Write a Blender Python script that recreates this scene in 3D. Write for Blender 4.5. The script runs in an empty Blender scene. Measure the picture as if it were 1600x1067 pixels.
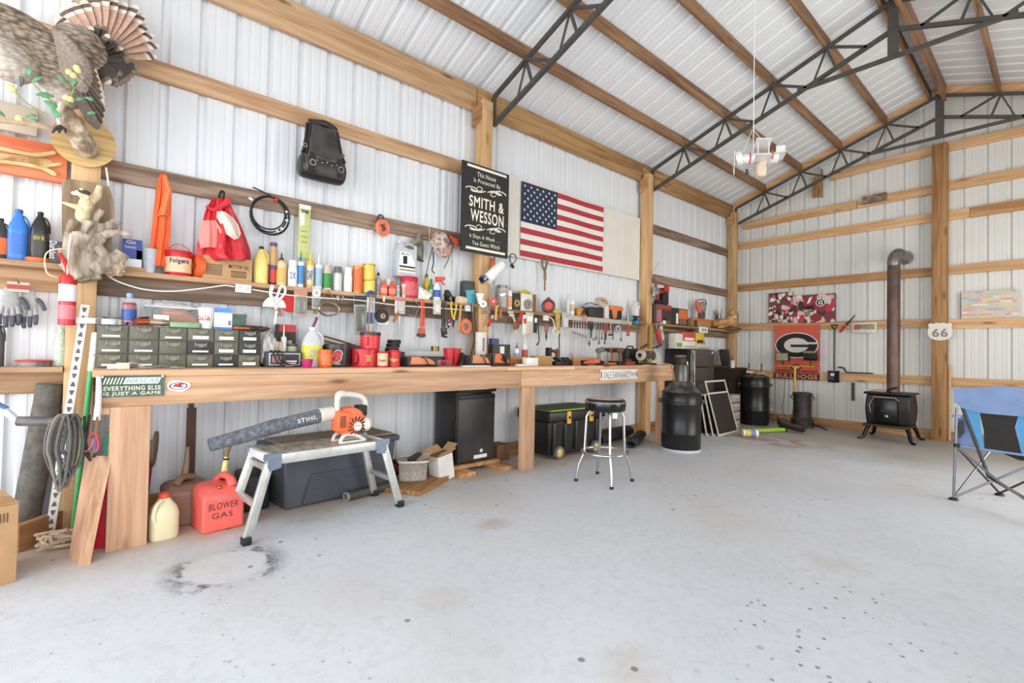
import bpy, bmesh, math, random
from mathutils import Vector, Matrix, noise
R = math.radians
PI = math.pi
rnd = random.Random(11)
SC = bpy.context.scene
COL = SC.collection

# ------------------------------------------------------------------ camera
FPX, YAW, ROLL, PITCH, CAMZ = 755.3, .85626, .01937, .01936, 1.2
_ca, _sa = math.cos(YAW), math.sin(YAW)
FW = Vector((-_sa * math.cos(PITCH), _ca * math.cos(PITCH), math.sin(PITCH)))
_r = Vector((_ca, _sa, 0)); _u = _r.cross(FW)
RT = _r * math.cos(ROLL) + _u * math.sin(ROLL)
UP = _u * math.cos(ROLL) - _r * math.sin(ROLL)
CP = Vector((0, 0, CAMZ))
cd = bpy.data.cameras.new('camera'); cam = bpy.data.objects.new('camera', cd); COL.objects.link(cam)
cd.sensor_width = 36; cd.lens = FPX * 36 / 1600; cd.clip_start = .05; cd.clip_end = 200
m = Matrix((RT, UP, -FW)).transposed().to_4x4(); m.translation = CP
cam.matrix_world = m
SC.camera = cam

# ------------------------------------------------------------------ world, lights, exposure
w = bpy.data.worlds.new('world'); SC.world = w; w.use_nodes = True
bg = w.node_tree.nodes['Background']
bg.inputs[0].default_value = (.86, .93, 1, 1); bg.inputs[1].default_value = 1.1
def area(name, loc, rot, sx, sy, power, col):
    l = bpy.data.lights.new(name, 'AREA'); l.shape = 'RECTANGLE'; l.size = sx; l.size_y = sy
    l.energy = power; l.color = col
    o = bpy.data.objects.new(name, l); COL.objects.link(o); o.location = loc; o.rotation_euler = rot
    return o
area('front_door_daylight', (-1.6, -3.45, 1.7), (R(104), 0, 0), 5.0, 3.2, 330, (.92, .96, 1))
area('side_fill_light', (1.72, -.7, 1.7), (R(106), 0, R(90)), 4.6, 3.2, 200, (.95, .97, 1))  # weak fill added at an unseen side opening, backing up the front door
area('far_side_fill_light', (1.72, 6.2, 1.65), (R(106), 0, R(90)), 3.0, 2.9, 170, (1, .97, .92))  # fill added out of view to brighten the dull stove end
SC.view_settings.view_transform = 'Standard'; SC.view_settings.look = 'None'
SC.view_settings.exposure = -0.28; SC.view_settings.gamma = 1; SC.view_settings.use_curve_mapping = False

# ------------------------------------------------------------------ pixel -> place
def at(px, py, x=None, y=None, z=None):
    d = FW + RT * ((px - 800) / FPX) - UP * ((py - 533.5) / FPX)
    if x is not None: t = (x - CP.x) / d.x
    elif y is not None: t = (y - CP.y) / d.y
    else: t = (z - CP.z) / d.z
    return CP + d * t
def fl(px, py): return at(px, py, z=0)
def depth(p): return (p - CP).dot(FW)
def rad(u0, u1, p):
    d = p - CP
    return (u1 - u0) / 2 * depth(p) / FPX * depth(p) / math.hypot(d.x, d.y)
def facing(p, j=0): 
    d = CP - p
    return math.atan2(d.x, -d.y) + j
LW = PI / 2

# ------------------------------------------------------------------ materials
def lin(h):
    h = h.lstrip('#'); o = []
    for i in (0, 2, 4):
        c = int(h[i:i + 2], 16) / 255
        o.append(c / 12.92 if c <= .04045 else ((c + .055) / 1.055) ** 2.4)
    return (*o, 1)
_M = {}
def nodes(name):
    mt = bpy.data.materials.new(name); mt.use_nodes = True
    nt = mt.node_tree
    return mt, nt, nt.nodes, nt.links, nt.nodes['Principled BSDF']
def mt(h, r=.5, m=0, n=.12, s=30, alpha=1, tr=0):
    k = (h, r, m, n, s, alpha, tr)
    if k in _M: return _M[k]
    M, nt, N, L, P = nodes('paint_' + h.strip('#'))
    P.inputs['Roughness'].default_value = r; P.inputs['Metallic'].default_value = m
    if n:
        tc = N.new('ShaderNodeTexCoord'); nz = N.new('ShaderNodeTexNoise'); nz.inputs['Scale'].default_value = s
        nz.inputs['Detail'].default_value = 4
        L.new(tc.outputs['Object'], nz.inputs['Vector'])
        mr = N.new('ShaderNodeMapRange'); mr.inputs[1].default_value = .3; mr.inputs[2].default_value = .7
        mr.inputs[3].default_value = 1 - n; mr.inputs[4].default_value = 1 + n * .6
        mx = N.new('ShaderNodeMixRGB'); mx.blend_type = 'MULTIPLY'; mx.inputs[0].default_value = 1
        mx.inputs[1].default_value = lin(h)
        L.new(nz.outputs['Fac'], mr.inputs[0]); L.new(mr.outputs[0], mx.inputs[2]); L.new(mx.outputs[0], P.inputs['Base Color'])
    else: P.inputs['Base Color'].default_value = lin(h)
    if alpha < 1: P.inputs['Alpha'].default_value = alpha
    if tr: P.inputs['Transmission Weight'].default_value = tr; P.inputs['IOR'].default_value = 1.15
    _M[k] = M
    return M
def wood(a, b, ax='y', sc=1, knots=1, r=.65):
    k = ('wood', a, b, ax, sc, knots)
    if k in _M: return _M[k]
    M, nt, N, L, P = nodes('wood_' + a.strip('#'))
    P.inputs['Roughness'].default_value = r
    tc = N.new('ShaderNodeTexCoord'); oi = N.new('ShaderNodeObjectInfo')
    ad = N.new('ShaderNodeVectorMath'); ad.operation = 'ADD'
    ml = N.new('ShaderNodeVectorMath'); ml.operation = 'SCALE'; ml.inputs['Scale'].default_value = 37
    cb = N.new('ShaderNodeCombineXYZ')
    for i in range(3): L.new(oi.outputs['Random'], cb.inputs[i])
    L.new(cb.outputs[0], ml.inputs[0]); L.new(tc.outputs['Object'], ad.inputs[0]); L.new(ml.outputs[0], ad.inputs[1])
    mp = N.new('ShaderNodeMapping')
    s = {'x': (.7, 13, 13), 'y': (13, .7, 13), 'z': (13, 13, .7)}[ax]
    mp.inputs['Scale'].default_value = tuple(q * sc for q in s)
    L.new(ad.outputs[0], mp.inputs[0])
    nz = N.new('ShaderNodeTexNoise'); nz.inputs['Scale'].default_value = 1.1; nz.inputs['Detail'].default_value = 6
    nz.inputs['Distortion'].default_value = .8; L.new(mp.outputs[0], nz.inputs[0])
    wv = N.new('ShaderNodeTexNoise'); wv.inputs['Scale'].default_value = 5; wv.inputs['Detail'].default_value = 2
    L.new(mp.outputs[0], wv.inputs[0])
    cr = N.new('ShaderNodeValToRGB'); cr.color_ramp.elements[0].position = .37; cr.color_ramp.elements[1].position = .64
    cr.color_ramp.elements[0].color = lin(b); cr.color_ramp.elements[1].color = lin(a)
    mm = N.new('ShaderNodeMath'); mm.operation = 'MULTIPLY_ADD'; mm.inputs[1].default_value = .35
    sub = N.new('ShaderNodeMath'); sub.operation = 'SUBTRACT'; sub.inputs[1].default_value = .17
    L.new(wv.outputs['Fac'], mm.inputs[0]); L.new(nz.outputs['Fac'], sub.inputs[0]); L.new(sub.outputs[0], mm.inputs[2]); L.new(mm.outputs[0], cr.inputs[0])
    out = cr.outputs[0]
    # board-to-board tone
    hs = N.new('ShaderNodeHueSaturation'); mr = N.new('ShaderNodeMapRange'); mr.inputs[3].default_value = .88; mr.inputs[4].default_value = 1.1
    L.new(oi.outputs['Random'], mr.inputs[0]); L.new(mr.outputs[0], hs.inputs['Value']); L.new(out, hs.inputs['Color']); out = hs.outputs[0]
    if knots:
        mk = N.new('ShaderNodeMapping'); s2 = {'x': (1.6, 7, 7), 'y': (7, 1.6, 7), 'z': (7, 7, 1.6)}[ax]; mk.inputs['Scale'].default_value = s2
        L.new(ad.outputs[0], mk.inputs[0])
        vo = N.new('ShaderNodeTexVoronoi'); vo.inputs['Scale'].default_value = 1; L.new(mk.outputs[0], vo.inputs['Vector'])
        k2 = N.new('ShaderNodeMapRange'); k2.inputs[1].default_value = .05; k2.inputs[2].default_value = .17; k2.inputs[3].default_value = .8; k2.inputs[4].default_value = 0
        L.new(vo.outputs['Distance'], k2.inputs[0])
        mx = N.new('ShaderNodeMixRGB'); mx.inputs[2].default_value = lin('#5a3a20'); L.new(k2.outputs[0], mx.inputs[0]); L.new(out, mx.inputs[1]); out = mx.outputs[0]
    L.new(out, P.inputs['Base Color'])
    bp = N.new('ShaderNodeBump'); bp.inputs['Strength'].default_value = .15; bp.inputs['Distance'].default_value = .01
    L.new(nz.outputs['Fac'], bp.inputs['Height']); L.new(bp.outputs[0], P.inputs['Normal'])
    _M[k] = M
    return M
def blotch(a, b, s=6, r=.7, lo=.4, hi=.6, m=0, stretch=(1, 1, 1), bump=0, detail=6):
    k = ('bl', a, b, s, r, lo, hi, m, stretch, bump)
    if k in _M: return _M[k]
    M, nt, N, L, P = nodes('blotch_' + a.strip('#'))
    P.inputs['Roughness'].default_value = r; P.inputs['Metallic'].default_value = m
    tc = N.new('ShaderNodeTexCoord'); mp = N.new('ShaderNodeMapping'); mp.inputs['Scale'].default_value = stretch
    nz = N.new('ShaderNodeTexNoise'); nz.inputs['Scale'].default_value = s; nz.inputs['Detail'].default_value = detail
    cr = N.new('ShaderNodeValToRGB'); e = cr.color_ramp.elements; e[0].position = lo; e[1].position = hi; e[0].color = lin(a); e[1].color = lin(b)
    L.new(tc.outputs['Object'], mp.inputs[0]); L.new(mp.outputs[0], nz.inputs[0]); L.new(nz.outputs['Fac'], cr.inputs[0]); L.new(cr.outputs[0], P.inputs['Base Color'])
    if bump:
        bp = N.new('ShaderNodeBump'); bp.inputs['Strength'].default_value = bump; bp.inputs['Distance'].default_value = .02
        L.new(nz.outputs['Fac'], bp.inputs['Height']); L.new(bp.outputs[0], P.inputs['Normal'])
    _M[k] = M
    return M

# ------------------------------------------------------------------ mesh builder
class B:
    def __init__(s): s.v = []; s.f = []; s.mi = []; s.ms = []; s.X = Matrix()
    def add(s, vs, fs, m, X=None):
        if m not in s.ms: s.ms.append(m)
        i = s.ms.index(m); o = len(s.v); T = s.X @ X if X else s.X
        s.v += [T @ Vector(v) for v in vs]
        s.f += [[q + o for q in f] for f in fs]; s.mi += [i] * len(fs)
        return s
    def box(s, c, d, m, rot=None, bev=0, X=None):
        M = Matrix.Translation(c)
        if rot: M = M @ Matrix.Rotation(rot[2], 4, 'Z') @ Matrix.Rotation(rot[1], 4, 'Y') @ Matrix.Rotation(rot[0], 4, 'X')
        if X: M = X @ M
        x, y, z = d[0] / 2, d[1] / 2, d[2] / 2
        if bev:
            bm = bmesh.new(); bmesh.ops.create_cube(bm, size=1)
            for v in bm.verts: v.co = Vector((v.co.x * d[0], v.co.y * d[1], v.co.z * d[2]))
            bmesh.ops.bevel(bm, geom=bm.edges[:], offset=min(bev, min(d) * .45), segments=2, affect='EDGES', profile=.5)
            bm.verts.index_update()
            vs = [v.co[:] for v in bm.verts]; fs = [[v.index for v in f.verts] for f in bm.faces]; bm.free()
            return s.add(vs, fs, m, M)
        vs = [(-x, -y, -z), (x, -y, -z), (x, y, -z), (-x, y, -z), (-x, -y, z), (x, -y, z), (x, y, z), (-x, y, z)]
        return s.add(vs, [(0, 3, 2, 1), (4, 5, 6, 7), (0, 1, 5, 4), (1, 2, 6, 5), (2, 3, 7, 6), (3, 0, 4, 7)], m, M)
    def ext(s, x0, x1, y0, y1, z0, z1, m, bev=0):
        return s.box(((x0 + x1) / 2, (y0 + y1) / 2, (z0 + z1) / 2), (x1 - x0, y1 - y0, z1 - z0), m, bev=bev)
    def lathe(s, pr, m, seg=20, X=None, sx=1, sy=1, p=2):
        vs = []; fs = []
        def pt(r, a):
            c, q = math.cos(a), math.sin(a)
            if p != 2:
                k = (abs(c) ** p + abs(q) ** p) ** (-1 / p); c, q = c * k, q * k
            return r * c * sx, r * q * sy
        for r, z in pr:
            for k in range(seg):
                a, b_ = pt(max(r, 1e-5), 2 * PI * k / seg); vs.append((a, b_, z))
        for i in range(len(pr) - 1):
            for k in range(seg):
                a, b_ = i * seg + k, i * seg + (k + 1) % seg
                fs.append((a, b_, b_ + seg, a + seg))
        if pr[0] != pr[-1] and pr[0][0] > 1e-4: fs.append(list(range(seg))[::-1])
        if pr[0] != pr[-1] and pr[-1][0] > 1e-4: fs.append([(len(pr) - 1) * seg + k for k in range(seg)])
        return s.add(vs, fs, m, X)
    def cyl(s, p0, p1, r, m, seg=14, r1=None):
        p0, p1 = Vector(p0), Vector(p1); d = p1 - p0
        X = Matrix.Translation(p0) @ d.to_track_quat('Z', 'Y').to_matrix().to_4x4()
        return s.lathe([(r, 0), (r if r1 is None else r1, d.length)], m, seg, X)
    def ring(s, c, ax, r0, r1, h, m, seg=24):      # flat hollow disc
        X = Matrix.Translation(c) @ Vector(ax).to_track_quat('Z', 'Y').to_matrix().to_4x4()
        return s.lathe([(r0, -h / 2), (r1, -h / 2), (r1, h / 2), (r0, h / 2), (r0, -h / 2)], m, seg, X)
    def tube(s, pts, r, m, seg=8, closed=False, smooth=0):
        P = [Vector(p) for p in pts]
        if smooth:
            Q = []; n = len(P)
            for i in range(n if closed else n - 1):
                a = P[(i - 1) % n] if closed or i > 0 else P[0]; b_ = P[i]; c = P[(i + 1) % n]
                d = P[(i + 2) % n] if closed or i + 2 < n else P[-1]
                for k in range(smooth):
                    t = k / smooth
                    Q.append(.5 * ((2 * b_) + (c - a) * t + (2 * a - 5 * b_ + 4 * c - d) * t * t + (3 * b_ - a - 3 * c + d) * t ** 3))
            if not closed: Q.append(P[-1])
            if isinstance(r, (list, tuple)):
                r = [r[min(int(i / smooth), len(r) - 1)] for i in range(len(Q))]
            P = Q
        n = len(P); rs = r if isinstance(r, (list, tuple)) else [r] * n
        vs = []; fs = []; prev = None
        for i in range(n):
            t = (P[(i + 1) % n] - P[i - 1]) if closed else (P[min(i + 1, n - 1)] - P[max(i - 1, 0)])
            if t.length < 1e-9: t = Vector((0, 0, 1))
            t.normalize()
            if prev is None:
                prev = t.orthogonal().normalized()
            else:
                prev = prev - t * prev.dot(t)
                prev = prev.normalized() if prev.length > 1e-6 else t.orthogonal().normalized()
            bn = t.cross(prev)
            for k in range(seg):
                a = 2 * PI * k / seg
                vs.append(P[i] + (prev * math.cos(a) + bn * math.sin(a)) * rs[i])
        for i in range(n if closed else n - 1):
            for k in range(seg):
                a, b_ = i * seg + k, i * seg + (k + 1) % seg
                c, d = ((i + 1) % n) * seg + (k + 1) % seg, ((i + 1) % n) * seg + k
                fs.append((a, b_, c, d))
        if not closed: fs += [list(range(seg))[::-1], [(n - 1) * seg + k for k in range(seg)]]
        return s.add(vs, fs, m)
    def prism(s, poly, y0, y1, m, X=None):          # outline in XZ, thick along Y
        n = len(poly); vs = [(x, y0, z) for x, z in poly] + [(x, y1, z) for x, z in poly]
        ar = sum(poly[i][0] * poly[(i + 1) % n][1] - poly[(i + 1) % n][0] * poly[i][1] for i in range(n))
        a, b_ = list(range(n)), list(range(n, 2 * n))[::-1]
        sd = [(i, i + n, (i + 1) % n + n, (i + 1) % n) for i in range(n)]
        if ar < 0: a, b_ = a[::-1], b_[::-1]; sd = [q[::-1] for q in sd]
        return s.add(vs, [a, b_] + sd, m, X)
    def grid(s, fn, nu, nv, m):
        vs = [fn(i / nu, j / nv) for j in range(nv + 1) for i in range(nu + 1)]
        fs = [(j * (nu + 1) + i, j * (nu + 1) + i + 1, (j + 1) * (nu + 1) + i + 1, (j + 1) * (nu + 1) + i) for j in range(nv) for i in range(nu)]
        return s.add(vs, fs, m)
    def blob(s, c, r, m, amp=0, fr=3, sub=3, rot=None, seed=0):
        bm = bmesh.new(); bmesh.ops.create_icosphere(bm, subdivisions=sub, radius=1)
        X = Matrix.Translation(c)
        if rot: X = X @ Matrix.Rotation(rot[2], 4, 'Z') @ Matrix.Rotation(rot[1], 4, 'Y') @ Matrix.Rotation(rot[0], 4, 'X')
        bm.verts.index_update(); vs = []
        for v in bm.verts:
            q = v.co.copy(); k = 1 + (amp * noise.noise(q * fr + Vector((seed, seed * 1.7, 3))) if amp else 0)
            vs.append((q.x * r[0] * k, q.y * r[1] * k, q.z * r[2] * k))
        fs = [[v.index for v in f.verts] for f in bm.faces]; bm.free()
        return s.add(vs, fs, m, X)
    def text(s, t, w_, h_, x, z, m, y=-.002, wrap=None, slant=0, bold=.004, X=None):
        cu = bpy.data.curves.new('t', 'FONT'); cu.body = t; cu.align_x = 'CENTER'; cu.offset = bold; cu.shear = slant
        cu.resolution_u = 3; cu.space_character = 1.12
        o = bpy.data.objects.new('t', cu); me = o.to_mesh()
        vs = [v.co.copy() for v in me.vertices]; fs = [list(p.vertices) for p in me.polygons]
        o.to_mesh_clear(); bpy.data.objects.remove(o); bpy.data.curves.remove(cu)
        if not vs: return s
        x0, x1 = min(v.x for v in vs), max(v.x for v in vs); y0, y1 = min(v.y for v in vs), max(v.y for v in vs)
        kx = w_ / (x1 - x0) if w_ else h_ / (y1 - y0); ky = h_ / (y1 - y0) if h_ else kx
        out = []
        for v in vs:
            a, c = (v.x - (x0 + x1) / 2) * kx + x, (v.y - (y0 + y1) / 2) * ky + z
            if wrap: out.append((wrap * math.sin(a / wrap), -wrap * math.cos(a / wrap), c))
            else: out.append((a, y, c))
        return s.add(out, fs, m, X)
    def build(s, name, parent=None, mods=(), sharp=38):
        me = bpy.data.meshes.new(name); me.from_pydata([tuple(v) for v in s.v], [], s.f)
        for q in s.ms: me.materials.append(q)
        me.polygons.foreach_set('material_index', s.mi); me.polygons.foreach_set('use_smooth', [True] * len(s.f))
        me.set_sharp_from_angle(angle=R(sharp)); me.update()
        o = bpy.data.objects.new(name, me); COL.objects.link(o)
        if parent: o.parent = parent
        for kind, kw in mods:
            md = o.modifiers.new(kind.lower(), kind)
            for a, b_ in kw.items(): setattr(md, a, b_)
        return o
def tag(o, label, cat, group=None):
    o['label'] = label; o['category'] = cat
    if group: o['group'] = group
    return o
def root(name, label, cat, loc=(0, 0, 0), rz=0, group=None):
    o = bpy.data.objects.new(name, None); o.empty_display_size = .05; COL.objects.link(o)
    o.location = loc; o.rotation_euler = (0, 0, rz) if not isinstance(rz, tuple) else rz
    return tag(o, label, cat, group)
def part(rt, name, b, label=None, mods=(), world=False, sharp=38):
    if world:
        mw = Matrix.Translation(rt.location) @ rt.rotation_euler.to_matrix().to_4x4(); inv = mw.inverted()
        b.v = [inv @ v for v in b.v]
    o = b.build(name, rt, mods, sharp)
    if label: o['label'] = label
    if name in ('lettering', 'print', 'scrollwork', 'oval_letter', 'emblem', 'label_print', 'helmet_print', 'vent_slots', 'stems'): o['kind'] = 'stuff'
    return o
def solo(name, label, cat, b, loc=(0, 0, 0), rz=0, group=None, mods=(), world=False, sharp=38):
    if world:
        loc = Vector(loc); b.v = [v - loc for v in b.v]
    o = b.build(name, None, mods, sharp); o.location = loc
    o.rotation_euler = (0, 0, rz) if not isinstance(rz, tuple) else rz
    return tag(o, label, cat, group)
def struct(name, b, mods=()):
    o = b.build(name, None, mods); o['kind'] = 'structure'; return o
# ------------------------------------------------------------------ structure
WX, WY0, WY1 = -4.30, -3.6, 9.66
RIDX, RIDZ, SL = -1.23, 5.205, .352
def roofz(x): return RIDZ - SL * abs(x - RIDX)
SHEET = mt('#e2e4e6', .38, 0, .035, 1.5)
SHEET2 = mt('#dcdbd5', .42, 0, .05, 1.5)
def profile(s0, s1, P=.237, ph=1.054):
    key = [(-.032, 0), (-.016, .027), (.016, .027), (.032, 0)]
    for c in (P / 3, 2 * P / 3): key += [(c - .014, 0), (c - .008, .002), (c + .008, .002), (c + .014, 0)]
    o = [(s0, 0)]
    k0 = math.floor((s0 - ph) / P) - 1
    for k in range(k0, int((s1 - ph) / P) + 2):
        for a, d in key:
            s = ph + k * P + a
            if s0 + .001 < s < s1 - .001: o.append((s, d))
    o.append((s1, 0))
    return o
def sheet(parent, s0, s1, fn0, fn1, mat, ph=1.054):
    pr = profile(s0, s1, ph=ph); b = B()
    vs = [fn0(s, d) for s, d in pr] + [fn1(s, d) for s, d in pr]; n = len(pr)
    b.add(vs, [(i, i + 1, n + i + 1, n + i) for i in range(n - 1)], mat)
    return part(parent, 'steel_sheet', b, sharp=12)
def srange(a, b_, st, ph):
    k = math.floor((a - ph) / st) + 1; e = [a]
    while ph + k * st < b_ - .02: e.append(ph + k * st); k += 1
    return list(zip(e, e[1:] + [b_]))
def setting(name):
    o = bpy.data.objects.new(name, None); COL.objects.link(o); o['kind'] = 'structure'; return o
# floor
def floor_mat():
    M, nt, N, L, P = nodes('painted_concrete'); P.inputs['Roughness'].default_value = .55
    tc = N.new('ShaderNodeTexCoord'); O = tc.outputs['Object']
    def nz(s, d=5, dist=0):
        n = N.new('ShaderNodeTexNoise'); n.inputs['Scale'].default_value = s; n.inputs['Detail'].default_value = d; n.inputs['Distortion'].default_value = dist
        L.new(O, n.inputs[0]); return n.outputs['Fac']
    def mr(i, a, b_, c, d):
        n = N.new('ShaderNodeMapRange'); n.interpolation_type = 'SMOOTHSTEP'
        for k, v in zip((1, 2, 3, 4), (a, b_, c, d)): n.inputs[k].default_value = v
        L.new(i, n.inputs[0]); return n.outputs[0]
    def mth(op, a, b_=0):
        n = N.new('ShaderNodeMath'); n.operation = op
        for k, v in ((0, a), (1, b_)):
            if isinstance(v, (int, float)): n.inputs[k].default_value = v
            else: L.new(v, n.inputs[k])
        return n.outputs[0]
    def dist(x, y, sx=1, sy=1):
        mp = N.new('ShaderNodeMapping'); mp.inputs['Location'].default_value = (-x * sx, -y * sy, 0); mp.inputs['Scale'].default_value = (sx, sy, 0)
        L.new(O, mp.inputs[0]); n = N.new('ShaderNodeVectorMath'); n.operation = 'LENGTH'; L.new(mp.outputs[0], n.inputs[0]); return n.outputs['Value']
    col = [None]
    def mix(f, c, base=None):
        n = N.new('ShaderNodeMixRGB'); L.new(f, n.inputs[0])
        if base: n.inputs[1].default_value = lin(base)
        else: L.new(col[0], n.inputs[1])
        n.inputs[2].default_value = lin(c); col[0] = n.outputs[0]
    mix(mr(nz(1.3), .4, .72, 0, .8), '#cbcfd4', '#d3d7dc')
    mix(mr(nz(.7, 6), .5, .72, 0, .45), '#c6bcb0')
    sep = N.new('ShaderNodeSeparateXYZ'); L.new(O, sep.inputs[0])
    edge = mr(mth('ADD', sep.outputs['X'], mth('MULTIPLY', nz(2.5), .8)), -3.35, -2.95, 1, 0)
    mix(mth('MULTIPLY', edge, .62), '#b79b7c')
    back = mr(mth('ADD', sep.outputs['Y'], mth('MULTIPLY', nz(1.1), 3)), 7.2, 10.4, 0, .85)
    mix(back, '#a3998c')
    tan = mth('MULTIPLY', mr(dist(-2.95, 7.35, .8, 1.4), .3, 1.0, 1, 0), mr(nz(3.5), .42, .6, 0, .8)); mix(tan, '#9a7a58')
    # over-spray ring
    rn = mth('ADD', dist(-3.0, .585, .95, 1.05), mth('MULTIPLY', mth('SUBTRACT', nz(7), .5), .07))
    ring = mth('MULTIPLY', mth('MULTIPLY', mr(rn, .19, .215, 0, 1), mr(rn, .20, .36, 1, 0)), mr(nz(45, 4), .3, .62, .45, 1))
    side = mr(mth('ADD', mth('MULTIPLY', mth('ABSOLUTE', mth('ADD', sep.outputs['Y'], -.56)), 1.2), mth('ADD', nz(12, 3), 0)), .62, .80, .12, .95)
    mix(mth('MULTIPLY', ring, side), '#42474f')
    mix(mr(rn, .16, .2, .55, 0), '#d6d6d6')
    # rust rings and stains
    for x, y, r0, c, a in ((-2.62, 2.13, .16, '#b3a594', .6), (-1.1, 1.6, .2, '#bba98f', .35), (-.9, 3.3, .22, '#bba98f', .3), (-2.0, 1.3, .2, '#c0b09a', .3)):
        d = mth('ADD', dist(x, y), mth('MULTIPLY', mth('SUBTRACT', nz(4), .5), .12)); mix(mth('MULTIPLY', mr(d, r0 * .3, r0, a, 0), mr(nz(9), .35, .6, .4, 1)), c)
    # oil drops
    def drops(sc, mask, th, a):
        v = N.new('ShaderNodeTexVoronoi'); v.inputs['Scale'].default_value = sc; L.new(O, v.inputs['Vector'])
        s = N.new('ShaderNodeSeparateColor'); L.new(v.outputs['Color'], s.inputs[0])
        pick = mr(s.outputs[0], th, th + .01, 0, 1)
        mix(mth('MULTIPLY', mth('MULTIPLY', mr(v.outputs['Distance'], .13, .24, a, 0), pick), mask), '#4a4d52')
    trail = mr(mth('ADD', dist(-.75, 2.45, 1.3, .85), mth('MULTIPLY', mth('SUBTRACT', nz(1.2), .5), 1.4)), .35, .75, 1, 0)
    drops(21, trail, .5, .75); drops(12, mr(nz(.6, 2), .5, .55, 0, 1), .88, .7); drops(30, mr(nz(.9, 2), .55, .6, 0, 1), .8, .5)
    fine = mth('ADD', mth('MULTIPLY', nz(160, 2), .5), mth('MULTIPLY', nz(14, 8, 1.5), .5)); mix(mr(fine, .47, .66, 0, .35), '#a9a6a2')
    L.new(col[0], P.inputs['Base Color'])
    bp = N.new('ShaderNodeBump'); bp.inputs['Strength'].default_value = .06; L.new(nz(60, 3), bp.inputs['Height']); L.new(bp.outputs[0], P.inputs['Normal'])
    return M
b = B(); b.ext(-4.34, 1.9, -3.7, 9.72, -.12, 0, floor_mat()); struct('floor', b)
b = B(); b.ext(-14, 14, -16, 20, -.3, -.13, blotch('#8f8b80', '#7d7a6c', .6)); struct('ground', b)
# wall_left
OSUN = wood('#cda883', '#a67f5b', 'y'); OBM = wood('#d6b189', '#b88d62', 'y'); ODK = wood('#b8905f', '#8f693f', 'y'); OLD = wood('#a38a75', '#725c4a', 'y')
OSZ = wood('#d9b384', '#bd9160', 'z'); OSZ2 = wood('#ba8a58', '#93673c', 'z'); OX = wood('#dcb286', '#c2925f', 'x'); OXD = wood('#c79765', '#a3744a', 'x')
wl = setting('wall_left')
for a, c in srange(WY0, WY1, .948, 1.054 - .1):
    sheet(wl, a, c, lambda s, d: (WX - d, s, 0), lambda s, d: (WX - d, s, 4.12), SHEET)
def board(parent, name, x0, x1, y0, y1, z0, z1, m, rot=0):
    b = B(); cx = ((x0 + x1) / 2, (y0 + y1) / 2, (z0 + z1) / 2); b.box((0, 0, 0), (x1 - x0, y1 - y0, z1 - z0), m, bev=.004)
    o = part(parent, name, b); o.location = cx; o.rotation_euler = (rot, 0, 0); return o
PY = [(-.131, .012), (3.096, 3.24), (6.217, 6.357), (9.09, 9.23)]
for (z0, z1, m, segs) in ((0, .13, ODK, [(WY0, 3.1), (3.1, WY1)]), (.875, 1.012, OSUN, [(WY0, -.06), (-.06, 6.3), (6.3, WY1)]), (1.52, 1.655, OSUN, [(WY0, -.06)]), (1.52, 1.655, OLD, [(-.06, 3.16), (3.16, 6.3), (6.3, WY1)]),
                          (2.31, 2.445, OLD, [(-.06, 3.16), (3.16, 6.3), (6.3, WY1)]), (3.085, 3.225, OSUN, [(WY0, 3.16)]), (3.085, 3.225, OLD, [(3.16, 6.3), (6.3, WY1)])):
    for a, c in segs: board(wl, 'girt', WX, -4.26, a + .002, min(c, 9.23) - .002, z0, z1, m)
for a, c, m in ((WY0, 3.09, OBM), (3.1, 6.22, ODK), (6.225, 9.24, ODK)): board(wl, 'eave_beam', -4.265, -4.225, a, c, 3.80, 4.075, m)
for i, (a, c) in enumerate(PY):
    b = B(); b.ext(-4.258, -4.12, a, c, 0, 3.80, OSZ, bev=.005); b.ext(-4.222, -4.12, a + .005, c - .005, 3.8, 3.905, OSZ)
    part(wl, 'post', b)
    b = B(); b.prism([(-4.255, 3.62), (-4.13, 3.69), (-4.135, 3.86), (-4.255, 3.80)], a - .04, a - .002, OXD); part(wl, 'cleat', b)
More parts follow.
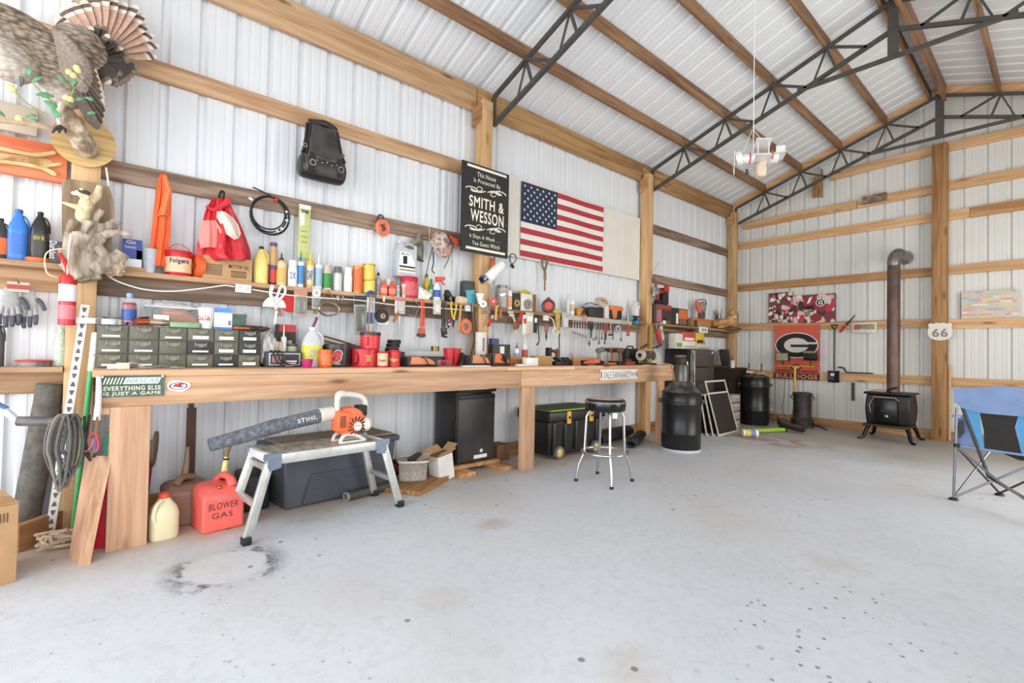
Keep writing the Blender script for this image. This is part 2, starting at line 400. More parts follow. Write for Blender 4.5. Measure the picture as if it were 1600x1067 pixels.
# wall_back
wb = setting('wall_back')
for a, c in srange(-4.3, 1.9, .948, -1.0):
    if a < RIDX < c: cuts = [(a, RIDX), (RIDX, c)]
    else: cuts = [(a, c)]
    for a2, c2 in cuts: sheet(wb, a2, c2, lambda s, d: (s, WY1 + d, 0), lambda s, d: (s, WY1 + d, roofz(s) - .005), SHEET2, -1.02)
def bboard(x0, x1, za0, za1, h, m=OX, y0=9.615, y1=9.655, name='girt'):
    b = B(); b.add([(x0, y0, za0), (x1, y0, za1), (x1, y1, za1), (x0, y1, za0), (x0, y0, za0 + h), (x1, y0, za1 + h), (x1, y1, za1 + h), (x0, y1, za0 + h)],
                   [(0, 1, 5, 4), (1, 2, 6, 5), (2, 3, 7, 6), (3, 0, 4, 7), (4, 5, 6, 7), (3, 2, 1, 0)], m)
    return part(wb, name, b)
for x0, x1, a, c, h, m in ((-4.29, -1.35, 0, 0, .13, OXD), (-1.17, 1.88, 0, 0, .13, OXD), (-4.29, -1.27, .795, .80, .135, OX), (-1.26, 1.88, .795, .79, .135, OX),
                           (-4.29, -1.27, 1.685, 1.675, .135, OX), (-1.26, 1.88, 1.66, 1.65, .135, OX), (-4.29, -1.27, 2.455, 2.46, .135, OXD), (-1.26, 1.88, 2.462, 2.47, .135, OX),
                           (-4.29, -1.27, 3.29, 3.29, .138, OX), (-1.26, -.95, 3.275, 3.28, .138, OX), (-.945, 1.88, 3.275, 3.29, .15, OXD),
                           (-4.2, -2.33, 3.67, 3.70, .14, OX), (-2.32, -1.27, 3.70, 3.72, .14, OX), (-1.26, 1.4, 3.725, 3.74, .14, OX), (-2.7, -1.27, 4.27, 4.32, .135, OX), (-1.26, .3, 4.32, 4.3, .135, OX)):
    bboard(x0, x1, a, c, h, m)
bboard(-2.24, -1.92, 3.735, 3.745, .13, OLD, 9.575, 9.613, 'splice_board')
b = B(); b.ext(-2.98, -2.84, 9.57, 9.61, 4.02, 4.38, OSZ2); b.ext(-2.86, -2.83, 9.575, 9.61, 4.0, 4.5, OLD); part(wb, 'scab_board', b)
b = B(); b.ext(-1.348, -1.176, 9.46, 9.612, 0, 4.42, OSZ2, bev=.005); part(wb, 'post', b)
# ceiling
ce = setting('ceiling')
for a, c in srange(WY0, WY1 + .03, .948, 1.0):
    sheet(ce, a, c, lambda s, d: (-4.42, s, roofz(-4.42) + d), lambda s, d: (RIDX, s, RIDZ + d), SHEET)
    sheet(ce, a, c, lambda s, d: (1.9, s, roofz(1.9) + d), lambda s, d: (RIDX, s, RIDZ + d), SHEET)
PURL = wood('#a07a55', '#755237', 'y')
PX = [-3.66, -3.06, -2.47, -1.87]
for x in PX + [-.62, -.02, .6, 1.2]: board(ce, 'purlin', x - .02, x + .02, WY0, 9.26, roofz(x) - .145, roofz(x) - .012, PURL)
board(ce, 'purlin', -1.36, -1.325, WY0, 9.26, roofz(-1.34) - .13, roofz(-1.34) - .012, PURL)
board(ce, 'ridge_board', -1.20, -1.155, WY0, 9.26, RIDZ - .26, RIDZ - .03, PURL)
board(ce, 'foam_strip', -1.232, -1.205, WY0, 9.26, RIDZ - .10, RIDZ - .012, mt('#e3b9b4', .9))
for s, xe in ((-1, -4.22), (1, 1.75)):
    b = B(); x0, x1 = (xe, RIDX - .03) if s < 0 else (RIDX + .08, xe)
    b.add([(x0, 9.27, roofz(x0) - .145), (x1, 9.27, roofz(x1) - .145), (x1, 9.31, roofz(x1) - .145), (x0, 9.31, roofz(x0) - .145)] + [(x0, 9.27, roofz(x0) - .006), (x1, 9.27, roofz(x1) - .006), (x1, 9.31, roofz(x1) - .006), (x0, 9.31, roofz(x0) - .006)],
          [(0, 1, 5, 4), (1, 2, 6, 5), (2, 3, 7, 6), (3, 0, 4, 7), (4, 5, 6, 7), (3, 2, 1, 0)], OX); part(ce, 'rafter_board', b)
# unseen wall_right with two door openings added to let daylight in, wall_front with one
wr = setting('wall_right')
for a, c, z0 in ((WY0, -3.1, 0), (1.7, 4.6, 0), (7.8, WY1, 0), (-3.1, 1.7, 3.4), (4.6, 7.8, 3.3)):
    b = B(); b.ext(1.9, 1.93, a, c, z0, 4.1, SHEET2); part(wr, 'steel_sheet', b)
wf = setting('wall_front')
for a, c, z0, z1 in ((-4.3, -4.15, 0, 4.1), (.95, 1.9, 0, 4.1), (-4.3, 1.9, 3.4, 4.1)):
    b = B(); b.ext(a, c, WY0 - .03, WY0, z0, z1, SHEET2); part(wf, 'steel_sheet', b)
# steel trusses
STL = mt('#5d5a55', .55, .5, .2, 9)
def bar(b, p, q, t, m, t2=None):
    p, q = Vector(p), Vector(q); d = q - p
    b.box((p + q) / 2, (d.length, t, t2 or t), m, rot=(0, -math.atan2(d.z, math.hypot(d.x, d.y)), math.atan2(d.y, d.x)))
def truss(y, label):
    T = root('roof_truss', label, 'truss', (RIDX, y, 4), 0, 'steel roof trusses')
    for s in (-1, 1):
        X = lambda x: RIDX + s * x
        top = lambda x: roofz(X(x)) - .165
        bot = lambda x: top(x) - .315
        xe = 2.94
        b = B(); bar(b, (X(.0), y, top(0)), (X(xe), y, top(xe)), .038, STL); part(T, 'top_chord', b, world=True)
        b = B(); bar(b, (X(.0), y, bot(0)), (X(xe), y, bot(xe)), .042, STL); part(T, 'bottom_chord', b, world=True)
        b = B(); bar(b, (X(xe), y, bot(xe)), (X(xe), y, top(xe)), .04, STL); part(T, 'end_post', b, world=True)
        for px in (.63, 1.23, 1.83, 2.43):
            for d, w_ in ((.14, .018), (-.10, .024)):
                if px == 1.83 or d > 0 or px in (.63, 2.43, 1.23):
                    b = B(); bar(b, (X(px), y + .012, top(px)), (X(px + d), y + .012, bot(px + d)), w_, STL); part(T, 'web_rod', b, world=True)
            b = B(); bar(b, (X(px), y - .012, top(px) + .01), (X(px - .40), y - .012, bot(px - .40)), .018, STL, .03); part(T, 'purlin_brace', b, world=True)
    b = B(); b.ext(RIDX - .045, RIDX + .045, y - .03, y + .03, 4.44, RIDZ - .15, STL); part(T, 'king_plate', b, world=True)
    zt = 4.43; b = B(); bar(b, (RIDX - .93, y, zt), (RIDX + .93, y, zt), .04, STL); part(T, 'tie_bar', b, world=True)
    return T
truss(3.285, 'dark steel roof truss bolted to the post behind the black Wesson sign')
truss(6.40, 'dark steel roof truss on the post beside the white board and flag')
truss(9.225, 'dark steel roof truss under the gable end at the stove wall')

# ------------------------------------------------------------------ workbench
BT = 1.044
PB = wood('#d9b08c', '#bd8f69', 'y', 1, 1); PBZ = wood('#d2a786', '#b78a68', 'z'); 
wbn = root('workbench', 'long pine workbench built along the metal wall with plank legs', 'workbench', (-3.9, 3, 0))
for k in range(3):
    b = B(); x0 = -4.255 + k * .216; b.ext(x0, x0 + .213, .004, 6.12, BT - .04, BT, PB, bev=.004); part(wbn, 'top_board', b, world=True)
for a, c in ((.02, 3.26), (3.265, 6.11)):
    b = B(); b.ext(-3.652, -3.61, a, c, .832, BT - .041, PB, bev=.004); part(wbn, 'apron_board', b, world=True)
for a, c, z in ((.087, .277, 0), (3.28, 3.467, 0), (5.75, 5.9, 0)):
    b = B(); b.ext(-3.655, -3.612, a, c, z, .831, PBZ, bev=.004); part(wbn, 'leg', b, world=True)
b = B(); b.ext(-3.69, -3.612, .03, .085, .79, .831, PB); part(wbn, 'end_block', b, world=True)
b = B(); b.ext(-3.609, -3.595, 3.08, 4.05, 1.008, 1.034, wood('#efd0a2', '#ddb685', 'y', 1, 0)); part(wbn, 'trim_strip', b, world=True)
for y in (.6, 2.2, 3.9, 5.4):
    b = B(); b.ext(-4.22, -3.66, y - .02, y + .02, .9, BT - .041, PB); part(wbn, 'cross_brace', b, world=True)

# shelves
def shelf(name, label, y0, y1, x1=-4.12, m=OSUN, z=1.688):
    b = B(); b.ext(WX + .005, x1, y0, y1, z - .034, z, m, bev=.003)
    return solo(name, label, 'shelf', b, (-4.2, (y0 + y1) / 2, z), world=True)
SH = 1.688
shelf('plank_shelf', 'plank shelf on the wall girt holding blue and black jugs', -1.6, -.135)
shelf('plank_shelf', 'long plank shelf of spray cans and caulk above the workbench', .016, 3.09)
shelf('plank_shelf', 'plank shelf over the grinder with a metal front edge', 3.245, 6.21, -4.10, ODK, 1.664)
b = B(); b.ext(-4.10, -4.085, 4.45, 5.8, 1.60, 1.656, mt('#d5d2ca', .35, .6)); b.ext(-4.105, -4.085, 4.45, 5.8, 1.654, 1.66, mt('#bdb9b0', .35, .6))
solo('aluminum_edge_strip', 'aluminum edge strip screwed along the plank shelf above hanging wrenches', 'metal strip', b, (-4.09, 5.1, 1.63), world=True)
shelf('plank_shelf', 'dark plank shelf in the far corner holding the fox mount', 6.36, 9.085, -4.02, ODK, 1.655)
shelf('plank_shelf', 'low plank shelf with the green glass bottle and tape measure', -1.6, -.135, -4.10, OSUN, 1.046)
# ------------------------------------------------------------------ shared colours
BLK = mt('#1c1b1a', .5); BLKG = mt('#141414', .22, 0, .05); CHR = mt('#c9cacb', .18, 1, .05); STEEL = mt('#9a9a98', .35, .9, .2); DKS = mt('#4a4845', .45, .7, .25)
WHT = mt('#efeeea', .45, 0, .05); RED = mt('#c8211f', .35, 0, .06); ORG = mt('#ea6a35', .45, 0, .1); YEL = mt('#e8c531', .4, 0, .08); BLU = mt('#2f62a8', .4); GRN = mt('#3f8a4f', .4)
CARD = mt('#c39a6e', .85, 0, .1, 12); PAPER = mt('#f1efe8', .8, 0, .03); GRY = mt('#8b8b89', .5); CLR = mt('#e4e8ea', .15, 0, 0, 1, .45); INK = mt('#23211f', .7, 0, 0); CREAM = mt('#f0ead6', .6, 0, .03)
BRASS = mt('#b08a45', .3, .9); HNDL = wood('#c99a63', '#a87644', 'z', 2, 0)

# ------------------------------------------------------------------ flat things on the walls
def wallbox(px0, px1, pt, pb, x):
    a, c = at(px0, (pt + pb) / 2, x=x), at(px1, (pt + pb) / 2, x=x)
    mid = (px0 + px1) / 2
    return Vector((x, (a.y + c.y) / 2, (at(mid, pt, x=x).z + at(mid, pb, x=x).z) / 2)), c.y - a.y, at(mid, pt, x=x).z - at(mid, pb, x=x).z
def scroll(b, cx, z, w_, h_, m, y, flip=1):
    for s in (-1, 1):
        P = []
        for k in range(26):
            t = k / 25; a = t * 1.9 * PI
            r = (1 - t * .72) * .30
            P.append((cx + s * w_ * (.5 - .30 * 0 - .18 + r * math.cos(a) * .55), y, z - s * flip * h_ * .18 + r * h_ * 1.1 * math.sin(a)))
        b.tube(P, .006, m, 5)
        P = [(cx + s * w_ * (.02 + .36 * t), y, z + s * flip * h_ * (-.28 * math.sin(t * PI * .9) + .02)) for t in [k / 10 for k in range(11)]]
        b.tube(P, [.004 + .006 * math.sin(k / 10 * PI) for k in range(11)], m, 5)
        P = [(cx + s * w_ * (.16 + .06 * math.cos(a)), y, z + s * flip * h_ * (.12 + .2 * math.sin(a))) for a in [k * .45 for k in range(12)]]
        b.tube(P, .004, m, 5)
# black sign
T = root('wall_sign', 'black sign with cream lettering about a house protected by Smith and Wesson', 'sign', (-4.095, 3.14, 2.69), LW)
b = B(); b.box((0, 0, 0), (.63, .02, .935), mt('#2a2927', .6, 0, .2, 14)); part(T, 'board', b)
b = B(); b.box((.01, -.011, .435), (.53, .003, .026), CREAM); b.box((.01, -.011, -.425), (.53, .003, .026), CREAM); part(T, 'rule_line', b)['kind'] = 'stuff'
b = B(); b.text('This House', .25, .05, 0, .365, CREAM, -.0125); b.text('Is Protected By', .36, .056, .01, .29, CREAM, -.0125)
b.text('SMITH &', .47, .118, .01, .07, CREAM, -.0125, bold=.02); b.text('WESSON', .45, .128, .02, -.075, CREAM, -.0125, bold=.02)
b.text('6 Days A Week . . .', .42, .052, 0, -.30, CREAM, -.0125); b.text('You Guess Which', .37, .046, .01, -.365, CREAM, -.0125); part(T, 'lettering', b)
b = B(); scroll(b, .0, .205, .56, .10, CREAM, -.012, -1); scroll(b, 0, -.20, .56, .10, CREAM, -.012, -1); part(T, 'scrollwork', b)
# white board, flag
b = B(); b.ext(-4.262, -4.245, 3.42, 6.20, 2.30, 3.235, mt('#e3ddd2', .7, 0, .05, 5)); solo('hardboard_sheet', 'plain cream hardboard panel fixed behind the flag', 'panel', b, (-4.25, 4.8, 2.77), world=True)
T = root('american_flag', 'American flag with stars and stripes pinned on the cream panel', 'flag', (-4.235, 4.535, 2.765), LW)
FR, FWH, FB = mt('#b23a40', .8, 0, .1, 16), mt('#e9e3da', .8, 0, .05, 16), mt('#2b3650', .8, 0, .12, 16)
fw_, fh_ = 1.53, .885
def wav(x, z): return -.006 - .006 * math.sin(x * 9 + z * 4) * (x / fw_ + .5) - .004 * math.sin(z * 21 + x * 5) * (x / fw_ + .5)
for k in range(13):
    b = B(); z1 = fh_ / 2 - k * fh_ / 13; z0 = z1 - fh_ / 13
    x0 = -fw_ / 2 + (.4 * fw_ if k < 7 else 0)
    def fn(u, v):
        x = x0 + (fw_ / 2 - x0) * u; e = (rnd.random() - .5) * .012 if u == 1 else 0
        return (x + e, wav(x, z0 + (z1 - z0) * v), z0 + (z1 - z0) * v)
    b.grid(fn, 22, 2, FR if k % 2 == 0 else FWH); part(T, 'stripe', b)
b = B(); cz0 = fh_ / 2 - 7 * fh_ / 13
b.grid(lambda u, v: (-fw_ / 2 + .4 * fw_ * u, wav(-fw_ / 2 + .4 * fw_ * u, cz0 + (fh_ / 2 - cz0) * v) - .0005, cz0 + (fh_ / 2 - cz0) * v), 8, 5, FB); part(T, 'canton', b)
b = B(); cw, ch = .4 * fw_, fh_ / 2 - cz0
for r in range(9):
    for c in range(6 if r % 2 == 0 else 5):
        sx = -fw_ / 2 + cw * ((c * 2 + 1 + (r % 2)) / 12); sz = fh_ / 2 - ch * (r + 1) / 10
        pl = [(sx + (.021 if k % 2 == 0 else .0085) * math.sin(k * PI / 5), sz + (.021 if k % 2 == 0 else .0085) * math.cos(k * PI / 5)) for k in range(10)]
        y = wav(sx, sz) - .006
        b.add([(p, y, q) for p, q in pl], [list(range(10))[::-1]], FWH)
part(T, 'stars', b)['kind'] = 'stuff'
# apron signs
c, w_, h_ = wallbox(161, 252, 586, 620, -3.607); T = root('painted_sign', 'green painted plank sign reading EVERYTHING ELSE IS JUST A GAME', 'sign', c, LW)
SG = blotch('#3c4d45', '#5a6b60', 9, .7)
w_, h_ = .30, .125
b = B(); b.box((0, 0, 0), (w_, .008, h_), SG); part(T, 'board', b)
PC = mt('#d8e0c4', .7, 0, .1, 20); PB2 = mt('#8fb4b8', .7, 0, .1, 20)
b = B()
for k in range(6): b.prism([(-.138 + k * .015, .012), (-.131 + k * .015, .012), (-.119 + k * .015, .05), (-.126 + k * .015, .05)], -.006, -.004, PC)
b.prism([(-.048, .012), (.12, .012), (.134, .05), (-.034, .05)], -.006, -.004, PC)
b.text('NASCAR', .155, .03, .044, .031, PB2, -.0065, slant=.3, bold=.02)
b.text('EVERYTHING ELSE', .265, .026, 0, -.012, PC, -.006, bold=.025); b.text('IS JUST A GAME', .265, .026, 0, -.045, PC, -.006, bold=.025); part(T, 'lettering', b)
b = B()
for sx in (-1, 1): b.lathe([(.007, 0), (.006, .004), (0, .005)], WHT, 8, Matrix.Translation((sx * .14, -.004, .055)) @ Matrix.Rotation(R(90), 4, 'X'))
part(T, 'screws', b)['kind'] = 'stuff'
c, w_, h_ = wallbox(261, 296, 593, 613, -3.607); T = root('team_sticker', 'round white sticker with a red and blue letter mountain emblem', 'sticker', c, LW)
b = B(); pl = [(.06 * math.cos(a) * (1 + .08 * math.sin(3 * a + 1)), .034 * math.sin(a) * (1 + .12 * math.sin(4 * a))) for a in [k * 2 * PI / 28 for k in range(28)]]
b.prism(pl, -.002, .0, WHT); part(T, 'backing', b)
b = B(); b.ring((0, -.003, 0), (0, 1, 0), .026, .031, .001, mt('#3a4a66', .6)); b.v = [Vector((v.x * 1.55, v.y, v.z * .72)) for v in b.v]
b.prism([(-.03, -.004), (-.014, .016), (-.004, .010), (.004, .022), (.03, .012), (.012, .004), (.02, -.004)], -.004, -.0025, mt('#c0392f', .6))
b.prism([(-.012, -.006), (.012, .002), (.03, -.002), (.012, -.012)], -.004, -.0025, mt('#9aa4ae', .6)); part(T, 'emblem', b)
T = root('street_sign', 'white street sign reading DALE EARNHARDT BLVD on the bench apron', 'sign', (-3.602, 4.88, .938), LW)
b = B(); pl = []
b.box((0, 0, 0), (.75, .006, .125), mt('#e9e6dd', .5), bev=.002); part(T, 'plate', b)
b = B(); b.text('DALE EARNHARDT', .53, .08, -.05, -.004, INK, -.0045, bold=-.012); b.text('BLVD', .105, .036, .285, 0, INK, -.0045)
for s in (-1, 1): b.prism([(s * .365, .045), (s * .345, .02), (s * .352, 0), (s * .345, -.02), (s * .365, -.045)], -.0045, -.0035, INK)
part(T, 'lettering', b)

# ------------------------------------------------------------------ olive drawer unit
T = root('parts_drawer_cabinet', 'olive green metal cabinet of eighteen small parts drawers', 'cabinet', (-3.9, .477, BT), LW)
OL = mt('#6c6a5b', .5, .2, .18, 14); OLD2 = mt('#3b3c3d', .5, .2, .15, 14)
W_, H_ = .918, .27
b = B(); b.ext(-W_ / 2, W_ / 2, .02, .28, .002, H_ - .003, OL); part(T, 'carcass', b)
edges = [152, 200, 247.7, 291.8, 334, 372.4, 407]
xs = [(at(e, 545, x=-3.9).y - .477) for e in edges]
dark = {(3, 1), (5, 0), (5, 1), (4, 2)}
for cI in range(6):
    for r in range(3):
        x0, x1 = xs[cI] + .004, xs[cI + 1] - .004; z1 = H_ - r * H_ / 3 - .004; z0 = z1 - H_ / 3 + .007; mx = (x0 + x1) / 2; dw = x1 - x0
        m_ = OLD2 if (cI, r) in dark else OL
        b = B(); b.ext(x0, x1, 0, .24, z0, z1, m_, bev=.002); d = part(T, 'drawer', b)
        b = B(); b.box((mx - .032, -.006, z1 - .018), (.005, .014, .026), mt('#8f8e7e', .4, .5)); b.box((mx + .032, -.006, z1 - .018), (.005, .014, .026), mt('#8f8e7e', .4, .5))
        b.grid(lambda u, v: (mx - .032 + .064 * u, -.010 - .006 * v, z1 - .012 - v * (.014 + .012 * math.sin(PI * u))), 8, 2, mt('#8f8e7e', .35, .5)); part(d, 'handle', b)
        if (cI, r) not in {(1, 0), (2, 1), (2, 2)}:
            lh = .022 if cI > 2 and (cI, r) not in {(3, 1), (3, 2), (4, 2)} else .012
            b = B(); b.box((mx - (.01 if cI < 1 else 0), -.001, z0 + .012 + lh / 2), (dw * .62, .002, lh), PAPER); part(d, 'label_card', b)

# ------------------------------------------------------------------ bottles, cans and jars
def prof(k, r, h):
    P = {
     'spray': [('body', [(0, .9), (.015, 1), (.70, 1), (.745, .86), (.755, .8)], 0), ('label', [(.08, 1.012), (.66, 1.012)], 1), ('cap', [(.745, .88), (.97, .87), (1, .8)], 2)],
     'caulk': [('body', [(0, 1), (.70, 1), (.702, .95), (.715, .5)], 0), ('label', [(.1, 1.012), (.6, 1.012)], 1), ('nozzle', [(.71, .42), (.75, .3), (1, .1)], 2)],
     'can': [('body', [(0, 1), (.02, 1.02), (.04, 1), (.95, 1), (.97, 1.03), (1, 1.03), (1, .93), (.98, .93), (.98, 0)], 0), ('label', [(.1, 1.012), (.88, 1.012)], 1)],
     'tub': [('body', [(0, .9), (.03, .95), (.8, 1), (.82, 1)], 0), ('label', [(.12, .985), (.72, 1.012)], 1), ('lid', [(.8, 1.05), (.97, 1.05), (1, 1), (1, .0)], 2)],
     'bottle': [('body', [(0, .92), (.03, 1), (.62, 1), (.72, .85), (.82, .42), (.86, .36), (.9, .36)], 0), ('label', [(.16, 1.015), (.5, 1.015)], 1), ('cap', [(.88, .45), (.98, .44), (1, .38)], 2)],
     'glue': [('body', [(0, .92), (.03, 1), (.6, 1), (.7, .9), (.75, .5), (.78, .42)], 0), ('label', [(.1, 1.015), (.55, 1.015)], 1), ('nozzle', [(.77, .46), (.83, .44), (.86, .2), (1, .12)], 2)],
     'jar': [('body', [(0, .95), (.04, 1), (.86, 1)], 0), ('label', [(.15, 1.012), (.75, 1.012)], 1), ('lid', [(.84, 1.04), (.98, 1.04), (1, .98), (1, 0)], 2)],
     'cup': [('body', [(0, .72), (.97, 1), (.985, 1.05), (1, 1.03), (.99, .95), (.1, .66), (.1, 0)], 0), ('label', [(.3, .82), (.75, .94)], 1)],
    }[k]
    return [(n, [(q * r, z * h) for z, q in pr], ci) for n, pr, ci in P]
def vessel(kind, name, label, cat, u0, u1, vt, vb, x, z0=None, cols=(WHT, None, WHT), txt=None, tcol=None, group=None, sq=2, sy=1, th=.35, tz=None, rz=None, seg=18):
    um = (u0 + u1) / 2; p = at(um, vb, x=x)
    top = at(um, vt, x=x).z
    if z0 is not None: p.z = z0
    h = max(top - p.z, .02); r = rad(u0, u1, p)
    T = root(name, label, cat, p, facing(p, rnd.uniform(-.15, .15)) if rz is None else rz, group)
    for n, pr, ci in prof(kind, r, h):
        if ci < len(cols) and cols[ci] is not None:
            b = B(); b.lathe(pr, cols[ci], seg, p=sq, sy=sy); part(T, n, b)
    if txt:
        b = B()
        for i, t in enumerate(txt if isinstance(txt, (list, tuple)) else [txt]):
            n_ = len(txt) if isinstance(txt, (list, tuple)) else 1
            b.text(t, min(r * 1.45, len(t) * r * .5 + r * .3), h * th / n_ * .72, 0, h * (tz or .42) + (n_ / 2 - .5 - i) * h * th / n_, tcol or INK, wrap=r * 1.03, bold=.03)
        part(T, 'lettering', b)
    return T, p, r, h
def carton(name, label, cat, u0, u1, vt, vb, x, d, m, z0=None, faces=(), txt=None, tcol=None, rz=LW, tilt=0, group=None, lid=None, bev=.002):
    c, w_, h_ = wallbox(u0, u1, vt, vb, x); z = at((u0 + u1) / 2, vb, x=x).z
    if z0 is not None: h_ = c.z + h_ / 2 - z0; z = z0
    T = root(name, label, cat, (x, c.y, z), (0, tilt, rz) if not tilt else (0, tilt, rz), group)
    b = B(); b.ext(-w_ / 2, w_ / 2, 0, d, 0, h_, m, bev=bev); part(T, 'body', b)
    for (n, fx0, fx1, fz0, fz1, mm) in faces:
        b = B(); b.ext(w_ * (fx0 - .5), w_ * (fx1 - .5), -.0025, 0, h_ * fz0, h_ * fz1, mm); part(T, n, b)
    if txt:
        b = B()
        for (t, fw2, fh2, fx, fz) in txt: b.text(t, w_ * fw2, h_ * fh2, w_ * (fx - .5), h_ * fz, tcol or INK, -.0035)
        part(T, 'lettering', b)
    if lid:
        b = B(); b.ext(-w_ / 2 - .003, w_ / 2 + .003, -.003, d + .003, h_ * .86, h_ + .002, lid); part(T, 'lid', b)
    return T, w_, h_
def jug(name, label, u0, u1, vt, vb, x, z0, m, capm, lab=None, sy=.75, txt=None, tcol=None, liquid=None, cap_r=.28):
    um = (u0 + u1) / 2; p = at(um, vb, x=x); top = at(um, vt, x=x).z
    if z0 is not None: p.z = z0
    h = top - p.z; r = rad(u0, u1, p) * .95; T = root(name, label, 'jug', p, facing(p, rnd.uniform(-.2, .2)))
    b = B(); b.lathe([(.0, 0), (.9 * r, 0), (r, .03 * h), (r, .58 * h), (.86 * r, .70 * h), (.42 * r, .88 * h), (cap_r * r, .92 * h), (cap_r * r, .94 * h)], m, 24, sy=sy, p=3); part(T, 'body', b)
    b = B(); b.lathe([(cap_r * 1.2 * r, .93 * h), (cap_r * 1.2 * r, .99 * h), (cap_r * r, h), (0, h)], capm, 14); part(T, 'cap', b)
    b = B(); b.tube([(cap_r * r, 0, .88 * h), (.62 * r, 0, .86 * h), (.95 * r, 0, .74 * h), (1.0 * r, 0, .55 * h)], .13 * r, m, 8, smooth=4); part(T, 'handle', b)
    if lab:
        b = B(); b.lathe([(r * 1.012, .12 * h), (r * 1.012, .52 * h)], lab, 24, sy=sy * 1.0, p=3); part(T, 'label', b)
    if liquid: b = B(); b.lathe([(0, .01 * h), (.88 * r, .01 * h), (.96 * r, .05 * h), (.96 * r, .5 * h), (0, .5 * h)], liquid, 20, sy=sy, p=3); part(T, 'liquid', b)
    if txt:
        b = B()
        for i, (t, k, z) in enumerate(txt): b.text(t, r * 1.1, h * k, 0, h * z, tcol or INK, -r * sy * 1.03)
        part(T, 'lettering', b)
    return T, p, r, h
# ------------------------------------------------------------------ bay by the door: shelf items
SX = -4.2
G = mt('#d9dcde', .4)
jug('fluid_jug', 'orange label fluid jug cut off by the frame edge on the plank shelf', -14, 14, 341, 402, SX, SH, mt('#3a3836', .4), BLK, ORG)
jug('washer_fluid_jug', 'translucent blue washer fluid jug on the plank shelf', 9, 45, 327, 404, SX, SH, mt('#3f7fd0', .25, 0, .05), mt('#2c5fa8', .3), mt('#3a6fc0', .4), cap_r=.34)
jug('oil_jug', 'black oil jug with a red and yellow label beside the blue jug', 45, 77, 331, 397, SX, SH + .03, mt('#2b2a29', .3), BLK, mt('#3f3b35', .4), txt=[('80W 90', .09, .42)], tcol=mt('#d6c24a', .5))
p = at(60, 406, x=SX); b = B(); b.lathe([(0, 0), (.062, 0), (.065, .006), (.065, .024), (.06, .03), (0, .03)], ORG, 24); solo('plastic_disc', 'flat orange lid lying under the black oil jug', 'lid', b, (SX, p.y, SH))
carton('parts_box', 'grey parts box reading Duralast next to the oil jug', 'box', 78, 101, 377, 410, -4.15, .10, mt('#55565a', .6), SH, [('red_band', .55, .68, .35, .8, RED)])
T = bpy.data.objects['parts_box']
b = B(); b.text('Duralast', .11, .032, 0, 0, WHT, 0, X=Matrix.Translation((-.02, -.004, .085)) @ Matrix.Rotation(R(90), 4, 'Y')); part(T, 'lettering', b)
p = at(30, 425, x=-4.11)
# gloves
def glove(x, y, z, rz, label):
    T = root('work_glove', label, 'glove', (x, y, z), rz, 'grey work gloves on a hook')
    gm = mt('#aeadab', .9, 0, .1, 40); dm = mt('#5b5b66', .85, 0, .15, 30)
    b = B(); b.blob((0, 0, -.05), (.045, .016, .06), gm, .1, 2); b.blob((0, 0, .005), (.036, .014, .035), gm)
    part(T, 'palm', b, mods=[('REMESH', dict(mode='VOXEL', voxel_size=.006))])
    for k, (dx, ln) in enumerate(((-.034, .06), (-.012, .075), (.012, .07), (.034, .055))):
        b = B(); b.tube([(dx * .9, 0, -.08), (dx * 1.15, -.006, -.09 - ln * .7)], [.0125, .0115], gm, 8); b.tube([(dx * 1.15, -.006, -.09 - ln * .7), (dx * 1.2, -.01, -.11 - ln), (dx * 1.1, .0, -.125 - ln * 1.15)], [.0122, .011, .007], dm, 8, smooth=3); part(T, 'finger', b)
    b = B(); b.tube([(.04, 0, -.03), (.066, -.004, -.06), (.078, -.002, -.10)], [.014, .012, .009], dm, 8, smooth=3); part(T, 'thumb', b)
pg = at(24, 450, x=-4.2); glove(-4.19, pg.y - .02, pg.z - .03, LW + .12, 'grey work glove hanging in front by its tag below the blue jug')
glove(-4.22, pg.y + .055, pg.z - .03, LW - .15, 'grey work glove hanging behind its mate beside the red tag')
T = root('glove_tag', 'cardboard glove tag with a red stripe on a hook', 'tag', (-4.165, pg.y + .015, pg.z + .005), LW)
b = B(); b.box((0, 0, 0), (.095, .003, .06), mt('#cdbcae', .7)); part(T, 'card', b); b = B(); b.box((0, -.002, .0), (.095, .001, .028), mt('#b04a40', .6)); part(T, 'stripe', b)
b = B(); b.tube([(-.02, .05, .05), (-.01, .0, .045), (0, -.008, .03), (0, -.002, .02)], .004, STEEL, 6); part(T, 'hook', b)
# low shelf
p = at(94, 572, x=-4.2)
T = root('glass_bottle', 'clear green glass soda bottle filled with pale pellets on low shelf', 'bottle', (-4.19, p.y, 1.046), 0)
GL = mt('#cfe6da', .05, 0, 0, 1, .35)
b = B(); b.lathe([(.0, 0), (.038, 0), (.04, .01), (.039, .12), (.03, .18), (.016, .24), (.014, .285), (.016, .29)], GL, 24); part(T, 'glass', b)
b = B(); b.lathe([(0, .004), (.036, .006), (.035, .12), (.025, .18), (.012, .235), (0, .24)], blotch('#dfe3c8', '#a9b18a', 90, .8, .4, .6), 20); part(T, 'pellets', b)['kind'] = 'stuff'
p0, p1 = at(28, 570, x=-4.2), at(78, 570, x=-4.2)
T = root('tape_measure', 'red rimmed flat tape reel lying on the low shelf', 'tape reel', (-4.19, (p0.y + p1.y) / 2, 1.046), 0)
b = B(); b.lathe([(0, 0), (.075, 0), (.078, .01), (.078, .03), (0, .03)], mt('#8d8580', .5), 24); part(T, 'spool', b); b = B(); b.lathe([(0, .03), (.085, .03), (.088, .036), (.082, .042), (0, .043)], mt('#d5484a', .4), 24); part(T, 'rim', b)
b = B(); b.box((.06, .03, .016), (.05, .03, .03), mt('#55504e', .5)); part(T, 'clip', b)
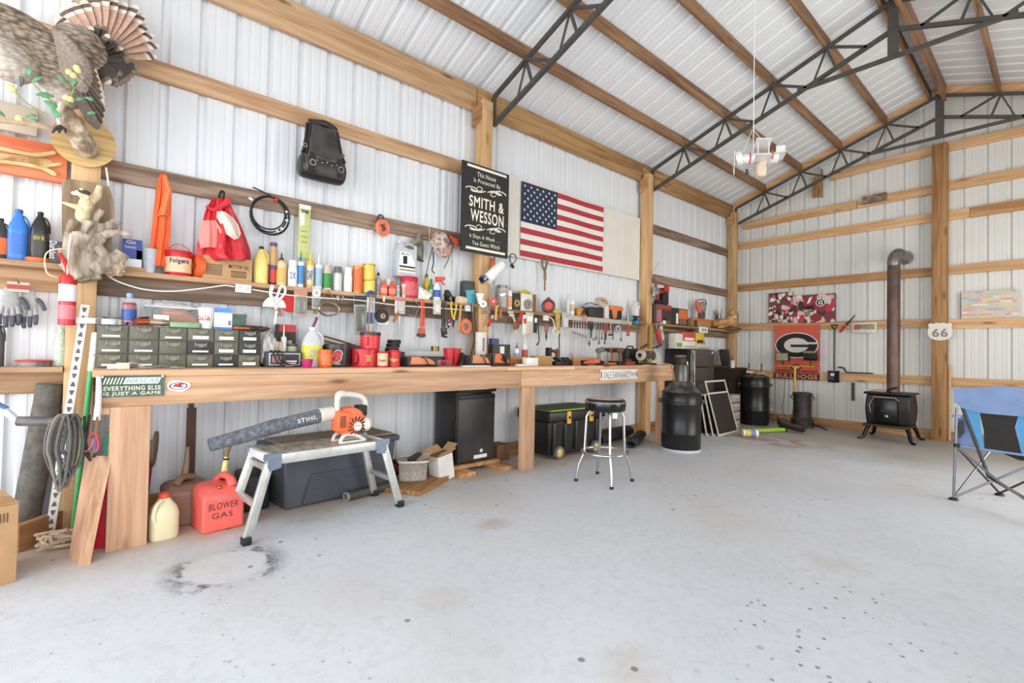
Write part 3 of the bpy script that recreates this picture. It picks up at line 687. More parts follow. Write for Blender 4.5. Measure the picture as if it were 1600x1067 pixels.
jug('dark_jug', 'dark ribbed jug at the frame edge on the low shelf', -20, 7, 500, 572, -4.2, 1.046, mt('#4a4744', .4), BLK)
# fire extinguisher on the post side
p = at(104, 508, x=-3.96)
T = root('fire_extinguisher', 'small red fire extinguisher with white band hung on the post', 'fire extinguisher', (-3.96, p.y, p.z), facing(p))
hh = at(104, 446, x=-3.96).z - p.z; rr = .041
b = B(); b.lathe([(0, 0), (rr * .95, 0), (rr, .01), (rr, hh * .98)], mt('#c9303a', .3), 24); part(T, 'cylinder', b)
b = B(); b.lathe([(rr, hh * .97), (rr, hh * 1.18), (rr * .8, hh * 1.28), (rr * .4, hh * 1.32), (0, hh * 1.33)], RED, 24); part(T, 'shoulder', b)
b = B(); b.lathe([(rr * 1.015, hh * .6), (rr * 1.015, hh * 1.02)], WHT, 24); part(T, 'white_band', b); b = B(); b.lathe([(rr * 1.01, hh * .15), (rr * 1.01, hh * .5)], mt('#e2757a', .4), 24); part(T, 'label', b)
b = B(); b.tube([(0, 0, hh * 1.3), (-.005, -.01, hh * 1.45), (-.02, -.02, hh * 1.6), (-.045, -.03, hh * 1.78)], [.014, .013, .012, .014], RED, 8, smooth=3); part(T, 'lever', b)
b = B(); b.tube([(.0, 0, hh * 1.3), (.02, -.01, hh * 1.5), (.01, -.01, hh * 1.62)], .011, mt('#9d2426', .4), 8); part(T, 'nozzle', b)
b = B(); b.tube([(-.05, .03, hh * 1.2), (-.095, .02, hh * 1.3), (-.1, 0, hh * 1.75), (-.03, -.02, hh * 1.9), (.03, 0, hh * 1.85), (.075, 0, hh * 1.45), (.045, .02, hh * 1.2)], .004, mt('#d9cdb0', .6), 6, smooth=5)
solo('hanger_strap', 'pale looped hanger strap around the fire extinguisher neck', 'strap', b, T.location + Vector((0, 0, 0)), T.rotation_euler.z)

# ------------------------------------------------------------------ long shelf
carton('battery_box', 'blue and white box with diagonal print leaning on the shelf post', 'box', 191, 222, 374, 411, -4.16, .1, mt('#eceeee', .6), SH + .03, [('blue_panel', 0, 1, .3, 1, mt('#3b4f9a', .5)), ('white_corner', .72, 1, .3, .62, WHT)], [('ACDelco', .5, .14, .42, .9), ('Professional', .55, .09, .4, .72)], WHT)
b = B(); b.ext(-.09, .09, 0, .11, 0, .03, CARD); p = at(206, 420, x=-4.16); solo('cardboard_scrap', 'folded cardboard scrap under the blue and white box', 'cardboard', b, (-4.15, p.y, SH), LW)
vessel('cup', 'plastic_cup', 'frosted grey plastic cup upside down next to the blue box', 'cup', 221, 245, 389, 426, -4.17, SH, (mt('#c6ccd4', .35),))
T, p, r, h = vessel('tub', 'coffee_tub', 'red Folgers coffee tub with a wire bail beside the orange rag', 'tub', 256, 300, 393, 431, -4.19, SH, (mt('#d3262a', .35), mt('#e9c9a2', .5), mt('#cf2a2e', .35)), 'Folgers', mt('#5a2a6a', .5), tz=.55)
b = B(); b.tube([(-r * 1.05, 0, h * .8), (-r * .6, -.02, h * 1.15), (0, -.03, h * 1.28), (r * .7, -.02, h * 1.1), (r * 1.05, 0, h * .8)], .003, RED, 6, smooth=4); part(T, 'bail', b)
p = at(309, 412, x=-4.17); b = B(); b.ring((0, 0, .085), (1, .25, 0), .03, .085, .045, ORG); solo('extension_cord_coil', 'orange cord coil standing between the coffee tub and the carton', 'cord coil', b, (-4.19, p.y, SH), LW)
T, w_, h_ = carton('motor_oil_carton', 'brown cardboard carton printed MOTOR OIL under the red bag', 'carton', 317, 394, 402, 442, -4.14, .15, CARD, SH)
b = B(); b.text('MOTOR OIL', w_ * .42, h_ * .16, w_ * .22, h_ * .62, INK, -.003)
for k in range(9): b.box((w_ * (.07 + k * .036), -.003, h_ * .3), (.003, .001, h_ * .24), INK)
b.box((w_ * .215, -.003, h_ * .43), (w_ * .32, .001, .003), INK); b.box((w_ * .215, -.003, h_ * .17), (w_ * .32, .001, .003), INK)
for k in range(7): b.box((-w_ * .28, -.003, h_ * (.2 + .07 * k)), (w_ * .32, .001, .004), INK)
part(T, 'print', b)['kind'] = 'stuff'
T, p, r, h = jug('antifreeze_jug', 'yellow fluid jug with a dark cap between carton and caulk tube', 395, 419, 385, 443, -4.19, SH, mt('#e9d477', .35), BLK)
vessel('caulk', 'adhesive_tube', 'purple and white adhesive caulk tube with a long nozzle', 'caulk tube', 421, 433, 362, 406, -4.19, SH + .13, (mt('#5a4a86', .4), mt('#caa070', .5), mt('#d8c6cc', .4)))
vessel('caulk', 'adhesive_tube', 'black and red adhesive caulk tube supporting the purple tube', 'caulk tube', 420, 431, 402, 443, -4.2, SH, (mt('#2d2a2c', .4), mt('#d64a44', .5), mt('#e3c93a', .4)))
vessel('glue', 'wood_glue_bottle', 'yellow wood glue bottle with a dark tip on the shelf', 'bottle', 431, 447, 395, 443, -4.19, SH, (mt('#e9cf96', .4), mt('#e7b765', .5), mt('#4d4844', .5)))
vessel('spray', 'spray_paint_can', 'white spray paint can printed 2X in blue', 'spray can', 449, 464, 407, 447, -4.18, SH, (WHT, mt('#f5f5f2', .4), WHT), '2X', mt('#2b6cb0', .5))
vessel('caulk', 'caulk_tube', 'white caulk tube with a blue nozzle cap', 'caulk tube', 464, 474, 392, 447, -4.18, SH, (WHT, mt('#4f8fc6', .5), mt('#2f6f9e', .4)))
vessel('caulk', 'caulk_tube', 'orange and yellow caulk tube with a yellow nozzle', 'caulk tube', 478, 490, 391, 451, -4.18, SH, (mt('#e9b04a', .4), mt('#d7d0b2', .5), mt('#ead24e', .4)), ['DAP'], mt('#2c4f8a', .5), tz=.35)
vessel('caulk', 'caulk_tube', 'white caulk tube with pale nozzle behind the silver label tube', 'caulk tube', 485, 492, 392, 449, -4.25, SH, (mt('#ddd6cf', .4), mt('#bda58e', .5), mt('#e6dcc8', .4)))
vessel('caulk', 'caulk_tube', 'silver and blue label caulk tube next to the green spray', 'caulk tube', 491, 503, 397, 452, -4.18, SH, (mt('#e6e8ea', .4), mt('#9dbad0', .5), WHT))
vessel('spray', 'spray_paint_can', 'green label spray can with a tan cap', 'spray can', 504, 518, 414, 453, -4.17, SH, (mt('#cfc8bd', .4), mt('#3f8e3f', .5), mt('#cdb8a6', .4)))
vessel('spray', 'spray_paint_can', 'pale grey spray can with a dark grey cap', 'spray can', 520, 534, 417, 455, -4.17, SH, (mt('#cfcfce', .4), mt('#d6d6d6', .5), mt('#6d6e6c', .4)))
vessel('spray', 'spray_paint_can', 'plain white spray can with a white cap beside the wipes canister', 'spray can', 536, 550, 418, 456, -4.17, SH, (mt('#efefed', .4), mt('#f3f2ef', .5), mt('#f3f2ee', .4)))
vessel('can', 'wipes_canister', 'orange printed metal canister beside the stacked yellow cans', 'can', 550, 566, 416, 458, -4.17, SH, (mt('#d98b3d', .35, .2), mt('#e0703e', .5)))
vessel('can', 'putty_can', 'yellow and black putty can, bottom of the stack of two', 'can', 566, 586, 436, 459, -4.17, SH, (mt('#d6a63e', .3, .3), mt('#ecd56e', .5)))
vessel('can', 'putty_can', 'yellow and black putty can stacked on its twin', 'can', 566, 586, 413, 436, -4.17, SH + .113, (mt('#d6a63e', .3, .3), mt('#e9cf60', .5)))
vessel('bottle', 'solvent_can', 'tall narrow grey solvent can behind the orange bottles', 'can', 586, 595, 426, 461, -4.2, SH, (mt('#b9babb', .35, .3), mt('#9aa0b0', .5), BLK))
vessel('bottle', 'orange_bottle', 'orange plastic bottle next to the grey solvent can', 'bottle', 594, 605, 439, 463, -4.16, SH, (mt('#e8694d', .4), mt('#ef9a80', .5), mt('#e0573f', .4)), sq=4)
vessel('bottle', 'orange_bottle', 'orange plastic bottle next to the red bucket', 'bottle', 606, 618, 440, 464, -4.16, SH, (mt('#e2573c', .4), mt('#ea8b72', .5), mt('#d2452f', .4)), sq=4)
vessel('jar', 'small_jar', 'small white jar peeping between the two orange bottles', 'jar', 602, 611, 436, 446, -4.25, SH + .10, (WHT, None, WHT))
b = B(); b.ext(-.04, .04, -.03, .03, 0, .098, CARD); p = at(606, 446, x=-4.25); solo('spacer_block', 'brown block hidden behind the orange bottles', 'block', b, (-4.26, p.y, SH), LW)
T, p, r, h = vessel('tub', 'red_bucket', 'red caulk bucket with a wire handle under the motor oil jug', 'bucket', 625, 652, 433, 467, -4.18, SH, (mt('#cf2d46', .35), mt('#e0626a', .5), mt('#c52a40', .4)))
b = B(); b.tube([(-r, 0, h * .72), (-r * .6, -r * 1.05, h * .45), (0, -r * 1.15, h * .33), (r * .6, -r * .9, h * .4), (r, 0, h * .72)], .003, STEEL, 6, smooth=4); part(T, 'wire_handle', b)
p = at(636, 433, x=-4.18)
T = root('motor_oil_jug', 'silver grey motor oil jug printed Mobil 1 on the red bucket', 'jug', (-4.18, p.y, SH + h + .001), LW)
w_ = at(652, 420, x=-4.18).y - at(621, 420, x=-4.18).y; h = at(636, 381, x=-4.18).z - SH - h
SIL = mt('#bfc4c5', .35)
b = B(); b.prism([(-w_ / 2, 0), (w_ / 2, 0), (w_ / 2, h * .97), (w_ * .38, h), (w_ * .40, h * .86), (w_ * .1, h * .86), (-w_ * .12, h * .90), (-w_ * .2, h * 1.0), (-w_ * .38, h), (-w_ * .40, h * .9), (-w_ / 2, h * .8)], 0, .10, SIL); part(T, 'body', b, mods=[('BEVEL', dict(width=.008, segments=2, limit_method='ANGLE'))])
b = B(); b.tube([(-.02, .05, h * .98), (w_ * .25, .05, h * 1.04), (w_ * .42, .05, h * .98)], .014, SIL, 8); part(T, 'handle', b)
b = B(); b.prism([(-w_ * .44, h * .12), (w_ * .42, h * .12), (w_ * .36, h * .45), (w_ * .14, h * .74), (-w_ * .38, h * .74)], -.003, 0, mt('#f3f3f1', .4)); part(T, 'label', b)
b = B(); b.text('1', w_ * .2, h * .24, -w_ * .12, h * .5, INK, -.0045, bold=.06); b.text('Mobil', w_ * .42, h * .06, -w_ * .1, h * .68, mt('#3a4560', .5), -.0045); b.box((0, -.004, h * .3), (w_ * .8, .001, h * .05), INK); b.box((0, -.004, h * .2), (w_ * .8, .001, h * .05), mt('#a59256', .5)); part(T, 'lettering', b)
b = B(); b.cyl((-w_ * .29, .05, h), (-w_ * .29, .05, h + .03), .022, mt('#cfd2d2', .4)); part(T, 'cap', b)
vessel('bottle', 'eye_drop_bottle', 'slim grey bottle in front of the red bucket', 'bottle', 618, 625, 446, 470, -4.14, SH, (mt('#b8bdb9', .4), mt('#8fa9a5', .5), WHT))
vessel('jar', 'pill_vial', 'slim tan vial in front of the red bucket', 'jar', 627, 634, 444, 470, -4.14, SH, (mt('#dcc6a4', .4), mt('#cfae8c', .5), mt('#e6d8c4', .4)))
vessel('bottle', 'paint_bottle', 'yellow craft bottle with a green lid behind papers', 'bottle', 661, 671, 428, 466, -4.24, SH, (mt('#d8c23e', .4), mt('#b9a836', .5), mt('#3a7d44', .4)))
vessel('bottle', 'paint_bottle', 'green craft bottle leaning near the spray trigger', 'bottle', 669, 677, 436, 468, -4.2, SH, (mt('#4a8f56', .4), mt('#cfe0c0', .5), mt('#2f6f42', .4)))
T, p, r, h = vessel('bottle', 'trigger_spray_bottle', 'tall spray bottle with a red trigger head at shelf end', 'spray bottle', 676, 688, 437, 474, -4.15, SH, (mt('#dfe6ee', .4), mt('#3d5fae', .5), RED))
b = B(); b.box((.0, 0, h * .98), (.035, .03, .05), mt('#d8432f', .4), bev=.006); b.box((.03, 0, h * 1.06), (.1, .028, .035), mt('#d8432f', .4), bev=.006); part(T, 'trigger_head', b)
b = B(); b.tube([(.02, 0, h * 1.0), (.05, 0, h * .9), (.075, 0, h * .75)], .008, RED, 6); part(T, 'trigger', b)
p = at(662, 468, x=-4.15); T = root('paper_envelope', 'white folded paper standing tilted against the yellow bottle', 'paper', (-4.14, p.y, SH), LW)
b = B(); b.prism([(-.07, 0), (.05, .0), (.085, .06), (-.06, .125)], 0, .004, PAPER); part(T, 'sheet', b); b = B(); b.prism([(-.06, .123), (.085, .058), (.02, .045)], -.002, -.0005, mt('#dcd9d0', .8)); part(T, 'flap', b)
T = root('camera_pile', 'small black binocular shaped thing on the shelf by the spray bottle', 'binoculars', (-4.15, at(703, 470, x=-4.15).y, SH), LW)
b = B(); b.box((0, 0, .03), (.11, .06, .055), BLK, bev=.01); part(T, 'body', b)
for s in (-1, 1): b = B(); b.cyl((s * .03, -.06, .028), (s * .03, -.03, .028), .022, BLKG); part(T, 'eyepiece', b)
b = B(); b.prism([(-.06, .055), (.02, .055), (-.015, .11), (-.045, .12)], -.02, .03, mt('#3a332c', .7)); part(T, 'cover', b)
carton('speaker_box', 'dark grey upright box against the wooden post', 'box', 726, 741, 439, 472, -4.19, .09, mt('#4d5152', .6), SH, rz=LW)
p = at(733, 472, x=-4.14); T = root('teal_tray', 'teal plastic tray leaning against the dark grey box', 'tray', (-4.15, p.y, SH), (0, R(22), LW))
TEAL = mt('#4aa9b8', .4); b = B(); b.box((0, 0, .075), (.11, .006, .15), TEAL, rot=(0, R(-32), 0)); part(T, 'plate', b); b = B(); b.tube([(-.1, -.006, .1), (0, -.006, .16)], .006, TEAL, 6); b.tube([(.02, -.006, 0), (.09, -.006, .05)], .006, TEAL, 6); part(T, 'rim', b)
p = at(747, 475, x=-4.12); b = B(); b.lathe([(.02, 0), (.03, .04), (.05, .11), (.045, .11), (.026, .04), (.0, .03)], WHT, 16); solo('white_funnel', 'white plastic scoop standing by the wooden post', 'scoop', b, (-4.09, p.y, SH), LW)
# outlets and white cable
def outlet(px, py, label, w_=.105, h_=.062):
    p = at(px, py, x=-4.09); T = root('outlet_box', label, 'outlet', (-4.09, p.y, p.z), LW)
    b = B(); b.box((0, 0, 0), (w_, .03, h_), WHT, bev=.004); part(T, 'cover', b)
    b = B()
    for s in (-.24, .24):
        for q in (-.012, .012): b.box((s * w_ + q * .6, -.016, .006), (.003, .002, .011), INK)
        b.box((s * w_, -.016, -.012), (.006, .002, .005), INK)
    part(T, 'sockets', b)
    b = B(); b.box((0, .025, 0), (w_ * .8, .03, h_ * .7), GRY); part(T, 'back_box', b)
    return T
outlet(380, 451, 'white double outlet box on the long shelf edge under the carton')
outlet(733, 482, 'white outlet box with a black plug on the post side of the shelf')
outlet(853, 497, 'white outlet box with a looped cream cord under the second shelf', .08, .06)
pts = [at(u, v, x=-4.08) for u, v in ((165, 428), (185, 440), (225, 452), (270, 455), (320, 450), (350, 446), (366, 448))]
b = B(); b.tube([q - pts[0] for q in pts], .005, WHT, 6, smooth=4); solo('white_cable', 'white cable sagging under the shelf to the carton outlet', 'cable', b, pts[0])
pts = [at(u, v, x=-4.085) for u, v in ((394, 452), (430, 458), (480, 464), (560, 469), (620, 477), (680, 481), (724, 484))]
b = B(); b.tube([q - pts[0] for q in pts], .005, WHT, 6, smooth=4); solo('white_cable', 'white cable running level behind hanging tools between two outlets', 'cable', b, pts[0])

# ------------------------------------------------------------------ hung on the old girt
GX = -4.245
def cloth(name, label, cat, prof_, x, m, folds=5, amp=.02, depth_=.03, seed=0, th=.004):
    # prof_: list of (left u, right u, v) going down
    L = [(at(a, v, x=x), at(c, v, x=x)) for a, c, v in prof_]; o = L[0][0].copy()
    b = B(); n = len(L) - 1
    def fn(u, v):
        k = min(int(v * n), n - 1); t = v * n - k
        A = L[k][0].lerp(L[k + 1][0], t); C_ = L[k][1].lerp(L[k + 1][1], t); q = A.lerp(C_, u)
        f = math.sin(u * folds * PI + seed + v * 1.3) * amp * (.35 + v) + math.sin(u * folds * 2.3 * PI + v * 4 + seed) * amp * .35
        return (q.x + .012 + depth_ * math.sin(u * PI) * (.3 + v) + f, q.y, q.z) 
    b.grid(lambda u, v: tuple(Vector(fn(u, v)) - o), 26, 18, m)
    return o, b
o, b = cloth('a', '', '', [(250, 258, 273), (244, 268, 300), (240, 267, 330), (236, 266, 365), (233, 262, 395), (231, 259, 417)], -4.19, mt('#f4713f', .85, 0, .12, 20), 4, .014, .02)
T = root('orange_rag', 'bright orange shop rag hanging from a nail on the girt', 'rag', o); part(T, 'cloth', b, mods=[('SOLIDIFY', dict(thickness=.004))])
o2, b = cloth('a', '', '', [(254, 260, 275), (258, 269, 300), (252, 265, 320), (246, 262, 338)], -4.16, mt('#f98a52', .85, 0, .12, 20), 3, .01, .015, 2)
b.v = [v + o2 - o for v in b.v]; part(T, 'front_fold', b, mods=[('SOLIDIFY', dict(thickness=.004))])
# red bag
RB = blotch('#d6323c', '#c5222e', 7, .45, .4, .6); RB2 = mt('#ee8d84', .5, 0, .1, 10)
o, b = cloth('a', '', '', [(330, 356, 312), (322, 362, 325), (318, 368, 335), (314, 376, 352), (309, 384, 372), (305, 391, 392), (308, 392, 403), (322, 388, 409)], -4.19, RB, 5, .03, .10, 1)
T = root('red_bag', 'crumpled red cloth bag with pale print hung above the carton', 'bag', o); part(T, 'cloth', b, mods=[('SOLIDIFY', dict(thickness=.004))])
o2, b = cloth('a', '', '', [(338, 352, 331), (337, 364, 340), (345, 372, 352), (352, 376, 366), (366, 371, 375)], -4.10, mt('#e8cfc2', .6), 3, .012, .035, 2)
b.v = [v + o2 - o for v in b.v]; part(T, 'pale_print', b)
o2, b = cloth('a', '', '', [(316, 336, 345), (312, 345, 360), (310, 350, 375), (313, 348, 388)], -4.10, RB2, 3, .012, .03, 4)
b.v = [v + o2 - o for v in b.v]; part(T, 'pale_panel', b)
b = B(); q = [at(u, v, x=-4.18) for u, v in ((340, 318), (345, 300), (350, 302), (347, 320))]; b.tube([a - o for a in q], .01, BLK, 6, smooth=3); part(T, 'strap', b)
b = B(); q = [at(u, v, x=-4.13) for u, v in ((322, 322), (335, 328), (352, 318), (360, 310))]; b.tube([a - o for a in q], [.012, .02, .024, .012], RB, 8, smooth=3); part(T, 'twisted_neck', b)
# black hose coil
c = at(420, 335, x=-4.20); T = root('hose_coil', 'black cable coil with a red tie hanging on the girt', 'cable coil', c, LW)
for k, (rr, dx, dz) in enumerate(((.125, 0, 0), (.132, .01, -.01), (.118, -.006, .008), (.138, .004, -.014))):
    b = B(); b.tube([(dx + rr * 1.05 * math.cos(a), -.01 * k + .008 * math.sin(3 * a + k), dz + rr * 1.12 * math.sin(a)) for a in [q * 2 * PI / 28 for q in range(28)]], .0065, BLK, 7, closed=True); part(T, 'loop', b)
b = B(); b.tube([(-.12, 0, .19), (-.05, -.02, .165), (.03, -.03, .13), (.06, -.03, .10)], .006, BLK, 6, smooth=3); part(T, 'loose_end', b)
b = B(); b.ring((.045, -.018, .125), (1, 0, -.6), .008, .026, .02, RED, 12); part(T, 'red_tie', b)
b = B()
for a in (.3, -.2, -.8, -1.1): b.ring((.135 * math.cos(a), -.02, .145 * math.sin(a)), (-math.sin(a), 0, math.cos(a)), .005, .013, .012, WHT, 10)
part(T, 'white_ties', b)['kind'] = 'stuff'
p = at(392, 311, x=-4.23); b = B(); b.box((0, 0, 0), (.035, .02, .02), WHT, rot=(0, R(30), 0), bev=.004); b.box((.02, 0, -.015), (.012, .012, .01), BLK); solo('cable_clip', 'small white cable clip nailed beside the hose coil', 'clip', b, p, LW)
# yellow-green packet
c, w_, h_ = wallbox(465, 485, 320, 404, -4.22); T = root('hanging_packet', 'tall yellow green packet hanging beside the hose coil', 'packet', c, LW)
b = B(); b.box((0, 0, 0), (w_ * .92, .018, h_), mt('#c6cc84', .5), bev=.004); part(T, 'card', b); b = B(); b.box((-.02, -.011, .11), (w_ * .35, .003, h_ * .26), PAPER); part(T, 'window', b)
b = B(); b.box((0, -.011, h_ * .46), (w_ * .9, .002, h_ * .07), PAPER)
for k in range(3): b.box((.0, -.0105, -.0 - k * .045), (w_ * .5, .001, .007), mt('#8a8f3c', .6))
part(T, 'print', b)['kind'] = 'stuff'
b = B()
for s in (-1, 1): b.ring((s * .016, -.012, h_ * .37), (0, 1, 0), .006, .014, .003, INK, 14)
part(T, 'print_rings', b)
# fish tape reels
def reel(px, py, x, r0, r1, label, tilt=0):
    c = at(px, py, x=x); T = root('fish_tape_reel', label, 'reel', c, LW + tilt); m = mt('#ee8562', .4)
    b = B(); X = Matrix.Rotation(R(90), 4, 'X'); b.lathe([(r0, -.015), (r1 * .92, -.018), (r1, -.01), (r1, .01), (r1 * .92, .018), (r0, .015), (r0, -.015)], m, 32, X); part(T, 'case', b)
    for a in (.6, 1.9, 3.4, 5.2): b = B(); b.cyl((r0 * 1.02 * math.cos(a), -.02, r0 * 1.02 * math.sin(a)), (r0 * 1.02 * math.cos(a), .0, r0 * 1.02 * math.sin(a)), .014, m, 10); part(T, 'boss', b)
    return T
reel(598, 356, -4.215, .042, .078, 'orange ring shaped fish tape reel hung on the old girt', .25)
b = B(); p = at(594, 339, x=-4.23); b.tube([(-.03, 0, -.03), (-.015, -.01, .012), (.02, -.01, .012), (.035, 0, -.02)], .008, DKS, 6, smooth=3); solo('wire_hook', 'dark bent hook holding the orange reel on the girt', 'hook', b, p, LW)
# camouflage hats
CAMO = blotch('#8c8672', '#5d5a48', 14, .9, .42, .58); CAMO2 = blotch('#cdb7ad', '#8b6f66', 18, .9, .45, .58, bump=.3)
c = at(652, 382, x=-4.245); T = root('camouflage_hat', 'pointed camouflage cloth hat hanging behind the motor oil jug', 'hat', c, LW)
b = B(); b.lathe([(.10, -.12), (.098, -.10), (.075, .0), (.045, .07), (.01, .13), (0, .135)], CAMO, 22, Matrix.Rotation(R(14), 4, 'Y'), sy=.32); part(T, 'crown', b)
b = B(); b.lathe([(.06, -.125), (.115, -.14), (.112, -.13), (.06, -.115)], mt('#6d6a5a', .9), 22, Matrix.Rotation(R(14), 4, 'Y'), sy=.34); part(T, 'brim', b)
c = at(688, 382, x=-4.17); T = root('camouflage_ball_hat', 'rumpled reddish camouflage cap hung next to the orange saw', 'cap', c, LW)
b = B(); b.blob((-.01, 0, .03), (.105, .065, .095), CAMO2, .28, 2.2, 4); b.blob((.01, -.02, -.08), (.075, .05, .06), CAMO2, .3, 2.5, 3, seed=4); part(T, 'crown', b, mods=[('REMESH', dict(mode='VOXEL', voxel_size=.009))])
b = B(); b.blob((.05, -.055, -.075), (.05, .02, .045), mt('#b98c7c', .9), .15, 2); part(T, 'visor', b)
b = B(); b.tube([(-.09, .0, -.05), (-.12, 0, -.15), (-.15, 0, -.30), (-.17, 0, -.36)], .004, BLK, 6, smooth=3); b.tube([(-.08, .0, -.08), (-.075, 0, -.2), (-.09, 0, -.27), (-.06, 0, -.30)], .006, BLK, 6, smooth=3); part(T, 'drawstring', b)
# orange saw
c = at(708, 376, x=-4.2); T = root('bow_saw', 'orange handled saw frame hanging beside the black sign', 'saw', c, LW)
b = B(); b.prism([(-.05, .05), (.05, .02), (.06, -.01), (.045, -.075), (.015, -.06), (.02, -.03), (-.045, .02)], -.012, .012, mt('#e2603e', .45)); part(T, 'handle', b, mods=[('BEVEL', dict(width=.004, segments=2))])
b = B(); b.tube([(.01, 0, -.05), (-.04, 0, -.17), (-.1, 0, -.3)], .006, STEEL, 6); part(T, 'frame', b)
b = B(); b.box((-.005, .004, -.22), (.014, .002, .32), STEEL); part(T, 'blade', b)
pts = [at(671, v, x=-4.2) for v in (352, 380, 410, 440, 466)]; b = B(); b.tube([q - pts[0] for q in pts], .002, WHT, 5); solo('pull_string', 'thin white string hanging down past the camouflage cap', 'string', b, pts[0])
# saddle bag
c, w_, h_ = wallbox(462, 534, 182, 294, -4.18); T = root('saddle_bag', 'black leather saddle bag with buckles hung on the upper girt', 'bag', c, LW)
LEA = blotch('#2d2a28', '#1c1b1a', 6, .4, .3, .7, bump=.1); LEA2 = blotch('#4b4743', '#35322f', 9, .33, .35, .65, 0, (1, 1, 1), .15)
b = B(); b.lathe([(.0, -.19), (.075, -.185), (.095, -.16), (.1, 0), (.095, .16), (.075, .185), (0, .19)], LEA, 24, Matrix.Translation((0, -.07, -.17)) @ Matrix.Rotation(R(90), 4, 'Y')); b.add([(-.11, -.09, .2), (.11, -.09, .2), (.11, 0, .22), (-.11, 0, .22), (-.17, -.13, -.14), (.17, -.13, -.14), (.17, 0, -.14), (-.17, 0, -.14)], [(0, 1, 2, 3), (7, 6, 5, 4), (4, 5, 1, 0), (5, 6, 2, 1), (6, 7, 3, 2), (7, 4, 0, 3)], LEA); part(T, 'pouch', b, mods=[('BEVEL', dict(width=.015, segments=2, limit_method='ANGLE'))])
def flap(u, v):
    x = (u - .5) * (.19 + .10 * v)
    return (x, -.10 - .055 * v - .012 * math.cos((u - .5) * PI) - .008 * math.sin(v * 9), .20 - .31 * v - .02 * (1 - abs(u - .5) * 2))
b = B(); b.grid(flap, 12, 12, LEA2); part(T, 'flap', b, mods=[('SOLIDIFY', dict(thickness=.008, offset=1))])
def lower(u, v):
    a = R(150 + 95 * v); return ((u - .5) * .33, -.07 + .104 * math.cos(a) , -.17 + .104 * math.sin(a)) if False else ((u - .5) * .33, -.07 - .104 * math.sin(R(35 + 100 * v)), -.17 + .104 * math.cos(R(35 + 100 * v)))
b = B(); b.grid(lower, 12, 8, LEA2); part(T, 'front_panel', b, mods=[('SOLIDIFY', dict(thickness=.006, offset=1))])
for s in (-1, 1):
    b = B(); b.box((s * .115, -.178, -.16), (.04, .014, .15), LEA); part(T, 'strap', b)
    b = B(); b.ring((s * .115, -.192, -.17), (0, 1, 0), .016, .028, .008, CHR, 14); part(T, 'buckle', b)
b = B()
for k in range(5): b.blob(((k - 2) * .04, -.19, -.14 - .012 * (k % 2)), (.006, .004, .006), CHR, 0, 1, 1)
part(T, 'studs', b)['kind'] = 'stuff'
b = B(); b.tube([(-.115, -.06, .205), (0, -.075, .222), (.115, -.06, .20)], [.026, .032, .026], LEA, 12, smooth=4); part(T, 'top_roll', b)
for s in (-1, 1): b = B(); b.tube([(s * .125, -.06, .19), (s * .15, -.10, .0), (s * .175, -.12, -.08)], .012, LEA, 8, smooth=3); b.ring((s * .155, -.12, -.02), (0, 1, 0), .01, .018, .006, CHR, 12); part(T, 'side_strap', b)
# ------------------------------------------------------------------ tools hung under the long shelf
HX = -4.09
def hang(name, label, cat, px, py, x=HX, group=None, tilt=0):      # origin at the nail
    p = at(px, py, x=x); return root(name, label, cat, p, (0, tilt, LW), group)
def hl(px, v0, v1, x=HX): return at(px, v0, x=x).z - at(px, v1, x=x).z
# tin snips
T = hang('tin_snips', 'large white handled shears hanging over the white half disc', 'shears', 433, 446); L_ = hl(433, 446, 508)
b = B(); b.tube([(-.03, 0, -.005), (-.045, 0, -.06), (-.03, 0, -.13), (.0, -.005, -L_ * .6), (-.012, -.005, -L_)], [.014, .013, .012, .011, .004], WHT, 8, smooth=4); part(T, 'blade_handle', b)
b = B(); b.tube([(.0, .006, -L_ * .62), (-.005, .006, -L_ * .45), (.03, .006, -.1), (.062, .006, -.05), (.058, .006, -.008), (.03, .006, -.005), (.014, .006, -.05), (-.01, .006, -L_ * .42)], [.01] * 8, WHT, 8, smooth=4); part(T, 'loop_handle', b)
b = B(); b.cyl((0, -.02, -L_ * .62), (0, .01, -L_ * .62), .01, STEEL, 10); part(T, 'pivot', b)
T = hang('half_disc_guard', 'white half disc guard hanging behind the shears', 'guard', 429, 480, -4.10)
b = B(); b.prism([(.085 * math.cos(a), .085 * math.sin(a) + .0) for a in [k * PI / 16 for k in range(17)]], 0, .012, WHT); part(T, 'plate', b)
b = B()
for k in range(4): b.tube([(.0 + k * .014, -.004, -.005), (.01 + k * .02, -.006, -.07)], .005, (BRASS, DKS, RED, HNDL)[k], 6)
part(T, 'drill_bits', b)['kind'] = 'stuff'
p = at(453, 474, x=-4.105); b = B(); b.lathe([(0, -.004), (.07, -.004), (.072, 0), (.07, .004), (0, .004)], RED, 24, Matrix.Rotation(R(90), 4, 'X')); solo('red_reflector', 'red round reflector hanging behind the blister pack', 'reflector', b, p, LW)
def blister(px0, px1, pt, pb, label, cardc, inner, x=HX, header=None, tilt=0):
    c, w_, h_ = wallbox(px0, px1, pt, pb, x); T = root('blister_pack', label, 'blister pack', c, (0, tilt, LW))
    b = B(); b.box((0, 0, 0), (w_, .004, h_), mt(cardc, .6), bev=.001); part(T, 'card', b)
    if header: b = B(); b.box((0, -.003, h_ * .36), (w_ * .96, .002, h_ * .22), mt(header, .5)); part(T, 'header', b)
    b = B(); b.box((0, -.012, -h_ * .1), (w_ * .7, .018, h_ * .6), mt(inner, .15, 0, .2, 40), bev=.006); part(T, 'blister', b)
    return T
blister(459, 480, 450, 494, 'tan blister pack hanging beside the red reflector', '#b8a894', '#8b8a84', header='#c98a6a')
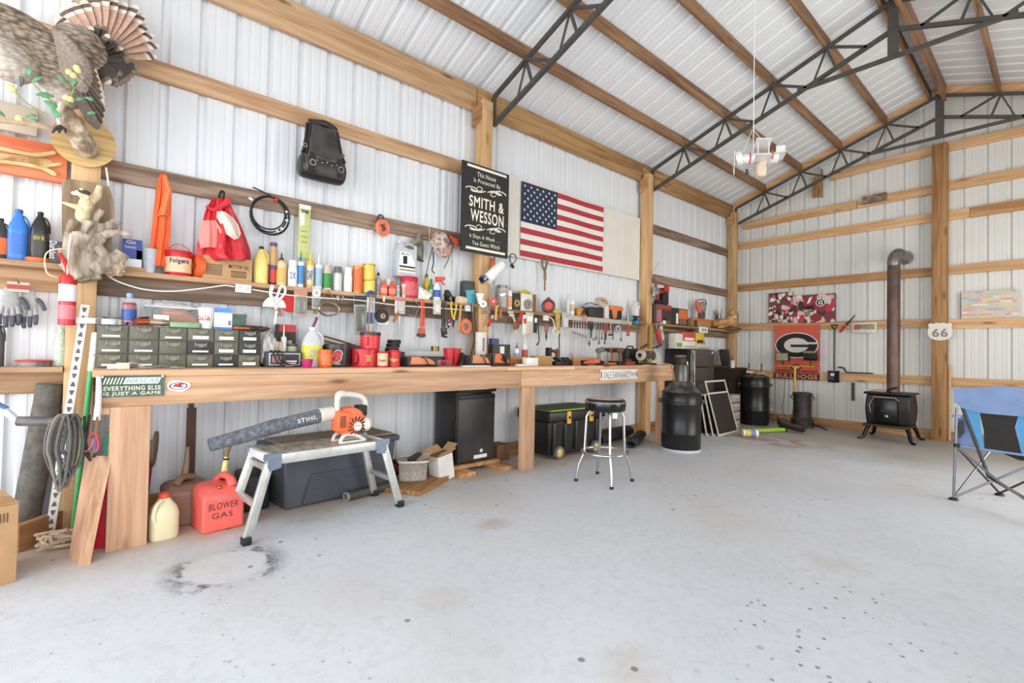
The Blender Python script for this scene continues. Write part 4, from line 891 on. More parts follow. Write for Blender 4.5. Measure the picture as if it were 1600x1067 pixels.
T = hang('caulk_tool', 'clear and white caulking tool with brass tip hanging by the hoop', 'caulk tool', 495, 448); L_ = hl(495, 448, 490)
b = B(); b.ring((0, 0, -.05), (0, 1, 0), .018, .032, .01, WHT, 18); b.box((0, .004, -.09), (.07, .006, .19), CLR, bev=.004); part(T, 'body', b); b = B(); b.box((0, -.004, -.13), (.05, .008, .08), GRY, bev=.004); part(T, 'blade', b); b = B(); b.cyl((-.01, 0, -L_), (.012, 0, -L_ + .035), .014, BRASS, 10); part(T, 'tip', b)
T = hang('hose_clamp_hoop', 'large steel hoop clamp on a bent wire hanging below the green spray', 'clamp', 514, 454); 
b = B(); b.tube([(-.075, 0, -.12), (-.045, 0, -.05), (-.005, 0, 0), (.04, 0, -.06), (.075, 0, -.13)], .006, mt('#8b6c4a', .5, .3), 6); part(T, 'wire', b)
b = B(); b.tube([(.085 * math.cos(a), -.02 * math.cos(2 * a), -.155 + .055 * math.sin(a)) for a in [q * 2 * PI / 20 for q in range(20)]], .009, mt('#b3a995', .3, .8), 6, closed=True); part(T, 'hoop', b)
T = hang('key_bunch', 'bunch of small keys hanging on a nail', 'keys', 531, 457)
b = B(); b.ring((0, 0, -.015), (0, 1, 0), .014, .018, .003, CHR, 12); part(T, 'ring', b)
for k in range(4): b = B(); b.box(((k - 1.5) * .012, -.004 * k, -.05), (.014, .003, .045), (CHR, BRASS, DKS, CHR)[k], rot=(0, R((k - 1.5) * 14), 0)); part(T, 'key', b)
blister(553, 572, 460, 523, 'clear saw blade pack hanging under the yellow cans', '#a9a59c', '#75716a', header='#35302c', tilt=R(-3))
T = hang('hack_saw', 'blue and white hacksaw card hanging beside the blade pack', 'hacksaw', 580, 456); L_ = hl(580, 456, 522)
b = B(); b.box((0, .004, -L_ * .55), (.075, .004, L_ * .85), mt('#d5dbe2', .5)); part(T, 'card', b); b = B(); b.tube([(-.038, 0, -.05), (-.03, 0, -.012), (0, 0, 0), (.03, 0, -.012), (.038, 0, -.05)], .013, mt('#3e5a8c', .4), 8, smooth=3); part(T, 'blue_header', b)
b = B(); b.box((0, -.001, -L_ * .62), (.07, .004, L_ * .26), mt('#3b5f95', .5)); part(T, 'print', b); b = B(); b.tube([(-.012, -.008, -.03), (-.02, -.008, -L_ * .97)], .006, HNDL, 6); b.tube([(.012, -.008, -.03), (.025, -.008, -L_ * .95)], .005, STEEL, 6); part(T, 'blades', b)
p = at(597, 494, x=HX); T = root('tape_roll', 'black tape roll hanging next to the blue hacksaw card', 'tape', p, LW); b = B(); b.ring((0, 0, 0), (0, 1, .0), .02, .062, .03, BLK, 24); part(T, 'roll', b); b = B(); b.ring((0, -.002, 0), (0, 1, 0), .016, .024, .032, mt('#c0a98a', .6), 18); part(T, 'core', b); b = B(); b.box((.02, .01, -.06), (.1, .004, .03), WHT); part(T, 'tag', b)
T = hang('putty_knife', 'slim knife with white blade hanging near the orange bottles', 'knife', 600, 462); b = B(); b.box((0, 0, -.03), (.018, .004, .05), WHT); part(T, 'blade', b); b = B(); b.tube([(0, 0, -.055), (0, 0, -.11)], .008, BLK, 8); part(T, 'handle', b)
T = blister(617, 633, 464, 490, 'small white card with a red corner hanging under the red bucket', '#e6e0d4', '#c9c2b4', header='#c77a70')
T = hang('wooden_handle_tool', 'wooden handled awl hanging below the white card', 'awl', 622, 487, tilt=R(24)); b = B(); b.lathe([(0, -.11), (.013, -.105), (.015, -.06), (.011, -.01), (.006, 0)], mt('#b2683f', .5), 12); part(T, 'handle', b); b = B(); b.tube([(0, 0, 0), (0, 0, .05)], .004, STEEL, 6); part(T, 'shaft', b)
T = hang('glue_syringe', 'clear thin syringe hanging behind the awl', 'syringe', 624, 494); b = B(); b.lathe([(.012, -.06), (.012, 0), (.018, 0), (.018, .004)], CLR, 12); b.tube([(0, 0, -.06), (0, 0, -.11)], .003, WHT, 6); part(T, 'barrel', b)
T = hang('bent_rod', 'thin bent steel rod forming a triangle beside the red pipe wrench', 'rod', 656, 478); b = B(); b.tube([(-.08, 0, .06), (.0, 0, .0), (-.055, 0, -.115), (-.12, 0, -.09)], .005, STEEL, 6); part(T, 'rod', b)
b = B(); b.ring((-.06, .0, -.05), (0, 1, 0), .012, .03, .02, mt('#4a4a5a', .5), 16); part(T, 'clip', b)
# pipe wrench, red
T = hang('pipe_wrench', 'orange red pipe wrench hanging head down under the paper envelope', 'pipe wrench', 660, 467); L_ = hl(660, 467, 526)
RW = mt('#d9603a', .45, .1, .25, 20)
b = B(); b.tube([(-.008, 0, 0), (-.004, 0, -L_ * .3), (-.004, 0, -L_ * .75)], [.014, .012, .016], RW, 8); b.tube([(.012, 0, -.005), (.02, 0, -L_ * .4), (.018, 0, -L_ * .75)], [.01, .009, .014], RW, 8); part(T, 'handle', b)
b = B(); b.box((0, 0, -L_ * .86), (.07, .03, .06), RW, bev=.01); b.lathe([(.03, -.012), (.034, 0), (.03, .012)], STEEL, 18, Matrix.Translation((0, 0, -L_ * .86)) @ Matrix.Rotation(R(90), 4, 'X')); part(T, 'housing', b)
b = B(); b.prism([(-.045, -L_ * .92), (.035, -L_ * .92), (.04, -L_), (.0, -L_ * 1.03), (-.045, -L_ * .99)], -.015, .015, DKS); part(T, 'jaw', b)
blister(677, 689, 468, 491, 'clear pack of white parts hanging under the trigger spray', '#cfcbc3', '#e0ddd6')
# black adjustable wrench
T = hang('pipe_wrench', 'black iron pipe wrench hanging beside the clear pack', 'pipe wrench', 694, 470); L_ = hl(694, 470, 528)
b = B(); b.tube([(-.012, 0, 0), (-.008, 0, -L_ * .7)], [.012, .016], DKS, 8); b.tube([(.02, 0, -.01), (.016, 0, -L_ * .7)], .01, mt('#5c5a48', .5, .3), 8); part(T, 'handle', b)
b = B(); b.box((.005, 0, -L_ * .78), (.065, .03, .05), mt('#57524c', .5, .5), bev=.008); part(T, 'housing', b); b = B(); b.prism([(-.02, -L_ * .83), (.035, -L_ * .83), (.04, -L_ * .9), (.01, -L_ * .91), (.012, -L_ * .94), (.045, -L_ * .95), (.03, -L_), (-.015, -L_ * .97)], -.014, .014, BLK); part(T, 'jaw', b)
def pliers(px, v0, v1, label, hc, x=HX, wd=.03, open_=.5, down=True, group=None):
    T = hang('pliers', label, 'pliers', px, v0, x, group); L_ = hl(px, v0, v1, x)
    for s in (-1, 1):
        b = B(); b.tube([(s * wd * .9, 0, 0), (s * wd, 0, -L_ * .25), (s * wd * .4, 0, -L_ * .55), (0, 0, -L_ * .66)], [.009, .01, .009, .007], hc, 8, smooth=3); part(T, 'handle', b)
        b = B(); b.tube([(0, s * .003, -L_ * .64), (s * wd * .35, s * .003, -L_ * .75), (s * wd * .12, s * .003, -L_)], [.010, .011, .004], DKS, 8); part(T, 'jaw', b)
    b = B(); b.cyl((0, -.014, -L_ * .66), (0, .012, -L_ * .66), .012, STEEL, 10); part(T, 'pivot', b)
    return T
pliers(709, 471, 512, 'yellow handled pliers hanging near the wooden post', mt('#e8bf3a', .4))
pliers(701, 495, 513, 'small dark pliers with red handle hanging by yellow pliers', mt('#7b2f2a', .4), wd=.022)
# mallet
T = hang('rubber_mallet', 'cream headed rubber mallet with a wooden handle by the post', 'mallet', 721, 469, -4.06, tilt=R(5)); L_ = hl(721, 469, 520, -4.06)
b = B(); b.lathe([(.034, -.055), (.04, -.045), (.04, .045), (.034, .055)], mt('#dcc9a8', .6), 20, Matrix.Rotation(R(90), 4, 'Y')); part(T, 'head', b); b = B(); b.tube([(0, 0, .0), (0, 0, -L_ * .5), (0, 0, -L_)], [.013, .014, .017], HNDL, 10); part(T, 'handle', b)
reel(727, 510, -4.11, .04, .082, 'orange ring shaped fish tape reel hung behind the mallet', .1)
# ------------------------------------------------------------------ on post two
FXP = -4.115
T = root('paper_towel_roll', 'white paper towel roll tilted on a wire holder on the post', 'paper towel', at(773, 425, x=-4.0), (0, R(-58) + PI / 2 - PI / 2, LW))
b = B(); X = Matrix.Rotation(R(90), 4, 'Y'); b.lathe([(.018, -.13), (.055, -.13), (.057, -.125), (.057, .125), (.055, .13), (.018, .13), (.018, -.13)], WHT, 28, X); part(T, 'roll', b)
b = B(); b.lathe([(.012, -.131), (.018, -.131), (.018, .131), (.012, .131), (.012, -.131)], mt('#a98a6a', .8), 18, X); part(T, 'core', b)
b = B(); b.tube([(-.13, 0, 0), (-.16, .0, 0), (-.165, .05, 0), (-.12, .09, .0)], .006, DKS, 8, smooth=3); b.box((-.12, .10, 0), (.06, .012, .07), DKS); part(T, 'holder', b)
b = B()
for k in range(5): b.tube([(-.14, -.02 + k * .012, .05 - k * .006), (-.175, -.03 + k * .014, .07)], .006, BLU, 6)
part(T, 'blue_bristles', b)['kind'] = 'stuff'
T.rotation_euler = (0, R(-42), LW)
p = at(770, 412, x=-4.2); b = B(); b.ext(-.03, .03, 0, .02, -.05, .06, ORG, bev=.004); solo('orange_tool_case', 'orange tool case edge sticking out behind the towel roll', 'case', b, p, LW)
def spool(px, py, x, r, m, label, core):
    c = at(px, py, x=x); T = root('wire_spool', label, 'spool', c, facing(c)); X = Matrix.Rotation(R(90), 4, 'X')
    b = B(); b.lathe([(0, -.018), (r, -.018), (r, -.013), (r * .6, -.012), (r * .6, .012), (r, .013), (r, .018), (0, .018)], m, 22, X); part(T, 'spool', b); b = B(); b.lathe([(0, -.02), (r * .25, -.02), (r * .25, .02), (0, .02)], core, 14, X); part(T, 'hub', b)
spool(755, 475, -4.06, .038, WHT, 'white string spool on the wooden post', BLK)
spool(771, 471, -4.06, .04, mt('#d93a34', .4), 'red wire spool next to the white spool', mt('#efe2d8', .5))
T = hang('hand_drill_bracket', 'grey metal bracket hanging under the white spool', 'bracket', 762, 484, -4.07); b = B(); b.box((0, 0, -.025), (.06, .03, .03), GRY, bev=.005); b.tube([(-.025, 0, -.01), (-.025, 0, .05)], .006, STEEL, 6); b.tube([(.02, 0, -.01), (.03, 0, .05)], .006, STEEL, 6); part(T, 'bracket', b)
T = hang('scraper', 'red handled scraper hanging tilted on the post', 'scraper', 768, 498, -4.07, tilt=R(28)); b = B(); b.tube([(0, 0, 0), (0, 0, -.09)], [.014, .017], mt('#cf2f38', .4), 8); part(T, 'handle', b); b = B(); b.box((0, 0, .02), (.03, .004, .045), STEEL); part(T, 'blade', b)
T = hang('wood_level', 'yellow wood stick hanging next to the post', 'stick', 776, 478, -4.06, tilt=R(4)); b = B(); b.box((0, 0, -.075), (.03, .014, .16), mt('#d9a950', .5), bev=.002); b.box((0, -.002, 0), (.06, .012, .014), mt('#d9a950', .5)); part(T, 'stick', b)
b = B(); b.box((.0, 0, -.04), (.02, .018, .09), mt('#c27a58', .5)); T = hang('red_clip', 'dull red clip hanging right beside the yellow stick', 'clip', 782, 484, -4.07); T['label'] = 'dull red clip hanging beside the yellow stick'; part(T, 'clip', b)
p = at(742, 500, x=-4.07); b = B(); q = [at(u, v, x=-4.06) for u, v in ((736, 474), (738, 500), (741, 530), (736, 556), (742, 560), (744, 530), (742, 500), (740, 476))]; b.tube([a - q[0] for a in q], .007, BLK, 6, smooth=3); solo('black_strap', 'long black strap hanging down the wooden post to the bench', 'strap', b, q[0])
q = [at(739, 478, x=-4.1), at(742, 555, x=-4.1)]; b = B(); b.tube([(0, 0, 0), q[1] - q[0]], [.013, .015], HNDL, 8); solo('axe_haft', 'bare wooden axe handle hanging beside the black strap', 'handle', b, q[0])
# ------------------------------------------------------------------ shelf over the grinder
S2 = 1.664
T, p, r, h = vessel('can', 'brush_can', 'grey metal can with a brush standing beside the towel roll', 'can', 776, 792, 446, 486, -4.2, S2, (mt('#8f8a84', .4, .4), mt('#b9b3ad', .5)))
b = B(); b.tube([(0, 0, h * .6), (.0, -.0, h * 1.35)], .006, WHT, 6); part(T, 'white_rod', b); b = B(); b.box((.01, -r * 1.06, h * .62), (.07, .012, .05), CHR, rot=(0, R(-35), 0), bev=.01); part(T, 'buckle', b)
vessel('glue', 'glue_bottle', 'white glue bottle with orange label and a pink tip', 'bottle', 792, 800, 444, 485, -4.16, S2, (WHT, mt('#e2a273', .5), mt('#d77a70', .4)))
T, w_, h_ = carton('tape_box', 'dark box holding a yellow tape roll on the upper shelf', 'box', 802, 813, 458, 485, -4.14, .1, mt('#3a3732', .6), S2)
b = B(); b.ring((0, -.004, h_ * .42), (0, 1, 0), .02, .04, .012, mt('#b6a44c', .5), 20); part(T, 'tape_roll', b)
T, w_, h_ = carton('filter_box', 'white box with a grey disc and yellow rag on top', 'box', 814, 832, 459, 488, -4.14, .12, mt('#e4dfd6', .6), S2)
b = B(); b.ring((.01, -.01, h_ * .4), (0, 1, 0), .012, .058, .02, mt('#8f8779', .5), 24); part(T, 'disc', b); b = B(); b.blob((0, .05, h_ + .02), (.085, .06, .025), mt('#c7c03a', .8), .3, 3); part(T, 'yellow_rag', b)
carton('brown_box', 'small brown box behind the white disc box', 'box', 831, 838, 460, 487, -4.17, .08, mt('#8a6a4a', .7), S2)
c = at(857, 467, x=-4.14); T = root('long_tape_measure', 'round brown long tape measure with red centre standing on shelf', 'tape measure', (-4.14, c.y, S2 + .088), facing(c, .1))
X = Matrix.Rotation(R(90), 4, 'X'); b = B(); b.lathe([(0, -.022), (.075, -.022), (.085, -.016), (.085, .016), (.075, .022), (0, .022)], mt('#5b3d30', .4), 28, X); part(T, 'case', b)
b = B(); b.lathe([(0, .022), (.052, .022), (.047, .032), (0, .032)], mt('#d8443a', .4), 22, X); part(T, 'crank', b)
b = B(); b.tube([(-.03, 0, .07), (0, 0, .105), (.03, 0, .07)], .008, mt('#5b3d30', .4), 8, smooth=3); part(T, 'handle', b)
p = at(875, 486, x=-4.16); b = B(); b.blob((0, 0, .025), (.09, .05, .03), mt('#cfcf7a', .8), .3, 3); solo('yellow_cloth', 'pale yellow cloth heap beside the round tape measure', 'cloth', b, (-4.15, at(870, 488, x=-4.15).y, S2), LW)
vessel('bottle', 'clear_bottle', 'slender clear bottle standing behind paper cups', 'bottle', 884, 890, 459, 490, -4.2, S2, (mt('#dad9d4', .2), None, mt('#cfcac0', .4)))
vessel('cup', 'paper_cup', 'white paper cup tipped beside the gold roll', 'cup', 889, 898, 470, 491, -4.17, S2, (WHT, mt('#cfb9a0', .5)))
p = at(908, 484, x=-4.14); b = B(); b.lathe([(.02, 0), (.06, 0), (.062, .006), (.062, .10), (.06, .106), (.02, .106), (.02, 0)], mt('#c98a35', .4, .2), 24); solo('gold_tape_roll', 'gold brown roll of tape on the metal edged shelf', 'tape', b, (-4.17, p.y, S2), LW)
carton('black_case', 'black flat case beside the gold roll', 'case', 920, 947, 480, 498, -4.15, .12, mt('#2c2b29', .5), S2)
p = at(925, 480, x=-4.16); T = root('caulking_gun', 'blue grey caulking gun lying on the black case', 'caulking gun', (-4.17, p.y, S2 + .125), LW); b = B(); b.cyl((-.13, 0, .02), (.12, 0, .03), .022, mt('#9db0ba', .4)); part(T, 'barrel', b); b = B(); b.tube([(-.14, -.01, .045), (-.05, -.01, .07), (.12, -.01, .05)], .006, DKS, 6); part(T, 'rod', b); b = B(); b.box((.12, 0, .0), (.02, .02, .06), DKS); part(T, 'handle', b)
carton('white_box', 'white upright box tilted against the orange tool bag', 'box', 946, 957, 478, 500, -4.12, .05, mt('#ded6c8', .6), S2)
p = at(960, 498, x=-4.13); T = root('tool_bag', 'orange and black tool bag on the metal edged shelf', 'bag', (-4.16, p.y, S2), LW)
b = B(); b.box((0, 0, .08), (.27, .14, .16), mt('#2a2826', .7), bev=.03); part(T, 'body', b); b = B(); b.box((0, -.01, .15), (.29, .145, .07), mt('#e07a48', .6), bev=.025); part(T, 'top', b); b = B(); b.prism([(-.12, .12), (.0, .12), (-.02, .02), (-.08, .0)], -.085, -.07, mt('#e07a48', .6)); part(T, 'side_panel', b); b = B(); b.box((.03, -.078, .05), (.06, .01, .04), BLK); part(T, 'pocket', b)
p = at(949, 470, x=-4.16); b = B(); b.tube([(-.07, 0, .0), (-.075, 0, .09), (.0, 0, .115), (.09, 0, .09), (.10, 0, .05)], [.016, .018, .022, .02, .014], mt('#cfa878', .5), 8, smooth=3); solo('hand_plane', 'tan curved handle standing behind the orange tool bag', 'handle', b, (-4.25, p.y, S2 + .17), LW)
b = B(); b.ext(-.15, .15, 0, .03, 0, .168, mt('#6b5a48', .7)); solo('wood_offcut', 'dark wood offcut standing behind the orange tool bag', 'board', b, (-4.265, p.y, S2), LW)
jug('clear_jug', 'cloudy clear gallon jug standing by the middle post', 984, 999, 467, 500, -4.19, S2, mt('#d9d4cb', .25), mt('#efe9dd', .4))
T = root('glove_heap', 'teal and black rag bundle heaped at the shelf end', 'rags', (-4.08, at(992, 502, x=-4.08).y, S2), LW)
for k, (dx, dz, m_) in enumerate(((-.12, .03, mt('#4aa3b8', .7)), (-.02, .04, BLK), (.06, .03, mt('#5d6272', .7)), (.12, .05, mt('#8b5a48', .7)), (.03, -.02, mt('#3f8fb0', .7)))):
    b = B(); b.blob((dx, 0, dz), (.06, .04, .035), m_, .3, 3, 2, seed=k); part(T, 'rag', b)
p = at(981, 497, x=-4.04); T = root('snips', 'steel snips with red handles hanging at the end of the metal edge', 'snips', (p.x, p.y, p.z + .06), LW); b = B(); b.tube([(-.01, 0, .08), (0, 0, -.02), (.01, 0, -.15)], [.006, .012, .01], mt('#c9b39a', .5), 6, smooth=2); part(T, 'blade', b)
for s in (-1, 1): b = B(); b.tube([(.008, 0, -.14), (.008 + s * .026, 0, -.24), (.008 + s * .012, 0, -.31)], .010, mt('#a8392e', .4), 8, smooth=3); part(T, 'handle', b)
# ------------------------------------------------------------------ hung under the second shelf
T = hang('hair_clipper_cord', 'pale hose and white clips hanging below the glue bottle', 'hose', 800, 484, -4.07); q = [at(u, v, x=-4.07) for u, v in ((796, 492), (802, 496), (806, 510), (806, 524))]
b = B(); b.tube([Vector((a.y - T.location.y, -(a.x - T.location.x), a.z - T.location.z)) for a in q], .012, mt('#cfc4ae', .5), 8, smooth=3); part(T, 'hose', b)
b = B()
for k in range(4): b.ring((-.045 + k * .02, -.005, -.03 - .03 * (k % 2)), (0, 1, 0), .008, .014, .012, WHT, 10)
part(T, 'clips', b)['kind'] = 'stuff'
T = hang('pruning_saw', 'red handled folding saw hanging beside the pale hose', 'saw', 816, 488, -4.06, tilt=R(32)); b = B(); b.tube([(0, 0, 0), (.0, 0, -.06), (.01, 0, -.12)], [.016, .02, .016], mt('#c8362f', .4), 8); part(T, 'handle', b); b = B(); b.blob((.01, .01, -.17), (.05, .02, .06), mt('#8a5236', .6), .1, 2, 2); part(T, 'sheath', b)
for k, (u, v0, v1, m_, wd, lab) in enumerate(((819, 492, 524, CREAM, .03, 'cream blade pack hanging in the pack cluster'), (827, 488, 522, mt('#cabfae', .5), .07, 'wide grey brown pack hanging in the pack cluster'), (836, 492, 520, BLK, .03, 'black zip pouch hanging in the pack cluster'))):
    c, w_, h_ = wallbox(u - wd * 50, u + wd * 50, v0, v1, -4.055); T = root('hanging_pack', lab, 'pack', c, LW); b = B(); b.box((0, 0, 0), (wd * 1.6, .02, h_), m_, bev=.003); part(T, 'body', b); b = B(); b.box((0, -.012, h_ * .2), (wd * 1.2, .004, h_ * .25), WHT if k else RED); part(T, 'print', b)
T = hang('pry_bar', 'thin black hooked pry bar hanging at the shelf bracket', 'pry bar', 841, 494, -4.07); b = B(); b.tube([(0, 0, 0), (.005, 0, -.15), (.02, 0, -.27), (.0, 0, -.33), (-.02, 0, -.325)], .008, BLK, 6, smooth=3); part(T, 'bar', b)
pliers(854, 505, 532, 'brown wooden handled pincers hanging under the outlet', mt('#9a6048', .5), -4.07, .022)
q = [at(u, v, x=-4.05) for u, v in ((858, 495), (864, 500), (867, 512), (873, 520), (868, 524), (864, 516), (872, 512), (879, 518), (876, 523))]; b = B(); b.tube([a - q[0] for a in q], .006, CREAM, 6, smooth=4); solo('cream_cord', 'cream cord knotted below the shelf outlet', 'cord', b, q[0])
T = hang('black_cord_hook', 'black metal hook bar hanging under the cream cord', 'hook bar', 874, 520, -4.08); b = B(); b.tube([(0, 0, 0), (0, 0, -.14), (.012, 0, -.18), (-.02, 0, -.19)], .008, BLK, 6); part(T, 'bar', b)
T = blister(868, 875, 490, 518, 'yellow bag of parts hanging beside the round tape measure', '#c9a85a', '#b89a58', -4.06)
T = blister(878, 888, 488, 514, 'clear bag of fittings hanging by the metal edge', '#b9b7b2', '#d5d2cc', -4.06)
T = hang('glass_cutter_wire', 'black wire spectacle frame hanging under the flag', 'wire hook', 803, 399, -4.24); b = B(); b.tube([(-.06, 0, -.02), (-.04, 0, .01), (.0, 0, .015), (.03, 0, .0), (.035, 0, -.04), (.01, 0, -.08), (-.02, 0, -.10), (-.06, 0, -.07), (-.06, 0, -.02)], .005, BLK, 6, smooth=3); part(T, 'wire', b); b = B(); b.box((-.03, -.01, -.13), (.05, .02, .03), BLK, rot=(0, R(35), 0)); part(T, 'clamp', b)
T = hang('long_tongs', 'long brass coloured lineman tongs hanging from the flag board', 'tongs', 852, 401, -4.22); TG = mt('#8a7a58', .4, .6)
b = B(); b.tube([(.0, 0, .01), (-.045, 0, -.05), (-.04, 0, -.13), (.0, 0, -.19), (.01, 0, -.30)], [.006, .012, .014, .014, .008], TG, 8, smooth=3); b.tube([(.005, 0, .02), (.035, 0, -.06), (.0, 0, -.17), (-.005, 0, -.30)], [.006, .012, .014, .007], TG, 8, smooth=3); part(T, 'jaws', b); b = B(); b.tube([(0, 0, -.28), (0, 0, -.42)], .01, TG, 8); part(T, 'handle', b)
# wrenches
T0 = None
def wrench(px, v0, v1, label=None, grp=None, m=CHR, wd=.011):
    T = hang('wrench', label, 'wrench', px, v0, -4.07, grp); L_ = hl(px, v0, v1, -4.07)
    b = B(); b.box((0, 0, -L_ / 2), (wd, .006, L_ * .86), m, bev=.002); part(T, 'shank', b)
    b = B(); b.ring((0, 0, -.012), (0, 1, 0), .007, .015, .01, m, 12); part(T, 'ring_end', b)
    b = B(); b.prism([(-.012, -L_ + .03), (.012, -L_ + .03), (.02, -L_ + .01), (.014, -L_ - .008), (.006, -L_ + .008), (-.006, -L_ + .008), (-.014, -L_ - .008), (-.02, -L_ + .01)], -.005, .005, m); part(T, 'open_end', b)
GW = 'combination wrenches hung in size order'
ORD = 'first second third fourth fifth sixth seventh eighth ninth'.split()
for k in range(9): wrench(896 + k * 4.1, 500 + k * .35, 521 + k * 1.4, ORD[k] + ' chrome wrench counted from the gold tape roll end of the row', GW)
for k in range(4): wrench(932 + k * 4.4, 504 + k * .4, 530 + (k % 2) * 7, ORD[k] + ' large steel wrench below the tool bag, counted from the black case', 'large wrenches below the tool bag', STEEL, .018)
pliers(924, 502, 528, 'black gripped pliers hanging among the chrome wrenches', BLK, -4.05, .02)
pliers(921, 526, 541, 'small steel locking pliers hanging lowest by the wrenches', STEEL, -4.06, .02)
pliers(947, 505, 532, 'red gripped pliers hanging below the tool bag', mt('#a8342c', .4), -4.05, .022)
T = hang('hammer', 'wood handled hammer hanging among tools under the metal edge', 'hammer', 954, 504, -4.05); b = B(); b.tube([(0, 0, 0), (0, 0, -.16)], .011, HNDL, 8); part(T, 'handle', b); b = B(); b.box((0, 0, -.165), (.07, .024, .024), DKS, bev=.005); part(T, 'head', b)
T = hang('blue_grip_tool', 'blue gripped cutter hanging beside the wood hammer', 'cutter', 958, 505, -4.06); b = B(); b.tube([(0, 0, 0), (.0, 0, -.1), (0, 0, -.17)], [.008, .012, .01], mt('#3c5a86', .4), 8); part(T, 'grip', b); b = B(); b.box((0, 0, -.2), (.02, .008, .05), STEEL); part(T, 'blade', b)
c = at(965, 514, x=-4.08); b = B(); b.ring((0, 0, 0), (0, 1, 0), .03, .055, .025, mt('#c9c5bb', .4, .3), 20); solo('grey_tape_roll', 'grey tape roll hanging under the tool bag', 'tape', b, c, LW)
wrench(971, 506, 532, 'single long steel wrench hanging near the red snips', None, STEEL, .014)
c = at(913, 488, x=-4.05); T = root('claw_hammer', 'small hammer with an orange grip hooked over the metal edge', 'hammer', c, (0, R(-12), LW)); b = B(); b.tube([(0, 0, .02), (.01, 0, -.05)], .008, DKS, 8); part(T, 'shank', b); b = B(); b.tube([(.01, 0, -.03), (.02, 0, -.12)], .013, mt('#e28f70', .5), 8); part(T, 'grip', b); b = B(); b.tube([(-.05, 0, -.02), (0, 0, .03), (.04, 0, .02)], .012, DKS, 8, smooth=2); part(T, 'head', b)
# ------------------------------------------------------------------ on the drawer unit
DZ = BT + .27
def dz(px, x=-4.0): return at(px, 512, x=x).y
T = root('steel_tape_coil', 'coil of flat steel strapping lying on the drawer unit', 'coil', (-4.02, dz(176), DZ))
b = B(); b.ring((0, 0, .02), (0, 0, 1), .055, .085, .036, STEEL, 28); b.ring((0, .02, .045), (0, 0, 1), .05, .07, .012, mt('#55524e', .4, .5), 28); part(T, 'coil', b)
b = B(); b.box((-.02, -.12, .025), (.003, .13, .035), mt('#d9d6d2', .4, .4)); part(T, 'loose_end', b)
T, p, r, h = vessel('bottle', 'water_bottle', 'clear water bottle half full of red liquid on the drawer unit', 'bottle', 189, 213, 458, 511, -3.98, DZ, (mt('#eef2f4', .1, 0, 0, 1, .18), mt('#2b4f98', .35), mt('#7fb2e0', .4)))
b = B(); b.lathe([(0, .004), (r * .9, .004), (r * .96, .01), (r * .96, h * .66), (r * .8, h * .72), (0, h * .72)], mt('#9c2b34', .15, 0, .3, 60), 18); part(T, 'red_liquid', b)
T = root('hose_nozzles', 'brass and copper hose fittings lying next to the red bottle', 'hose fittings', (-3.95, dz(236), DZ), LW + .3)
b = B(); b.cyl((-.09, 0, .025), (-.02, 0, .03), .022, mt('#b85a3a', .35, .6)); b.cyl((-.02, 0, .03), (.05, 0, .028), .024, mt('#cbb59a', .3, .6)); part(T, 'nozzle', b)
b = B(); b.cyl((.05, 0, .028), (.1, .0, .026), .026, mt('#a59684', .3, .7)); b.cyl((.099, 0, .026), (.102, 0, .026), .014, BLK); part(T, 'coupling', b); b = B(); b.tube([(-.13, .03, .01), (-.05, .05, .05), (-.0, .04, .06)], .008, DKS, 6, smooth=3); part(T, 'trigger', b)
# clear bin with orange packet
T = root('clear_bin', 'clear plastic bin of packets on the drawer unit', 'bin', (-4.13, dz(272, -4.1), DZ), LW)
CP2 = mt('#eef1f2', .15, 0, 0, 1, .15)
w_ = .33
b = B(); b.add([(-.14, -.07, 0), (.14, -.07, 0), (.14, .08, 0), (-.14, .08, 0), (-.165, -.085, .14), (.165, -.085, .14), (.165, .09, .14), (-.165, .09, .14)], [(0, 3, 2, 1), (0, 1, 5, 4), (1, 2, 6, 5), (2, 3, 7, 6), (3, 0, 4, 7)], CP2); part(T, 'tub', b, mods=[('SOLIDIFY', dict(thickness=.003))])
b = B(); b.tube([(-.17, -.09, .14), (.17, -.09, .14), (.17, .095, .14), (-.17, .095, .14)], .006, mt('#e3e6e6', .3), 6, closed=True); part(T, 'rim', b)
b = B(); b.prism([(-.08, .05), (.13, .03), (.13, .07), (.08, .10), (.06, .125), (-.08, .125)], -.05, -.03, mt('#d9804a', .5)); part(T, 'orange_packet', b); b = B(); b.text('Johnsonville', .11, .02, -.01, .10, WHT, -.052); part(T, 'lettering', b)
b = B(); b.blob((.02, .03, .15), (.13, .05, .03), mt('#d5d2cd', .5), .4, 3, 3); part(T, 'plastic_bag', b)
b = B(); b.box((.06, -.03, .06), (.1, .03, .03), INK, rot=(0, R(20), 0)); part(T, 'black_part', b)
carton('white_box', 'small white carton in front of the clear bin', 'box', 240, 264, 492, 513, -3.96, .05, WHT, DZ)
T, w_, h_ = carton('green_tin', 'flat green metal tin lying below the orange packet', 'tin', 266, 312, 504, 514, -3.92, .1, mt('#8fae82', .4, .2), DZ, lid=mt('#7f9f74', .4, .2))
T, p, r, h = vessel('cup', 'soda_cup', 'white foam cup printed Coca Cola on the drawer unit', 'cup', 308, 335, 481, 514, -3.97, DZ, (WHT, None), ['Coca Cola'], mt('#c8352f', .5), tz=.5, rz=facing(Vector((-3.97, .66, 0))) - .25)
carton('tissue_box', 'blue and white box standing beside the soda cup', 'box', 334, 363, 481, 515, -3.97, .06, mt('#f2f4f6', .5), DZ, [('blue_top', 0, 1, .78, 1, mt('#5d96e6', .5)), ('blue_base', 0, 1, 0, .1, mt('#5d96e6', .5)), ('barcode', .78, .92, .2, .42, GRY)])
